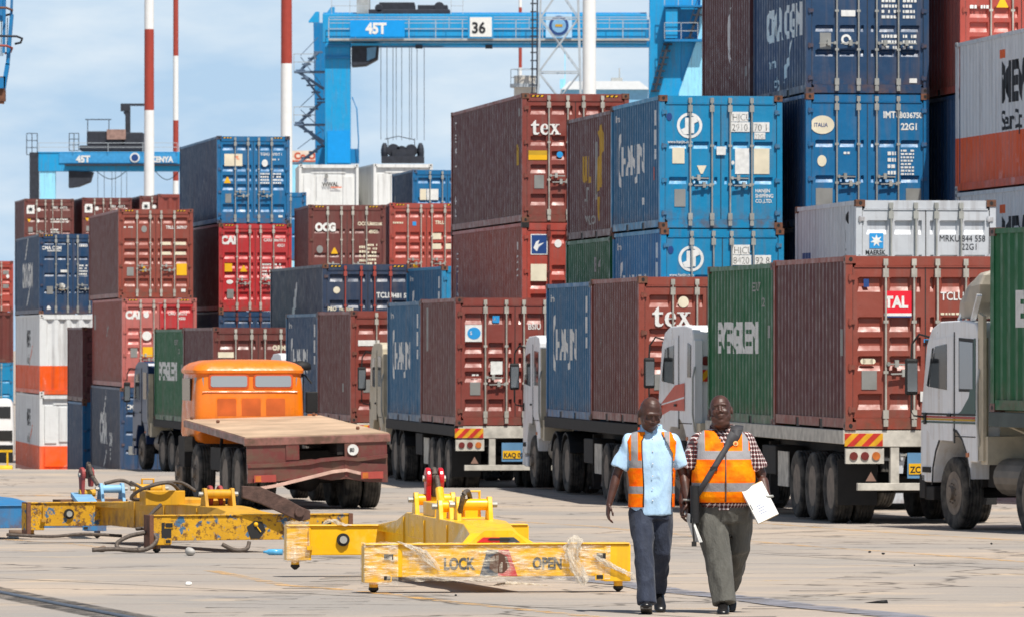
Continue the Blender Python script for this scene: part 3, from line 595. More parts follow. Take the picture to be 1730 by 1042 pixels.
q = place(200, 353, 52.0, HC)
container('rusty red container with an orange square and yellow triangle, topmost of its stack at left', L40, HC, q, R(8.4), 'brown2', 'H', 'rodp', 'brown2', 'brown3', haz=True, items=common(HC)+[('c', .84, 2.24, .09, .11, 'plate'), ('r', 1.9, .74, .33, .38, 'yellow_t'), ('lines', .18, 2.26, .32, .09, 1, 'white'), ('t', 1.55, 2.25, 'TRLU', .14, 'white', .03), ('t', 1.9, 2.25, '567017', .13, 'white', .03), ('r', 1.4, 1.72, .3, .1, 'cream'), ('r', 1.83, 1.72, .37, .1, 'cream'), ('r', 1.4, 1.40, .3, .1, 'cream'), ('r', 1.83, 1.40, .37, .1, 'cream'), ('r', 2.05, .2, .14, .1, 'white')])
container('faded pink and red container with CAI on its door, second of the stack at left', L40, HC, q-HCV+Vector((.12, -.05, 0)), R(8.4), 'pink', 'H', 'rodp', 'pink', 'brown2', doors=('pink', 'red'), haz=True, items=[('t', .12, 2.24, 'CAI', .34, 'white', .06), ('c', .79, 2.36, .09, .1, 'white'), ('c', .81, 1.68, .15, .15, 'white'), ('r', .68, 1.0, .32, .32, 'yellow_t'), ('r', .28, .98, .22, .30, 'plate'), ('c', 1.27, 1.62, .06, .1, 'white', .03), ('t', 1.5, 2.36, 'CAIU 285212', .13, 'white', .02), ('t', 1.85, 2.2, '4500', .13, 'white', .02), ('lines', 1.45, 1.66, .75, .12, 1, 'white')],
  side_items=[('r', 11.7, 1.9, .6, .5, 'plate'), ('poly', 6.8, 1.5, [(0, 0), (1.2, .5), (.8, .5), (.2, .1)], 'plate')])
container('navy container with white lettering on its side, standing on the ground at left', L40, HC, q-HCV*2+Vector((.06, -.1, 0)), R(8.4), 'navy', 'E', 'navy', 'rust', 'navy2', items=common(HC)+[('r', 1.0-.25, .9, .24, .3, 'cream'), ('t', .2, 2.2, 'CMA CGM', .2, 'white', .03)], side_items=[('t', 8.4, 1.05, 'CMA', 1.3, .06, 1.0, 'white'), ('t', 4.6, .95, 'CGM', .6, .04, 1.0, 'white'), ('t', 4.2, .5, '3.1', .5, .04, 1.0, 'white'), ('poly', 7.2, 1.9, [(0, 0), (.6, .1), (1.3, .7), (1.4, .9), (.9, .5)], 'white'), ('poly', 7, .2, [(0, 0), (.6, .1), (1.3, .5), (1.4, .7), (.9, .4)], 'white')])
q = place(366.5, 230, 51.0, HC)
container('bright blue container with a red and white sticker, the highest in the left half', L40, HC, q, R(8.9), 'blue2', 'H', 'galv', 'navy2', 'navy', haz=True, items=[('r', .25, 1.90, .6, .40, 'cream'), ('t', .58, 2.12, 'PIL', .16, 'orange_t', .03, .006), ('lines', .3, 1.94, .5, .1, 1, 'orange_t'), ('tri', .35, 1.33, .24, 'yellow_t'), ('r', .28, .68, .2, .3, 'plate'), ('t', 1.45, 2.25, 'TGHU', .13, 'white', .02), ('t', 1.8, 2.25, '457017 1', .12, 'white', .02), ('c', 1.6, 2.0, .1, .12, 'white'), ('lines', 1.85, 2.08, .22, .09, 1, 'white'), ('r', 2.05, .2, .14, .07, 'white')]+prints(1.45, 1.3, 4, .4))
container('bright red container with CAI and an orange square, under the highest blue one', L40, HC, q-HCV+Vector((.06, 0, 0)), R(8.9), 'red', 'H', 'rodp', 'rust', 'maroon', haz=True, items=[('t', .08, 2.22, 'CAI', .36, 'white', .06), ('r', .2, 1.3, .25, .27, 'yellow_t'), ('tri', .83, 1.3, .24, 'yellow_t'), ('c', .37, .96, .11, .07, 'white'), ('r', .28, .42, .22, .3, 'plate'), ('t', 1.5, 2.3, 'CAIU', .14, 'white', .02), ('t', 1.85, 2.3, '806752 2', .12, 'white', .02), ('t', 1.95, 2.12, '45G1', .14, 'white', .02)]+prints(1.45, 1.05, 5, .55))
container('navy container under the bright red one, partly behind the brown lorry load', L40, HC, q-HCV*2+Vector((.06, 0, 0)), R(8.9), 'navy', 'E', 'brown3', 'rust')
q = place(41, 336, 34.5, STD); Z = Vector((0, 0, STD))
def xlogo(): return [('r', .12, 1.85, .38, .42, 'white'), ('star', .31, 2.06, .15, 'black_t'), ('c', .72, 2.05, .09, .1, 'white', .0), ('tri', .24, 1.45, .17, 'yellow_t', 1), ('c', .67, 1.5, .08, .08, 'white'), ('r', .2, .95, .22, .25, 'plate'), ('t', 1.35, 2.1, 'TRIU', .16, 'white', .03), ('t', 1.75, 2.1, '4017 2', .15, 'white', .03), ('lines', 1.3, 1.4, .4, .25, 2, 'white'), ('lines', 1.75, 1.4, .4, .25, 2, 'white'), ('lines', 1.3, .9, .4, .25, 2, 'white')]
container('distant brown container with a white square logo, leftmost of the far top row', L20, STD, q, R(9), 'brown3', 'D', 'rodp', None, 'maroon', items=xlogo())
container('distant brown container below the leftmost of the far top row', L20, STD, q-Z, R(9), 'brown3', 'D', side='maroon')
container('distant brown container with a white square logo, second of the far top row', L20, STD, place(139, 334, 34.5, STD), R(9), 'brown3', 'D', 'rodp', None, 'maroon', items=xlogo())
container('distant brown container with a white square logo, behind the foot of the near striped mast', L20, STD, place(236, 331, 34.5, STD), R(9), 'brown3', 'D', 'rodp', None, 'maroon', items=xlogo())
container('distant brown container with a ribbed end wall, left of the highest blue container', L20, STD, place(267, 328, 34.5, STD), R(9), 'brown', 'V', cast='brown')
q = place(-58, 441, 33, STD)
container('faded red container cut by the left edge, top of the distant stack', L20, STD, q, R(6), 'orange_red', 'A', 'rodp', 'brown', items=[('c', 2.15, 1.8, .08, .1, 'white'), ('r', 1.9, 1.9, .3, .2, 'plate'), ('r', 1.9, 1.2, .3, .2, 'plate')])
container('dark red container with a ribbed end, cut by the left edge in the distant stack', L20, STD, q-Z, R(6), 'brown3', 'V')
container('sky blue container cut by the left edge, above the parked white van', L20, STD, q-Z*2, R(6), 'blue', 'B', 'galv')
container('pale container cut by the left edge, hidden behind the parked white van', L20, STD, q-Z*3, R(6), 'grey', 'B', 'galv')
q = place(521, 346, 54.0, HC)
container('dark brown container with slanted OCG lettering, behind the slate navy one', L20, HC, q, R(6.2), 'brown3', 'G', 'rodp', 'brown3', 'maroon', haz=True, items=[('t', .22, 2.08, 'OCG', .33, 'white', .07), ('c', .36, 1.5, .1, .12, 'plate'), ('tri', .82, 1.36, .22, 'yellow_t'), ('t', 1.55, 2.25, 'OCGU', .16, 'cream', .03), ('t', 1.95, 2.25, '8052180', .13, 'cream', .03), ('t', 1.9, 2.0, '45G1', .15, 'cream', .03), ('lines', 1.6, .95, .2, .7, 5, 'cream'), ('lines', 1.86, .9, .3, .8, 7, 'cream')])
container('dark brown container under the one with slanted OCG lettering', L20, HC, q-HCV, R(6.2), 'brown3', 'G')
q = place(658, 343, 51.5, HC)
container('faded coral container with a yellow triangle, left of the brown tower', L20, HC, q, R(4), 'orange_red', 'H', 'rodp', 'orange_red', 'maroon', haz=True, items=[('lines', .1, 2.2, .35, .1, 1, 'cream'), ('r', .76, 2.15, .12, .13, 'blue_t'), ('r', 1.4, 1.7, .3, .2, 'cream'), ('r', 1.4, 1.38, .3, .18, 'cream'), ('r', 1.85, 1.38, .3, .18, 'cream'), ('tri', .84, .76, .22, 'yellow_t'), ('t', 1.5, 2.2, 'TRLU', .16, 'cream', .03)])
container('faded coral container under the coral one left of the brown tower', L20, HC, q-HCV, R(4), 'orange_red', 'H')
container('small bright blue container with a white sticker, left of the brown tower', L20, HC, place(697, 287, 49, HC), R(7.9), 'blue2', 'H', 'galv', None, 'navy', items=[('r', .26, 1.85, .22, .38, 'cream'), ('r', .50, 1.85, .4, .38, 'white'), ('lines', .53, 1.9, .34, .28, 3, 'orange_t')], side_items=[('r', 5.4, .9, .3, 1.2, 'plate')])
q = place(505, 278, 41.5, HC)
container('white refrigerated container with a small dark logo, right of the highest blue container', L20, HC, q, R(3.4), 'white', 'R', cast='white', items=[('t', .95, 2.0, 'WWAL', .24, 'black_t', .03), ('r', 1.3, 1.94, .45, .04, 'orange_t'), ('c', 1.12, 2.42, .07, .1, 'plate'), ('r', .68, .9, .12, .5, 'white')])
container('plain white refrigerated container below the crane\'s hanging spreader', L20, HC, place(631, 277, 41.5, HC), R(8.5), 'white', 'R', cast='white')
container('blue container showing a sliver behind the highest blue one', L20, STD, place(411, 325, 44.0, STD), R(8), 'blue2', 'B', 'galv')
# ------------------------------------------------------------------ lorries
WH = {}
def wheel_meshes():
    b = MB(); t = [(.31, -.12), (.40, -.146), (.47, -.148), (.505, -.130), (.520, -.112)]
    for x in (-.075, -.028, .028, .075): t += [(.522, x-.017), (.508, x-.010), (.508, x+.010), (.522, x+.017)]
    t += [(.520, .112), (.505, .130), (.47, .148), (.40, .146), (.31, .12)]
    b.lathe(t, 40); WH['tyre'] = b.mesh('tyre', True); WH['tyre'].set_sharp_from_angle(angle=R(40))
    b = MB(); b.lathe([(.312, -.125), (.312, -.11), (.29, -.06), (.275, .03), (.24, .05), (.14, .03), (.135, -.03), (.11, -.05), (.02, -.055)], 32)
    for k in range(10): a = 2*math.pi*k/10; b.cyl((.03, .175*math.cos(a), .175*math.sin(a)), (0, .175*math.cos(a), .175*math.sin(a)), .014, 6)
    WH['rear'] = b.mesh('rim', True); WH['rear'].set_sharp_from_angle(angle=R(30))
    b = MB(); b.lathe([(.312, -.125), (.305, -.115), (.29, -.09), (.25, -.08), (.21, -.13), (.17, -.145), (.165, -.145), (.10, -.15), (.095, -.20), (.02, -.205)], 32); b.m(1)
    for k in range(8):
        a = 2*math.pi*k/8; b.cyl((-.107, .232*math.cos(a), .232*math.sin(a)), (-.08, .23*math.cos(a), .23*math.sin(a)), .026, 8)
    b.m(0)
    for k in range(10): a = 2*math.pi*k/10+.2; b.cyl((-.17, .14*math.cos(a), .14*math.sin(a)), (-.14, .14*math.cos(a), .14*math.sin(a)), .013, 6)
    WH['front'] = b.mesh('rim', True); WH['front'].set_sharp_from_angle(angle=R(30))
wheel_meshes()
def wheel(parent, x, y, kind='rear', dual=True, right=False, r=1.0, T=None):
    s_ = -1 if right else 1
    o = inst('wheel', WH[kind], [M['rim'], M['dark']], parent, (x, y, .52*r)); o.scale = (s_*r, r, r)
    inst('tyre', WH['tyre'], M['tyre'], o)
    if dual: inst('tyre', WH['tyre'], M['tyre'], o, (.33, 0, 0))
    if T is not None: o.matrix_local = T @ (Matrix.Translation((x, y, .52*r)) @ Matrix.Diagonal((s_*r, r, r, 1)))
    return o
def clip(poly, a, keep):
    out = []
    for i, p in enumerate(poly):
        q = poly[(i+1) % len(poly)]; fp, fq = keep*(p[0]-a), keep*(q[0]-a)
        if fp >= 0: out.append(p)
        if fp*fq < 0: t = fp/(fp-fq); out.append((p[0]+(q[0]-p[0])*t, p[1]+(q[1]-p[1])*t))
    return out
def chevrons(parent, x0, x1, z0, z1, y, T=None, sl=1.0, w_=.13):
    b = MB(); b.prism([(x0, z0), (x1, z0), (x1, z1), (x0, z1)], 'y', y-.006, y); b.m(1); h = (z1-z0)*sl; x = x0-abs(h)
    while x < x1+abs(h):
        p = [(x, z0), (x+w_, z0), (x+w_+h, z1), (x+h, z1)]
        p = clip(clip(p, x0+.004, 1), x1-.004, -1)
        if len(p) > 2: b.prism(p, 'y', y-.009, y-.006)
        x += w_*2
    o = b.build('striped_marker_plate', [mat('reflective_yellow', srgb(220, 164, 30), .5, 0, .2, 7), mat('reflective_red', srgb(196, 50, 40), .5, 0, .2, 7)], parent)
    if T is not None: o.matrix_local = T
    return o
LW = paint('lorry_white_paint', srgb(236, 237, 238), fade=.05, rust=.10, rough=.35, dirt=srgb(170, 150, 124)); LD = mat('chassis_grime_and_shade', srgb(36, 33, 31), .8, 0, .35, 6, .3)
LC = mat('dusty_cream_paint', srgb(196, 184, 160), .6, 0, .14, 5, .1); LB = mat('lorry_dark_blue_paint', srgb(18, 44, 84), .35, 0, .15, 3)
GL = glassy('dark_window_glass', srgb(26, 32, 38)); GLB = glassy('pale_window_glass', srgb(150, 160, 168), .15); CHROME = mat('mirror_steel', srgb(150, 156, 160), .25, .7, .1)
RED = mat('tail_light_red', srgb(112, 44, 40), .4, 0, .2, 9); AMB = mat('indicator_amber', srgb(196, 110, 48), .4, 0, .2, 9); DUSTW = mat('dusty_white_beam', srgb(192, 187, 176), .7, 0, .28, 5, .1)
def trailer(t, zd, beam=DUSTW, rail=None, plate_txt='ZC 6214', rear='a', length=12.3):
    b = MB()
    for x in (.62, 1.74): b.box(x, x+.14, .1, length-1.5, zd-.42, zd-.10); b.box(x, x+.14, length-1.5, length, zd-.28, zd-.10)
    for y in [.2+k*1.22 for k in range(10)]: b.box(.06, 2.4, y, y+.09, zd-.2, zd-.06)
    b.build('chassis', [LD], t)
    b = MB()
    b.box(.09, 2.36, .02, .12, zd-.25, zd-.004); b.build('rear_beam', [beam], t, bevel=.008)
    for x in (0, 2.36): b = MB(); b.box(x, x+.09, .02, length, zd-.21, zd-.004); b.build('side_rail', [rail or beam], t, bevel=.008)
    for y in (1.2, 2.7, 4.0):
        b = MB(); b.cyl((.3, y, .52), (2.15, y, .52), .075, 10); b.box(.95, 1.5, y-.25, y+.25, .45, .7); b.build('axle', [LD], t)
        wheel(t, .16, y); wheel(t, 2.28, y, right=True)
    # rear end
    chevrons(t, .02, .60, zd-.24, zd-.05, .018, w_=.11); chevrons(t, 1.84, 2.42, zd-.24, zd-.05, .018, sl=-1., w_=.11)
    for x in (.04, 1.82):
        b = MB(); b.box(x, x+.58, .03, .10, zd-.50, zd-.27); o = b.build('light_box', [beam], t)
        for k, m_ in enumerate((RED, RED, AMB)):
            b = MB(); b.cyl((x+.12+.17*k, .035, zd-.385), (x+.12+.17*k, .012, zd-.385), .062, 14); b.build('tail_light', [m_], o)
    b = MB()
    for x in (.72, 1.58): b.box(x, x+.13, .03, .16, zd-.80, zd-.25)
    b.box(.22, 2.22, .02, .12, zd-.90, zd-.79); b.build('bumper', [beam], t, bevel=.006)
    b = MB(); b.box(.98, 1.46, .05, .07, zd-.72, zd-.34); o = b.build('plate_board', [mat('faded_blue_board', srgb(96, 140, 176), .6)], t)
    b = MB(); b.box(1.0, 1.36, .038, .048, zd-.66, zd-.50); o2 = b.build('number_plate', [M['yellow_t']], t)
    for q_ in (o2,): door_text(q_, plate_txt, 1.02, zd-.635, .13, M['black_t'], .036, .03, .9)
    b = MB(); b.prism([(.34, zd-.76), (.50, zd-.76), (.42, zd-.62)], 'y', .015, .025); b.build('reflector', [mat('dusty_reflector', srgb(140, 110, 96), .5)], t)
    for y0 in (.55,):
        b = MB(); b.box(.02, .62, y0, y0+.02, .28, zd-.45); b.build('mud_flap', [M['black']], t); b = MB(); b.box(1.85, 2.45, y0, y0+.02, .28, zd-.45); b.build('mud_flap', [M['black']], t)
    b = MB()
    for x in (.45, 1.9): b = MB(); b.box(x, x+.14, 8.6, 8.74, .12, zd-.3); b.box(x-.06, x+.2, 8.55, 8.8, .10, .14); b.build('landing_leg', [LD], t)
    b = MB(); b.box(.08, .5, 6.1, 7.3, .62, 1.08); b.build('side_locker', [LD], t, bevel=.02)
    b = MB(); b.box(.1, .12, 5.1, 6.0, .45, 1.0); b.build('side_panel', [DUSTW], t)
def tractor(t, T, style='white', body=LW, zd=1.4, mirror=True, fairing=False, rear_axles=2, cab_y=0., L=2.25, lift=0.):
    """local frame: y=0 at the cab's back wall, x 0..2.45; the fifth wheel is behind (y<0)"""
    def pl(o): o.matrix_local = T; return o
    ax = 1.02+cab_y
    top = 2.98+lift
    poly = [(0, .98), (0, top-.12), (.06, top-.02), (.5, top+.02), (1.45, top), (1.80, top-.10), (2.0, top-.34), (2.16, 1.98), (L, 1.55), (L, .80), (L-.06, .66), (ax+.74, .66)]
    for k in range(0, 13): a = math.pi*(.04+.92*k/12); poly.append((ax+.74*math.cos(a), .62+.80*math.sin(a)))
    poly += [(ax-.74, .90), (ax-.76, .98)]
    poly = [p for p in poly]
    b = MB(); b.prism([(y, z) for y, z in poly], 'x', 0, 2.45); cabm = b.build('cab', [body], t, bevel=.05); pl(cabm); cabm.modifiers['bevel'].segments = 3
    def side(name, pts, m_, x=-.006, th=.012, par=cabm, label=None):
        b = MB(); b.prism(pts, 'x', x, x+th); o = b.build(name, [m_], par, label=label); return o
    zw = 2.0
    # door: outline, window, quarter window (children of the cab share its frame)
    d = side('door', [(.92, 1.02+.25), (.92, 2.78+lift), (1.72, 2.72+lift), (2.02, 1.98), (2.12, 1.50), (1.7, 1.28)], body, -.010, .016)
    side('door_seal', [(.86, 1.24), (.86, 2.83+lift), (.90, 2.83+lift), (.90, 1.24)], M['dark'], -.004, .01)
    side('window', [(1.16, 2.0), (1.16, 2.66+lift), (1.62, 2.62+lift), (1.78, 2.30), (1.84, 2.04)], GL, -.018, .012, cabm)
    side('vent_window', [(1.88, 2.04), (1.68, 2.60+lift), (1.74, 2.60+lift), (1.95, 2.06)], GL, -.018, .012, cabm)
    side('side_window', [(.14, 2.02), (.14, 2.68+lift), (.66, 2.70+lift), (.66, 2.02)] if style != 'stripe' else [(.12, 2.12), (.10, 2.66), (.30, 2.70), (.32, 2.12)], GLB if style == 'green' else GL, -.012, .012)
    side('window_frame', [(.10, 1.98), (.10, 2.73+lift), (.70, 2.75+lift), (.70, 1.98)], M['dark'], -.005, .01) if style == 'green' else None
    if style == 'green':
        side('green_panel', [(.04, 1.64), (.04, 2.74), (.10, 2.74), (.14, 2.3), (.3, 1.9), (.6, 1.70), (.8, 1.64)], mat('dark_green_trim', srgb(22, 70, 62), .4), -.008, .01)
        for dz, m_ in ((0, mat('dark_green_trim', srgb(22, 70, 62), .4)), (.04, M['gold']), (.075, mat('red_trim', srgb(170, 60, 50), .5)), (.115, M['dark'])):
            side('trim_stripe', [(.05, 1.52+dz), (2.19, 1.52+dz), (2.17, 1.55+dz), (.05, 1.55+dz)], m_, -.013, .006)
    if style == 'stripe':
        o = side('red_stripe', [(.5, 1.55), (.5, 2.02), (1.1, 1.98), (2.1, 1.62), (2.2, 1.42), (1.4, 1.55)], mat('orange_red_trim', srgb(206, 84, 58), .45), -.013, .006)
        side('white_line', [(.5, 1.76), (2.1, 1.62), (2.1, 1.64), (.5, 1.79)], LW, -.016, .004)
    b = MB(); b.box(-.03, .0, .98, 1.12, 1.62, 1.66); b.build('door_handle', [M['dark']], cabm)
    b = MB(); b.box(-.02, .02, ax+.80, L-.12, .80, .88); b.build('step', [LD], cabm); b = MB(); b.box(-.014, .0, .30, .40, 1.05, 1.11); b.build('side_marker', [AMB], cabm)
    side('panel_seam', [(.05, 1.33), (.84, 1.33), (.84, 1.345), (.05, 1.345)], M['seal'], -.003, .01)
    b = MB(); b.tube([(.02, -.06, 1.2), (-.03, -.10, 1.5), (-.03, -.10, 2.1), (.02, -.06, 2.3)], .016, 8); b.build('grab_rail', [M['galv']], cabm)
    # windscreen
    b = MB(); b.add([(.15, 2.02, top-.37), (2.3, 2.02, top-.37), (2.3, 2.175, 2.02), (.15, 2.175, 2.02)], [(0, 1, 2, 3)]); b.build('windscreen', [GL], cabm)
    b = MB(); b.box(.1, 2.35, 2.05, 2.34, top-.30, top-.26); b.build('sun_visor', [M['dark']], cabm)
    b = MB()                                                            # back wall pressings
    for k in range(5): z = 1.35+.27*k; b.box(.35, 2.1, -.022, .01, z, z+.17)
    b.box(.02, .16, -.05, .02, 1.0, 2.75); b.box(2.29, 2.43, -.05, .02, 1.0, 2.75); b.build('back_wall', [LC if style != 'stripe' else body], cabm, bevel=.01)
    if style == 'green': side('wheel_arch_trim', [(ax+.78*math.cos(math.pi*k/10), .62+.85*math.sin(math.pi*k/10)) for k in range(11)]+[(ax+.745*math.cos(math.pi*k/10), .62+.81*math.sin(math.pi*k/10)) for k in range(10, -1, -1)], M['dark'], -.004, .01)
    b = MB(); b.box(.25, 2.2, ax-.6, ax+.6, .62, 1.0); b.box(.3, .98, .0, ax-.7, .62, .95); pl(b.build('engine', [LD], t))
    b = MB(); b.box(.0, 2.45, L-.18, L+.06, .42, .78); b.box(.02, .4, ax+.74, L-.1, .40, .60); b.box(.02, .35, ax+.76, L-.12, .66, .76); pl(b.build('front_bumper', [LD if style == 'green' else body], t, bevel=.02))
    b = MB(); b.box(.1, .5, L+.05, L+.075, .52, .70); o = b.build('headlight', [GLB], t); pl(o)
    if mirror:
        b = MB(); b.tube([(.0, 1.90, top-.22), (-.10, 2.04, top-.18), (-.18, 2.12, top-.32), (-.19, 2.13, top-.55)], .016, 8); pass
        o = b.build('mirror_arm', [M['dark']], cabm); b = MB(); b.tube([(-.19, 2.13, 1.92), (-.19, 2.13, 1.68), (-.16, 2.1, 1.62), (-.02, 2.02, 1.60)], .014, 8); b.box(-.03, .01, 1.98, 2.06, 1.50, 1.66); b.build('mirror_stay', [M['dark']], cabm)
        b = MB(); b.box(-.28, -.09, 2.10, 2.18, 1.92, 2.45+lift*.5); o = b.build('mirror', [M['black']], cabm, bevel=.03)
        b = MB(); b.box(-.26, -.11, 2.092, 2.099, 1.97, 2.38); b.build('mirror_glass', [CHROME], cabm)
    if fairing:
        ring = []
        for z, y0, y1, x0 in ((3.02, .25, 1.35, .12), (3.25, .10, 1.15, .06), (3.5, -.02, .75, .04), (3.66, -.05, .35, .10), (3.70, 0., .2, .25)):
            ring.append([(x0, y0, z), (x0, (y0+y1)/2, z), (x0+.12, y1, z), (2.33-x0, y1, z), (2.45-x0, (y0+y1)/2, z), (2.45-x0, y0, z)])
        b = MB(); b.loft(ring); o = b.build('roof_fairing', [mat('dusty_grey_paint', srgb(176, 168, 154), .6, 0, .12, 4)], t, bevel=.03); pl(o)
        b = MB(); b.bar((.06, .3, 3.0), (.04, .0, 3.35), .07, .04); b.bar((.2, 1.2, 3.0), (.2, .9, 3.2), .05); b.build('fairing_bracket', [LW], o)
        b = MB(); b.prism([(-.2, 1.0), (-.2, 3.05), (.0, 3.1), (.0, 1.0)], 'x', .02, .07); pl(b.build('side_deflector', [LC], t))
    if style == 'stripe': o = chevrons(t, .10, .55, 2.05, 2.25, -.03, T); b = MB(); b.cyl((.22, -.04, 2.4), (.22, -.02, 2.4), .08, 16); pl(b.build('round_reflector', [RED], t))
    # chassis and wheels
    b = MB()
    for x in (.72, 1.60): b.box(x, x+.1, -3.6, .6, .78, 1.0)
    b.box(.6, 1.85, -2.9, -1.7, 1.0, 1.14)
    for y in (-3.5, -2.2, -1.0): b.box(.72, 1.7, y, y+.1, .8, .95)
    pl(b.build('tractor_chassis', [LD], t))
    b = MB(); b.cyl((.38, -1.5, .78), (.38, -.35, .78), .27, 18); b.box(.55, .7, -1.4, -.4, .75, .9); pl(b.build('fuel_tank', [mat('dull_tank_metal', srgb(120, 112, 102), .6, .3, .2)], t))
    b = MB(); b.box(.05, .60, -.30, -.05, .95, 1.35); b.tube([(.3, -.1, 1.9), (.3, -.5, 1.5), (.4, -.9, 1.4), (.5, -1.3, 1.1)], .02, 8); pl(b.build('air_tank_box', [LC], t))
    for ya in ([-2.0, -3.3] if rear_axles == 2 else [-1.95]):
        path = [(ya+.62*math.cos(a), .54+.62*math.sin(a)) for a in [math.pi*k/8 for k in range(1, 8)]]
        inn = [(ya+.59*math.cos(a), .54+.59*math.sin(a)) for a in [math.pi*k/8 for k in range(7, 0, -1)]]
        for x0 in (.0, 1.85):
            if rear_axles == 2: b = MB(); b.prism(path+inn, 'x', x0, x0+.62); pl(b.build('mudguard', [M['black']], t))
        wheel(t, .16, ya, T=T); wheel(t, 2.29, ya, right=True, T=T)
    wheel(t, .17, ax, 'front', False, T=T); wheel(t, 2.28, ax, 'front', False, True, T=T)
    b = MB(); b.cyl((.3, ax, .52), (2.15, ax, .52), .07, 8)
    for ya in ([-2.0, -3.3] if rear_axles == 2 else [-1.95]): b.cyl((.4, ya, .52), (2.1, ya, .52), .09, 10); b.ball((1.22, ya, .52), .24, 8)
    pl(b.build('axles', [LD], t))
    return cabm
def lorry(label, px, ybot, s, heading, zd, yaw=0., **kw):
    p = W(px, ybot, s); p.z -= zd
    t = thing('lorry', label, 'lorry', p, heading, 'lorries queueing in front of the container stacks')
    trailer(t, zd, plate_txt=kw.pop('plate_txt', 'ZC 6214'), beam=kw.pop('beam', DUSTW), rail=None if s > 110 else LD)  # farther trailers get dark side rails, shade of the flank put into colour
    T = Matrix.Translation((1.2, 11.3, 0)) @ Matrix.Rotation(yaw, 4, 'Z') @ Matrix.Translation((-1.2, 1.5, 0))
    tractor(t, T, zd=zd, **kw); return t, p
def load(px, ybot, s, heading, zd, specs):
    p = W(px, ybot, s); u_ = Vector((-math.sin(heading), math.cos(heading), 0)); y = 0
    for i, (label, body, style, kw) in enumerate(specs):
        container(label, L20, STD, p+u_*y+Vector((math.cos(heading), math.sin(heading), 0))*.03+Vector((0, 0, .003-.03*(i > 0))), heading+R(.15*i), body, style, group='containers carried by the lorries', **kw); y += L20+.05
EVER = [('t', 5.2, 1.18, 'EVERGREEN', .66, .05, 1.06, 'white'), ('t', 1.9, 2.15, 'EMCU 87', .2, .02, .8, 'plate'), ('t', 1.1, 1.9, '12', .2, .02, .8, 'plate'), ('r', .5, 1.4, .1, .2, 'plate')]
t1, p1 = lorry('white lorry with an orange red cab stripe, carrying the red TAL container', 1425, 726, 113.5, R(7.85), 1.41, R(6), style='stripe', fairing=False, lift=0.)
load(1425, 726, 113.5, R(7.85), 1.41, [
 ('red brown container with a red TAL sign on its door, on a lorry', 'brown2', 'A', dict(cast='brown2', side='maroon', handles=(0, 1), hmirror=True, items=[('r', .585, 1.735, .42, .33, 'red_t', -.012), ('r', .585, 1.695, .42, .04, 'white', -.012), ('r', .60, 1.675, .4, .02, 'navy_t', -.012), ('t', .60, 1.82, 'TAL', .23, 'white', .05, .02),
   ('r', .28, 2.12, .08, .12, 'navy_t'), ('t', 1.45, 1.93, 'TCLU', .17, 'white', .02), ('t', 1.88, 1.93, '214', .17, 'white', .02), ('lines', 1.45, 1.70, .5, .06, 1, 'cream'), ('r', .27, .98, .15, .08, 'cream', .0), ('c', .27, 1.02, .04, .04, 'cream'), ('c', .42, 1.02, .04, .04, 'cream'), ('lines', .28, 1.0, .14, .05, 1, 'plate'), ('r', .25, .60, .23, .28, 'plate'), ('r', 1.14, .42, .22, .15, 'white', -.002), ('r', 1.19, 1.30, .09, .05, 'blue_t', -.02), ('r', 1.16, 1.1, .12, .14, 'red_t', -.03)][:-1]+[('poly', 1.17, 1.12, [(0, 0), (.11, 0), (.11, .15), (0, .15)], 'plate')][:0],
   side_items=[('r', .5, 1.1, .10, .4, 'plate'), ('r', .9, 2.2, .08, .14, 'plate')])),
 ('green container with white EVERGREEN lettering, in front of the TAL container on the lorry', 'green', 'A', dict(cast='brown3', side_items=EVER))])
t3, p3 = lorry('white lorry carrying the container with the white tex logo and a blue one', 1076, 716.5, 96.3, R(7.3), 1.43, R(1), style='white')
load(1076, 716.5, 96.3, R(7.3), 1.43, [
 ('red brown container with a big white tex logo, low down on a lorry', 'brown2', 'A', dict(cast='rust', side='brown3', handles=(0, 1), items=[('tex', .24, 1.72, .245), ('c', .80, 2.14, .095, .10, 'cream'), ('ring', .80, 2.14, .06, .035, 'plate'), ('r', .28, .6, .2, .28, 'plate')], side_items=[('t', 5.0, 1.6, '(', .5, .03, 1.2, 'plate'), ('t', 5.0, 1.2, 'V', .35, .03, 1, 'plate'), ('t', 5.0, .85, '4', .3, .03, 1, 'plate')])),
 ('blue container with white HANJIN lettering beside the tex container on the lorry', 'blue2', 'B', dict(cast='navy2', side='blue3', side_items=HJ()))])
t4, p4 = lorry('cream cab lorry carrying the container with a round light blue emblem', 767, 719, 83.6, R(7.6), 1.32, R(1), style='white', body=LC, plate_txt='KAQ 024')
load(767, 719, 83.6, R(7.6), 1.32, [
 ('red brown container with a light blue round emblem on a white square, on a lorry', 'brown', 'A', dict(cast='brown3', side='brown3', items=[('r', .2, 1.70, .34, .34, 'white'), ('c', .38, 1.87, .135, .12, 'blue_t', .004), ('t', .30, 1.84, 'S', .1, 'white', .02, .012), ('r', .76, 2.08, .14, .14, 'blue_t'), ('t', .78, 2.12, 'A', .1, 'white', .02, .004), ('t', 1.48, 1.95, 'BSIU', .16, 'white', .02), ('t', 1.9, 1.95, '223', .16, 'white', .02), ('lines', 1.45, 1.72, .5, .05, 1, 'cream'), ('r', .72, 1.04, .24, .26, 'white'), ('lines', .75, 1.08, .18, .12, 2, 'blue_t'), ('r', .3, .62, .21, .26, 'plate'), ('lines', .34, 1.0, .16, .06, 1, 'white')], side_items=[('r', 5.1, 1.5, .2, .9, 'plate')])),
 ('blue container with white HANJIN lettering beside the round emblem container on the lorry', 'blue3', 'B', dict(cast='navy2', side='blue3', side_items=HJ()))])
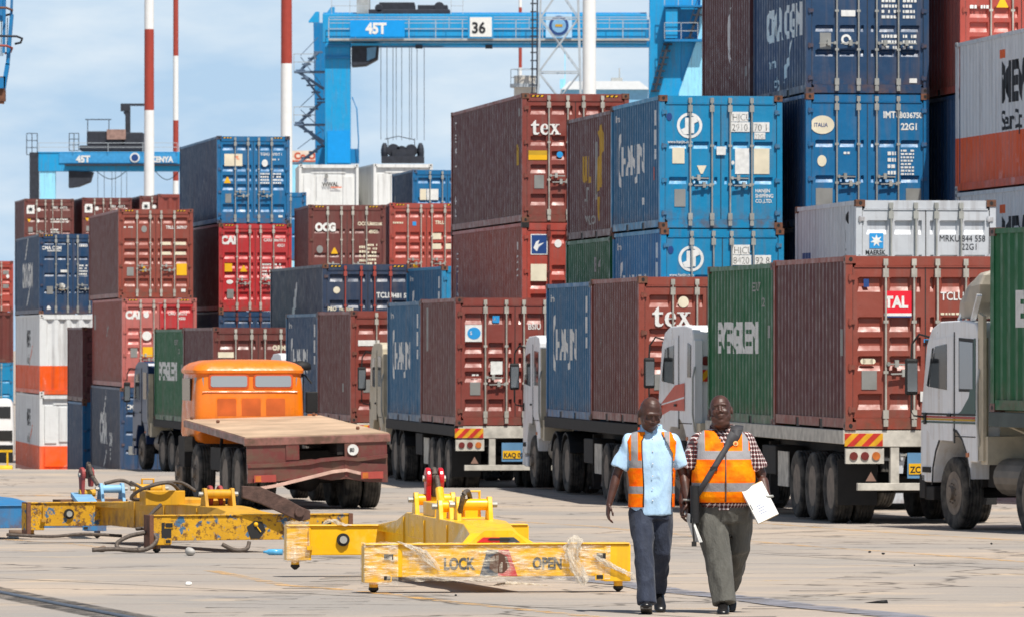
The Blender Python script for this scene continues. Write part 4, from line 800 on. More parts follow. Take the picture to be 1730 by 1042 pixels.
t5, p5 = lorry('lorry mostly hidden behind the orange flatbed truck', 590, 713.7, 73, R(9.1), 1.42, R(1), style='white')
load(590, 713.7, 73, R(9.1), 1.42, [
 ('brown container with a white and blue sticker, behind the cream lorry cab', 'brown', 'A', dict(cast='brown3', side='brown3', items=[('r', .18, 1.78, .5, .13, 'white'), ('t', .2, 1.8, 'SeaContainers', .1, 'blue_t', .02, .003), ('r', .3, .7, .22, .3, 'plate'), ('r', .75, 1.6, .2, .2, 'blue_t')], side_items=[('r', 1.6, .7, .1, .2, 'plate')])),
 ('dark blue container with white HANJIN lettering beside the orange cab', 'blue3', 'B', dict(cast='navy2', side='navy', side_items=HJ()))])
t6, p6 = lorry('dark blue lorry at the left carrying a green and a brown container', 358, 717, 63.5, R(10.6), 1.46, R(4), style='blue', body=LB, lift=.1)
load(358, 717, 63.5, R(10.6), 1.46, [
 ('brown container with a pale blue sticker, behind the orange cab', 'brown3', 'D', dict(cast='brown3', side='maroon', items=[('r', .14, 1.78, .42, .15, 'cream'), ('lines', .18, 1.8, .34, .1, 1, 'blue_t'), ('t', 1.6, 1.98, 'ORMU 56', .19, 'cream', .03)])),
 ('dark green container with white EVERGREEN lettering, between the blue cab and the orange cab', 'green', 'A', dict(cast='rust', side_items=EVER))])
# the lorry at the right edge stands more across; its near end is outside the picture
h2 = R(17); u2 = Vector((-math.sin(h2), math.cos(h2), 0)); pf = W(1672, 695, 119.6)
pr = pf-u2*12.25; zg = g(89)
t2 = thing('lorry', 'white lorry with green and gold trim and a roof fairing, right edge', 'lorry', (pr.x, pr.y, zg), h2, 'lorries queueing in front of the container stacks')
zd2 = pf.z-zg
trailer(t2, zd2, beam=mat('grey_green_beam', srgb(74, 84, 82), .7, 0, .2))
tractor(t2, Matrix.Translation((0, 12.75, 0)), style='green', fairing=True, rear_axles=1, lift=0.)
container('dark green container with white lettering, on the lorry at the right edge', L20, STD, pf-u2*6.058, h2, 'green', 'A', cast='brown3', group='containers carried by the lorries', side_items=[('t', 5.15, 1.22, 'EVERGREEN', .66, .05, 1.06, 'white'), ('r', 4.5, 2.25, .14, .18, 'plate')])

# ------------------------------------------------------------------ orange flatbed truck
OR = paint('orange_cab_paint', srgb(240, 124, 0), fade=.25, rust=.35, rough=.28, dirt=(.35, .12, .02, 1)); FB = paint('faded_maroon_bed_paint', srgb(114, 54, 50), fade=.45, rust=.8); PLY = mat('sun_bleached_bed_boards', srgb(186, 158, 130), .8, 0, .30, 1.2, .3)
hf = R(12.0); pc = W(414, 739, 99); gz = g(106)
fb = thing('flatbed_truck', 'old orange cab flatbed truck with an empty pale bed and dented tail', 'truck', (pc.x, pc.y, gz), hf)
zb = pc.z-gz; LT = 6.6                                                      # bed height at the tail, bed length
tilt = Matrix.Translation((0, 0, zb)) @ Matrix.Rotation(R(1.9), 4, 'X') @ Matrix.Rotation(R(-1.6), 4, 'Y')
def tl(o): o.matrix_local = tilt; return o
b = MB(); b.box(0, 2.5, 0, LT, -.012, .012); bed = tl(b.build('bed', [PLY], fb))
b = MB(); b.box(-.02, 2.52, -.03, .05, -.14, -.004); b.box(-.02, .04, .05, LT, -.12, -.004); b.box(2.46, 2.52, .05, LT, -.12, -.004); b.box(0, 2.5, LT-.05, LT+.02, -.12, -.004)
for k in range(9): b.box(.05, 2.45, .4+k*.75, .48+k*.75, -.14, -.02)
tl(b.build('bed_frame', [paint('dusty_pink_bed_edge', srgb(150, 98, 88), fade=.6, rust=.8)], fb, bevel=.008))
for q in ((.12, LT-.1), (2.35, LT-.15), (2.2, 1.3), (.35, LT-1.6)):
    b = MB(); b.ball((q[0], q[1], .04), .035, 5); tl(b.build('twist_lock', [M['rust']], fb))
b = MB()                                                                    # tail panel, cut out and buckled
b.box(.02, .92, 0, .03, -.62, -.14); b.box(.7, .93, -.02, .0, -.40, -.14); tl(b.build('tail_panel', [FB], fb))
b = MB(); b.box(1.72, 2.46, 0, .03, -.72, -.14); b.box(1.72, 1.92, -.02, .0, -.42, -.14); tl(b.build('tail_panel', [FB], fb))
def wavy(name, zs, hh, yy, m_):
    b = MB(); rings = []
    for x, z, y in zs: rings.append([(x, yy+y, z), (x, yy+y-.07, z+.01), (x, yy+y-.07, z+hh), (x, yy+y, z+hh)])
    b.loft(rings); tl(b.build(name, [m_], fb))
wavy('buckled_beam', [(.02, -.52, 0), (.6, -.52, 0), (1.1, -.50, .03), (1.3, -.46, .05), (1.7, -.44, .06), (1.95, -.47, .02), (2.45, -.42, 0)], .07, -.02, FB)
wavy('tail_board', [(.02, -.78, 0), (.6, -.76, 0), (1.15, -.72, .06), (1.5, -.78, .1), (1.75, -.76, .08), (2.1, -.82, .0), (2.45, -.84, 0)], .32, -.0, FB)
wavy('bent_bumper', [(.05, -.92, 0), (.5, -.86, .02), (1.0, -.76, .04), (1.5, -.66, .10), (1.75, -.64, .12), (2.05, -.72, .04)], .06, -.08, mat('bleached_pink_steel', srgb(214, 176, 160), .6, 0, .2, 6))
for x0 in (.12, 1.98):
    b = MB(); b.box(x0, x0+.38, -.13, -.10, -.76, -.64); o = tl(b.build('tail_light', [mat('faded_red_lens', srgb(170, 74, 66), .4)], fb))
    b = MB(); b.box(x0+.02, x0+.12, -.135, -.13, -.75, -.65); b.build('reflector', [AMB], o)
b = MB(); b.cyl((1.86, -.05, -.26), (1.86, -.02, -.26), .095, 20); o = tl(b.build('speed_disc', [M['white']], fb)); door_text(o, '80', 1.80, -.295, .10, M['black_t'], -.054, .03, .8)
b = MB(); b.box(.75, .9, 0.05, 8.6, -.34, -.12); b.box(1.6, 1.75, .05, 8.6, -.34, -.12); b.box(.6, 1.9, .8, 1.6, -.6, -.3); tl(b.build('chassis', [LD], fb))
for y in (1.05, 2.35):
    wheel(fb, .17, y); wheel(fb, 2.33, y, right=True); b = MB(); b.cyl((.35, y, .52), (2.15, y, .52), .09, 10); b.ball((1.25, y, .52), .25, 8); b.build('axle', [LD], fb)
wheel(fb, .2, 5.7, 'front', False, right=False); wheel(fb, 2.3, 5.7, 'front', False, right=True); wheel(fb, .2, 7.6, 'front', False); wheel(fb, 2.3, 7.6, 'front', False, right=True)
b = MB(); b.tube([(.3, 4.2, 1.25), (.25, 4.1, .95), (.3, 4.0, .8)], .03, 8); b.box(.15, .7, 3.5, 4.6, .6, 1.0); b.build('side_tank', [LD], fb)
# rounded cab: stacked rounded rectangles
def rrect(x0, x1, y0, y1, z, r, n=6):
    p = []
    for cx, cy, a0 in ((x1-r, y1-r, 0), (x0+r, y1-r, 90), (x0+r, y0+r, 180), (x1-r, y0+r, 270)):
        for k in range(n+1): a = R(a0+90*k/n); p.append((cx+r*math.cos(a), cy+r*math.sin(a), z))
    return p
cy0 = LT+.12; rings = []
for z, i, r in ((1.02, .10, .12), (1.10, .03, .14), (1.2, .0, .15), (1.6, .01, .17), (1.95, .02, .18), (2.28, .04, .20)): rings.append(rrect(.21+i, 2.24-i, cy0+i, cy0+1.75-i, z, r))
for z, i, r in ((2.30, .0, .22), (2.35, -.01, .24), (2.42, .03, .26), (2.48, .12, .30), (2.525, .28, .32), (2.545, .6, .30)): rings.append(rrect(.21+i, 2.24-i, cy0+i, cy0+1.75-i, z, r))
b = MB(); b.loft(rings); cab7 = b.build('cab', [OR], fb, True, autos=True)
def rplate(name, x0, x1, z0, z1, y, r, m_, th=.02, par=cab7):
    b = MB(); p = [(q[0], q[1]) for q in rrect(x0, x1, z0, z1, 0, r, 4)]; b.prism(p, 'y', y-th, y); return b.build(name, [m_], par)
for x0, x1 in ((.50, 1.17), (1.32, 1.98)):
    rplate('window_frame', x0-.035, x1+.035, 2.02, 2.28, cy0+.03, .05, mat('orange_rim_paint', srgb(206, 84, 30), .5)); rplate('rear_window', x0, x1, 2.05, 2.25, cy0+.012, .04, GLB, .01)
for x0, x1 in ((.62, .97), (1.07, 1.42), (1.52, 1.87)):
    rplate('pressed_panel', x0, x1, 1.36, 1.84, cy0+.028, .03, mat('rubbed_orange_panel', srgb(196, 92, 32), .55, 0, .2, 3), .02); rplate('panel_rim', x0-.02, x1+.02, 1.34, 1.86, cy0+.034, .04, OR, .02)
b = MB(); b.box(.25, 2.2, cy0+.1, cy0+1.6, .62, 1.04); b.box(.05, .6, cy0+.2, cy0+.9, .6, 1.15); b.build('engine_bay', [LD], fb)
b = MB(); b.tube([(.35, cy0+.01, 1.96), (2.1, cy0+.01, 1.96)], .010, 6); b.build('moulding', [OR], cab7)
# quarter windows set in the round corners
for sx, c in ((1, 2.18), (-1, .27)):
    a0 = Vector((c-.12*sx, cy0+.045, 0)); a1 = Vector((c+.025*sx, cy0+.20, 0))
    b = MB(); n_ = Vector((sx, -1, 0)).normalized()*.02
    b.add([a0+n_+Vector((0, 0, 1.80)), a1+n_+Vector((0, 0, 1.80)), a1+n_+Vector((0, 0, 2.22)), a0+n_+Vector((0, 0, 2.22))], [(0, 1, 2, 3)]); b.build('quarter_window', [GLB], cab7)
b = MB(); b.box(.195, .22, cy0+.5, cy0+1.4, 1.80, 2.2); b.box(2.235, 2.25, cy0+.5, cy0+1.4, 1.80, 2.2); b.build('side_window', [GL], cab7)
b = MB(); b.box(.3, 2.2, cy0+1.66, cy0+1.745, 1.85, 2.24); b.build('windscreen', [GL], cab7)
b = MB(); b.tube([(2.28, cy0+1.4, 2.2), (2.5, cy0+1.5, 2.25), (2.62, cy0+1.45, 2.1)], .018, 8); b.build('mirror_arm', [M['dark']], fb)
b = MB(); b.box(2.50, 2.72, cy0+1.35, cy0+1.45, 1.55, 1.95); b.build('mirror', [M['black']], fb, bevel=.02)
b = MB(); b.box(2.52, 2.70, cy0+1.33, cy0+1.348, 1.48, 1.54); b.build('indicator', [AMB], fb)
b = MB(); b.lathe([(.16, 0), (.2, .02), (.2, .1), (.14, .16), (.02, .18)], 20); o = b.build('air_intake', [M['black']], fb, True); o.matrix_local = Matrix.Translation((2.38, cy0+1.3, 2.34)) @ Matrix.Rotation(R(-90), 4, 'Y')
b = MB(); b.tube([(2.38, cy0+1.3, 1.4), (2.38, cy0+1.3, 2.38)], .06, 10); b.build('intake_pipe', [M['black']], fb)

# ------------------------------------------------------------------ white van cut by the left edge, with a yellow bumper bar
pv = W(24, 795, 50); van = thing('van', 'white van cut by the left edge, parked by a yellow bumper bar', 'van', (pv.x, pv.y, g(pv.y)), R(4))
b = MB(); b.loft([rrect(-4.6+i, 0-j, 0, 1.9, z, .18) for z, i, j in ((.45, .05, .05), (.8, 0, 0), (1.6, .0, .0), (1.95, .05, .02), (2.45, .2, .05), (2.57, .35, .12), (2.62, .6, .25))]); vb = b.build('body', [mat('van_white_paint', srgb(240, 240, 240), .3, 0, .05)], van, True, autos=True)
b = MB(); b.box(-4.2, -.12, -.012, .08, 1.96, 2.36); b.build('side_window', [GL], vb)
b = MB(); b.box(-4.3, -.06, -.015, .06, 1.20, 1.55); b.build('dark_panel', [M['dark']], vb)
b = MB(); b.box(-4.5, -.04, -.018, .06, .46, 1.06); b.build('lower_skirt', [M['black']], van)
for x in (-1.0, -3.6): b = MB(); b.cyl((x, -.03, .38), (x, .2, .38), .38, 20); b.build('wheel', [M['tyre']], van)
b = MB(); b.tube([(-4.5, -.7, .22), (.0, -.7, .22)], .17, 12); b.box(-4.5, -.0, -.75, -.65, .83, .91)
for x in (-4, -2, -.2): b.box(x, x+.06, -.74, -.66, .2, .86)
br = b.build('barrier', [mat('yellow_barrier_paint', srgb(226, 178, 20), .5, 0, .15)], None, loc=(pv.x, pv.y, g(pv.y))); tag(br, 'yellow barrier of a thick pipe under a thin rail, by the white van', 'barrier')
# ------------------------------------------------------------------ lifting spreaders lying on the yard
YN = paint('fresh_yellow_paint', srgb(246, 188, 4), fade=.06, rust=.12, rough=.3, dirt=(.42, .24, .03, 1))
YO = paint('worn_yellow_paint', srgb(206, 152, 14), fade=.2, rust=1.0, rough=.55, dirt=(.13, .08, .04, 1))
BL = paint('worn_light_blue_paint', srgb(38, 118, 172), fade=.3, rust=.8, rough=.5)
RO = mat('steel_wire_rope', srgb(92, 82, 74), .6, .3, .4, 30, .5); REDP = mat('glossy_red_hook_paint', srgb(190, 26, 38), .3, 0, .12, 6); REDO = mat('faded_red_hook_paint', srgb(150, 60, 58), .6, 0, .25, 8)
def old_yellow():                                                      # chipped paint with an older blue coat showing
    t = NT('chipped_yellow_over_blue'); v = t.coords(); c = t.mix(t.ramp(t.noise(v, 2, 5), .35, .7, 0, .6), srgb(214, 160, 14), srgb(176, 126, 24))
    c = t.mix(t.ramp(t.noise(v, 7, 6, .65), .56, .60), c, srgb(62, 104, 136)); c = t.mix(t.ramp(t.noise(v, 13, 9, .75), .53, .58, 0, .85), c, srgb(84, 52, 34))
    t.l(c, t.b.inputs['Base Color']); t.b.inputs['Roughness'].default_value = .7; t.bump(t.noise(v, 20, 6), .5, .01); return t.m
YC = old_yellow()
def film_mat():
    t = NT('clear_wrapping_film'); v = t.coords((3, 3, 14)); v2 = t.coords((5, 5, 5))
    t.b.inputs['Base Color'].default_value = srgb(248, 236, 214); t.b.inputs['Roughness'].default_value = .22; t.b.inputs['Specular IOR Level'].default_value = .9
    n1 = t.noise(v, 2.2, 7, .6); n2 = t.noise(v2, 1.2, 5, .6); mu = t.n('ShaderNodeMath', operation='MULTIPLY'); t.l(t.ramp(n1, .40, .68, .05, .95), mu.inputs[0]); t.l(t.ramp(n2, .34, .64, .2, 1.0), mu.inputs[1])  # pale opaque streaks paint the film's bright glints into its alpha
    t.l(mu.outputs[0], t.b.inputs['Alpha']); t.bump(t.noise(v, 2.2, 7, .6), .9, .03); return t.m
FILM = film_mat()
def film_bunch_mat():
    t = NT('crumpled_film'); v = t.coords((9, 9, 3)); t.b.inputs['Base Color'].default_value = srgb(250, 240, 222); t.b.inputs['Roughness'].default_value = .2
    t.l(t.ramp(t.noise(v, 1.2, 5, .6), .38, .70, .12, .70), t.b.inputs['Alpha']); t.bump(t.noise(v, 3, 6, .65), 1.0, .04); return t.m
FILMB = film_bunch_mat()
def lugs(t, cx, cy, z0, mt, hz=.22, w_=.30, tag_='lug', rope=True, loop=True):
    for sx in (-1, 1):
        x = cx+sx*w_/2
        b = MB(); p = [(cy-.13, z0-.02), (cy+.13, z0-.02), (cy+.065, z0+hz*.75), (cy+.04, z0+hz), (cy-.04, z0+hz), (cy-.065, z0+hz*.75)]; b.prism(p, 'x', x-.022, x+.022)
        b.build('lug', [mt], t, bevel=.006)
        b = MB(); b.cyl((x+sx*.02, cy, z0+hz*.68), (x+sx*.075, cy, z0+hz*.68), .028, 8); b.build('nut', [M['galv']], t, autos=True)
    b = MB(); b.cyl((cx-w_/2, cy, z0+hz*.68), (cx+w_/2, cy, z0+hz*.68), .055, 16); b.build('sheave', [mt], t, True, autos=True)
    if loop:
        b = MB(); b.tube([(cx-.09, cy+.02, z0+.04), (cx-.09, cy+.02, z0+hz+.05), (cx+.06, cy+.02, z0+hz+.05), (cx+.06, cy+.02, z0+.04)], .016, 8); b.build('guard_loop', [mt], t)
def shackle(t, cx, cy, z0, top, mr, mt):
    """pair of thick red hook plates with a rope eye between them"""
    for sx in (-1, 1):
        x = cx+sx*.062; b = MB(); pts = []
        r_ = .105; zc = top-r_
        for k in range(17): a = R(-40+260*k/16); pts.append((cy+r_*math.cos(a), zc+r_*math.sin(a)))
        low = z0+.05 if sx < 0 else zc-.16
        pts += [(cy-.05, low), (cy+.05, low)]; b.prism(pts, 'x', x-.026, x+.026)
        b.build('hook_plate', [mr], t, bevel=.014)
        b = MB(); b.cyl((x, cy, zc), (x+sx*.05, cy, zc), .03, 8); b.build('bolt', [M['galv']], t)
    b = MB(); b.cyl((cx-.1, cy, z0+.09), (cx+.12, cy, z0+.09), .05, 12); b.build('pin', [mt], t)
def spreader(label, loc, hd, mt, mend, style='new', cat='lifting spreader', L=6.05, k_=1.0):
    t = thing('lifting_spreader', label, cat, loc, hd, 'container lifting spreaders lying on the yard')
    z0, z1 = .125, .435
    for y0, y1, nm in ((0, .20, 'end_beam'), (L-.20, L, 'end_beam')):
        b = MB(); b.box(0, 2.44, y0, y1, z0+.02, z1-.0)
        for x0, x1 in ((-.008, .24), (2.20, 2.448)): b.box(x0, x1, y0-.006, y1+.006, z0-.03, z1-.003)
        b.box(.0, 2.44, y0-.02, y1+.02, z1, z1+.014)
        b.build(nm, [mend], t, bevel=.012)
        for x in (.09, 2.35):
            yc = (y0+y1)/2
            b = MB(); b.cyl((x, yc, .05), (x, yc, z0), .042, 12); b.build('twistlock_housing', [mt], t)
            b = MB(); b.lathe([(.03, 0), (.046, .01), (.046, .03), (.012, .06)], 14); o = b.build('twistlock', [M['dark']], t); o.matrix_local = Matrix.Translation((x, yc, .058)) @ Matrix.Rotation(R(90), 4, 'Y')
            # pocket and pivot on the face
            if y0 == 0:
                for zz, w_, h_ in ((z0+.18, .085, .05), (z0-.005, .06, .035)):
                    xx = x+.08 if x < 1 else x-.22
                    b = MB(); b.box(xx-.012, xx+w_+.012, y0-.012, y0-.004, zz-.012, zz+h_+.012); b.m(1).box(xx, xx+w_, y0-.016, y0-.011, zz, zz+h_); b.build('inspection_port', [mend, M['dark']], t)
        if y0 > 0:
            b = MB(); b.cyl((.56, y0-.03, .30), (.56, y0+.02, .30), .065, 20); b.m(1).cyl((.56, y0-.05, .30), (.56, y0-.02, .30), .038, 12); b.build('pivot_cap', [M['dark'], M['galv']], t)
            b = MB(); b.tube([(.22, y0-.03, .2), (.22, y0-.03, .42)], .012, 8); b.box(.19, .25, y0-.05, y0-.005, .20, .24); b.build('latch_rod', [mt], t)
    # spine: low box carrying a trapezoid ridge, sloping flanks towards the ends
    b = MB(); b.box(.983, 1.497, .2, L-.2, .16, z1-.04); b.build('spine_box', [mt], t, bevel=.01)
    def sec(y, w_, zt, k=1.0): return [(1.24-w_, y, z1-.05), (1.24+w_, y, z1-.05), (1.24+w_*k, y, zt), (1.24-w_*k, y, zt)]
    b = MB(); b.loft([sec(.10, .34, .445, 1), sec(.35, .31, .435+.095*k_, .72), sec(.80, .27, .435+.17*k_, .8), sec(1.3, .26, .435+.18*k_), sec(4.3, .26, .435+.18*k_), sec(5.0, .27, .435+.085*k_, .95), sec(L-.15, .33, .45)]); b.build('spine', [mt], t, bevel=.008)
    for y, h_ in ((1.5, .435+.16*k_), (3.0, .435+.16*k_), (4.4, .435+.155*k_)):
        b = MB(); b.prism([(.965, .18), (.965, h_-.03), (.99, h_), (1.49, h_), (1.515, h_-.03), (1.515, .18)], 'y', y, y+.025); b.build('rib', [mt], t)
    b = MB(); b.box(1.02, 1.46, 2.6, 3.4, .43+.17*k_, .43+.32*k_); b.build('gear_cover', [mt], t, bevel=.012)
    return t
# --- the new one in the foreground
loc = W(617, 1000, 186.0); loc.z = g(loc.y)
s1 = spreader('new bright yellow spreader wrapped in clear film, marked LOCK and OPEN', loc, R(9), YN, YN)
shackle(s1, 1.20, 3.9, .60, 1.06, REDP, YN)
lugs(s1, 1.20, 3.9, .60, YN, .22, .36, rope=False, loop=False); lugs(s1, 1.26, 1.75, .60, YN, .23, .30)
lugs(s1, 1.05, 2.15, .60, YN, .19, .10, loop=False)
def rope(t, pts, r=.022, m_=None, name='wire_rope'):
    P_ = [Vector(p) for p in pts]; out = []
    for i in range(len(P_)-1):
        p0, p1, p2, p3 = P_[max(i-1, 0)], P_[i], P_[i+1], P_[min(i+2, len(P_)-1)]
        for k in range(8):
            u_ = k/8; out.append(.5*((2*p1)+(p2-p0)*u_+(2*p0-5*p1+4*p2-p3)*u_*u_+(3*p1-p0-3*p2+p3)*u_**3))
    out.append(P_[-1]); b = MB(); b.tube(out, r, 8); return b.build(name, [m_ or RO], t, True)
rope(s1, [(1.20, 3.86, .78), (1.20, 3.84, .95), (1.20, 3.90, 1.04), (1.20, 4.0, .95), (1.2, 4.0, .8)], .03)
rope(s1, [(1.21, 3.8, .98), (1.22, 3.72, .86), (1.235, 3.6, .7), (1.22, 3.4, .55), (1.23, 3.3, .4)], .026)
b = MB(); b.cyl((1.222, 3.70, .86), (1.228, 3.62, .72), .042, 12); b.build('ferrule', [YN], s1)
rope(s1, [(1.5, 3.2, .42), (1.5, 3.1, .58), (1.55, 3.0, .5), (1.6, 2.9, .36)], .022); rope(s1, [(1.62, 2.4, .55), (1.66, 2.2, .48), (1.72, 2.0, .36)], .026, CHROME, 'hydraulic_hose')
rope(s1, [(1.12, 1.7, .64), (1.14, 1.6, .84), (1.2, 1.7, .88), (1.24, 1.8, .8)], .024)
b = MB(); b.prism([(.30+.68, .45), (1.5, .45), (1.37, .56), (1.11, .56)], 'y', .098, .116); o = b.build('ridge_end', [YN], s1)
b = MB(); b.prism([(1.04, .455), (1.25, .455), (1.25, .50), (1.10, .50)], 'y', .088, .096); b.build('red_patch', [mat('decal_red', srgb(196, 36, 48), .5)], s1)
b = MB(); b.prism([(1.25, .455), (1.44, .455), (1.38, .50), (1.25, .50)], 'y', .088, .096); b.build('dark_patch', [mat('decal_slate', srgb(56, 68, 84), .5)], s1)
b = MB(); b.prism([(1.16, .472), (1.33, .472), (1.35, .482), (1.33, .492), (1.16, .492), (1.14, .482)], 'y', .082, .087); b.build('slot', [M['dark']], s1)
b = MB(); b.prism([(1.05, .15), (1.22, .15), (1.22, .39), (1.12, .39)], 'y', -.006, -.001); b.build('dark_mark', [mat('decal_slate', srgb(56, 68, 84), .5)], s1)
b = MB(); b.prism([(1.22, .15), (1.40, .15), (1.32, .39), (1.22, .39)], 'y', -.006, -.001); b.build('red_mark', [mat('decal_red', srgb(196, 36, 48), .5)], s1)
b = MB(); b.prism([(1.14, .22), (1.20, .18), (1.27, .18), (1.33, .24), (1.30, .33), (1.22, .37), (1.15, .32)], 'y', -.010, -.005); b.build('cut_out', [mat('film_covered_hole', srgb(92, 62, 48), .4)], s1)
for tx, x in (('LOCK', .72), ('OPEN', 1.54)): door_text(s1, tx, x, .215, .145, mat('stencil_slate', srgb(62, 62, 60), .6), -.003, .045, .72)
def film(t, name, x0, x1, y0, y1, z0, z1, amp, m_, seed, nx=130):
    """closed sleeve of film round a beam, pulled tight with wrinkles"""
    rings = []
    for i in range(nx+1):
        x = x0+(x1-x0)*i/nx; ring = []
        per = [(y0, z0), (y0, (z0+z1)/2-.05), (y0, (z0+z1)/2+.05), (y0, z1), ((y0+y1)/2, z1), (y1, z1), (y1, (z0+z1)/2), (y1, z0), ((y0+y1)/2, z0)]
        for j, (y, z) in enumerate(per):
            d = amp*(.7+noise.noise(Vector((x*9+seed, j*1.7, seed)))+.7*noise.noise(Vector((x*34+seed, j*2.9, seed)))); cyy, czz = (y0+y1)/2, (z0+z1)/2
            v = Vector((0, y-cyy, z-czz)).normalized()*d; ring.append((x+.01*noise.noise(Vector((x*20, j, 3))), y+v.y, z+v.z))
        rings.append(ring)
    b = MB(); b.loft(rings, cap=False); return b.build(name, [m_], t, False)
film(s1, 'film_wrap', .34, 2.26, -.004, .204, .118, .44, .014, FILM, 1.); film(s1, 'film_wrap', -.012, .30, -.012, .208, .085, .45, .012, FILM, 7., 20)
film(s1, 'film_wrap', -.012, .22, L40*0+5.83, 6.07, .09, .47, .02, FILM, 4., 20)
def bunch(t, pts, rad, seed, m_=FILMB):
    P_ = [Vector(p) for p in pts]; rings = []; N_ = 5
    for i in range((len(P_)-1)*N_+1):
        a_, u_ = divmod(i, N_); u_ /= N_
        if a_ >= len(P_)-1: a_, u_ = len(P_)-2, 1.
        p = P_[a_].lerp(P_[a_+1], u_); r_ = rad[a_]*(1-u_)+rad[a_+1]*u_; ring = []
        for k in range(26):
            an = 2*math.pi*k/26; q = r_*(.40+1.1*abs(noise.noise(Vector((math.cos(an)*2.6, math.sin(an)*2.6, i*.16+seed))))+.22*abs(noise.noise(Vector((math.cos(an)*8, math.sin(an)*8, i*.5+seed)))))
            ring.append(p+Vector((q*math.cos(an), q*.42*math.sin(an), .5*r_*noise.noise(Vector((an*3, i*.9, seed))))))
        rings.append(ring)
    b = MB(); b.loft(rings, cap=False); return b.build('crumpled_film', [m_], t, False)
bunch(s1, [(1.93, -.03, .52), (1.92, -.04, .46), (1.90, -.05, .38), (1.91, -.05, .3), (1.95, -.05, .2), (1.99, -.04, .10), (2.0, -.04, .06)], [.02, .10, .09, .075, .075, .05, .015], 2.)
bunch(s1, [(2.1, -.03, .34), (2.2, -.03, .27), (2.3, -.03, .22), (2.42, -.03, .17), (2.5, -.02, .10)], [.02, .045, .05, .05, .01], 5.)
bunch(s1, [(.30, -.02, .47), (.40, -.03, .43), (.50, -.03, .38), (.60, -.03, .29), (.68, -.02, .20)], [.02, .05, .07, .06, .01], 8.)
bunch(s1, [(.35, 5.84, .45), (.45, 5.84, .50), (.55, 5.84, .45), (.72, 5.84, .44)], [.02, .05, .05, .01], 12.)
bunch(s1, [(1.38, 1.2, .02), (1.5, 1.2, .04), (1.7, 1.2, .03), (1.9, 1.2, .01)], [.02, .07, .05, .01], 14.)
# --- the old chipped yellow one
loc = W(256, 937, 143.0); loc.z = g(loc.y)
s2 = spreader('old chipped yellow spreader with blue showing through and a rusty arm lying on it', loc, R(18.5), YO, YC, L=6.3, k_=.45)
lugs(s2, 1.2, 1.35, .51, YO, .22, .34, loop=False); shackle(s2, 1.2, 1.5, .46, .76, REDO, YO); lugs(s2, 1.22, 4.6, .51, YO, .21, .34)
b = MB(); b.box(.55, 1.05, 2.3, 2.6, .50, .68); b.build('junction_box', [YO], s2, bevel=.01)
b = MB(); rr_ = []
for k, (x, z) in enumerate(((1.08, .72), (1.30, .68), (1.62, .54), (1.80, .45), (1.92, .44))):
    w_ = (.07, .10, .10, .09, .05)[k]; rr_.append([(x, -.05-.02, z-w_), (x, -.11-.02, z-w_), (x, -.11-.02, z+w_), (x, -.05-.02, z+w_)])
b.loft(rr_); b.cyl((1.78, -.16, .47), (1.78, -.03, .47), .06, 14); b.build('rusty_arm', [mat('scabby_rust', srgb(88, 66, 58), .85, .1, .4, 12, .6)], s2, bevel=.01)
b = MB(); b.prism([(1.22, .16), (1.32, .16), (1.40, .26), (1.36, .36), (1.26, .37), (1.17, .30)], 'y', -.008, .001); b.build('cut_out', [M['dark']], s2)
b = MB(); b.ball((1.28, -.012, .33), .028, 6); b.bar((1.28, -.015, .32), (1.34, -.015, .24), .012); b.build('lever', [M['yellow_t']], s2)
for x in (.12, 2.1): b = MB(); b.box(x, x+.12, -.009, -.002, .18, .36); b.build('opening', [M['dark']], s2)
for x in (-.03, 2.43): b = MB(); b.box(x, x+.05, -.03, .24, .05, .45); b.build('end_post', [M['rust']], s2)
b = MB(); b.box(.0, .05, 6.04, 6.32, .05, .45); b.build('end_post', [M['rust']], s2)
rope(s2, [(1.0, 2.4, .68), (.8, 2.2, .78), (.5, 2.3, .70), (.45, 2.6, .58), (.75, 2.9, .56)], .022); rope(s2, [(.9, 4.3, .74), (1.0, 3.8, .62), (.8, 3.0, .58), (.7, 2.6, .74), (1.0, 2.4, .78), (1.15, 2.2, .68)], .02)
rope(s2, [(.6, 1.8, .52), (.3, 1.2, .40), (.1, .5, .30), (-.1, .3, .28)], .022)
rope(s2, [(-.02, .15, .24), (-.25, .1, .2), (-.42, .0, .12), (-.38, -.05, .05), (-.1, -.1, .05), (.05, -.05, .16), (0, .05, .26)], .026); rope(s2, [(-.2, -.1, .04), (-.5, -.15, .06), (-.75, -.1, .05)], .026)
rope(s2, [(.85, -.05, .10), (1.0, -.08, .03), (1.15, -.05, .04), (1.2, .0, .12)], .025); rope(s2, [(-.3, 5.9, .05), (.2, 5.6, .03), (.6, 5.5, .06), (1.1, 5.5, .03)], .02)
# --- the blue one behind
loc = W(-124, 905, 129.0); loc.z = g(loc.y)
s3 = spreader('blue spreader with faded red hook plates, cut by the left edge of the yard', loc, R(20), BL, BL, k_=.45)
BLL = mat('pale_blue_paint', srgb(128, 178, 214), .5, 0, .15)
b = MB(); b.bar((2.3, .3, .42), (2.75, 2.3, .52), .26, .06); b.build('flank_plate', [BLL], s3)
b = MB(); b.box(2.36, 3.3, 1.9, 2.3, .2, .46); b.build('raised_block', [mat('rust_brown_block', srgb(110, 80, 60), .8, 0, .3, 8)], s3)
shackle(s3, 2.75, 2.0, .46, .90, REDO, YO); lugs(s3, 3.1, 2.0, .44, BLL, .24, .3, loop=False)
rope(s3, [(2.75, 1.95, .75), (2.75, 1.9, .95), (2.78, 1.85, .8), (2.85, 1.8, .66)], .03); rope(s3, [(2.95, 1.8, .68), (3.2, 1.8, .72), (3.38, 1.8, .6), (3.36, 1.8, .42)], .024)

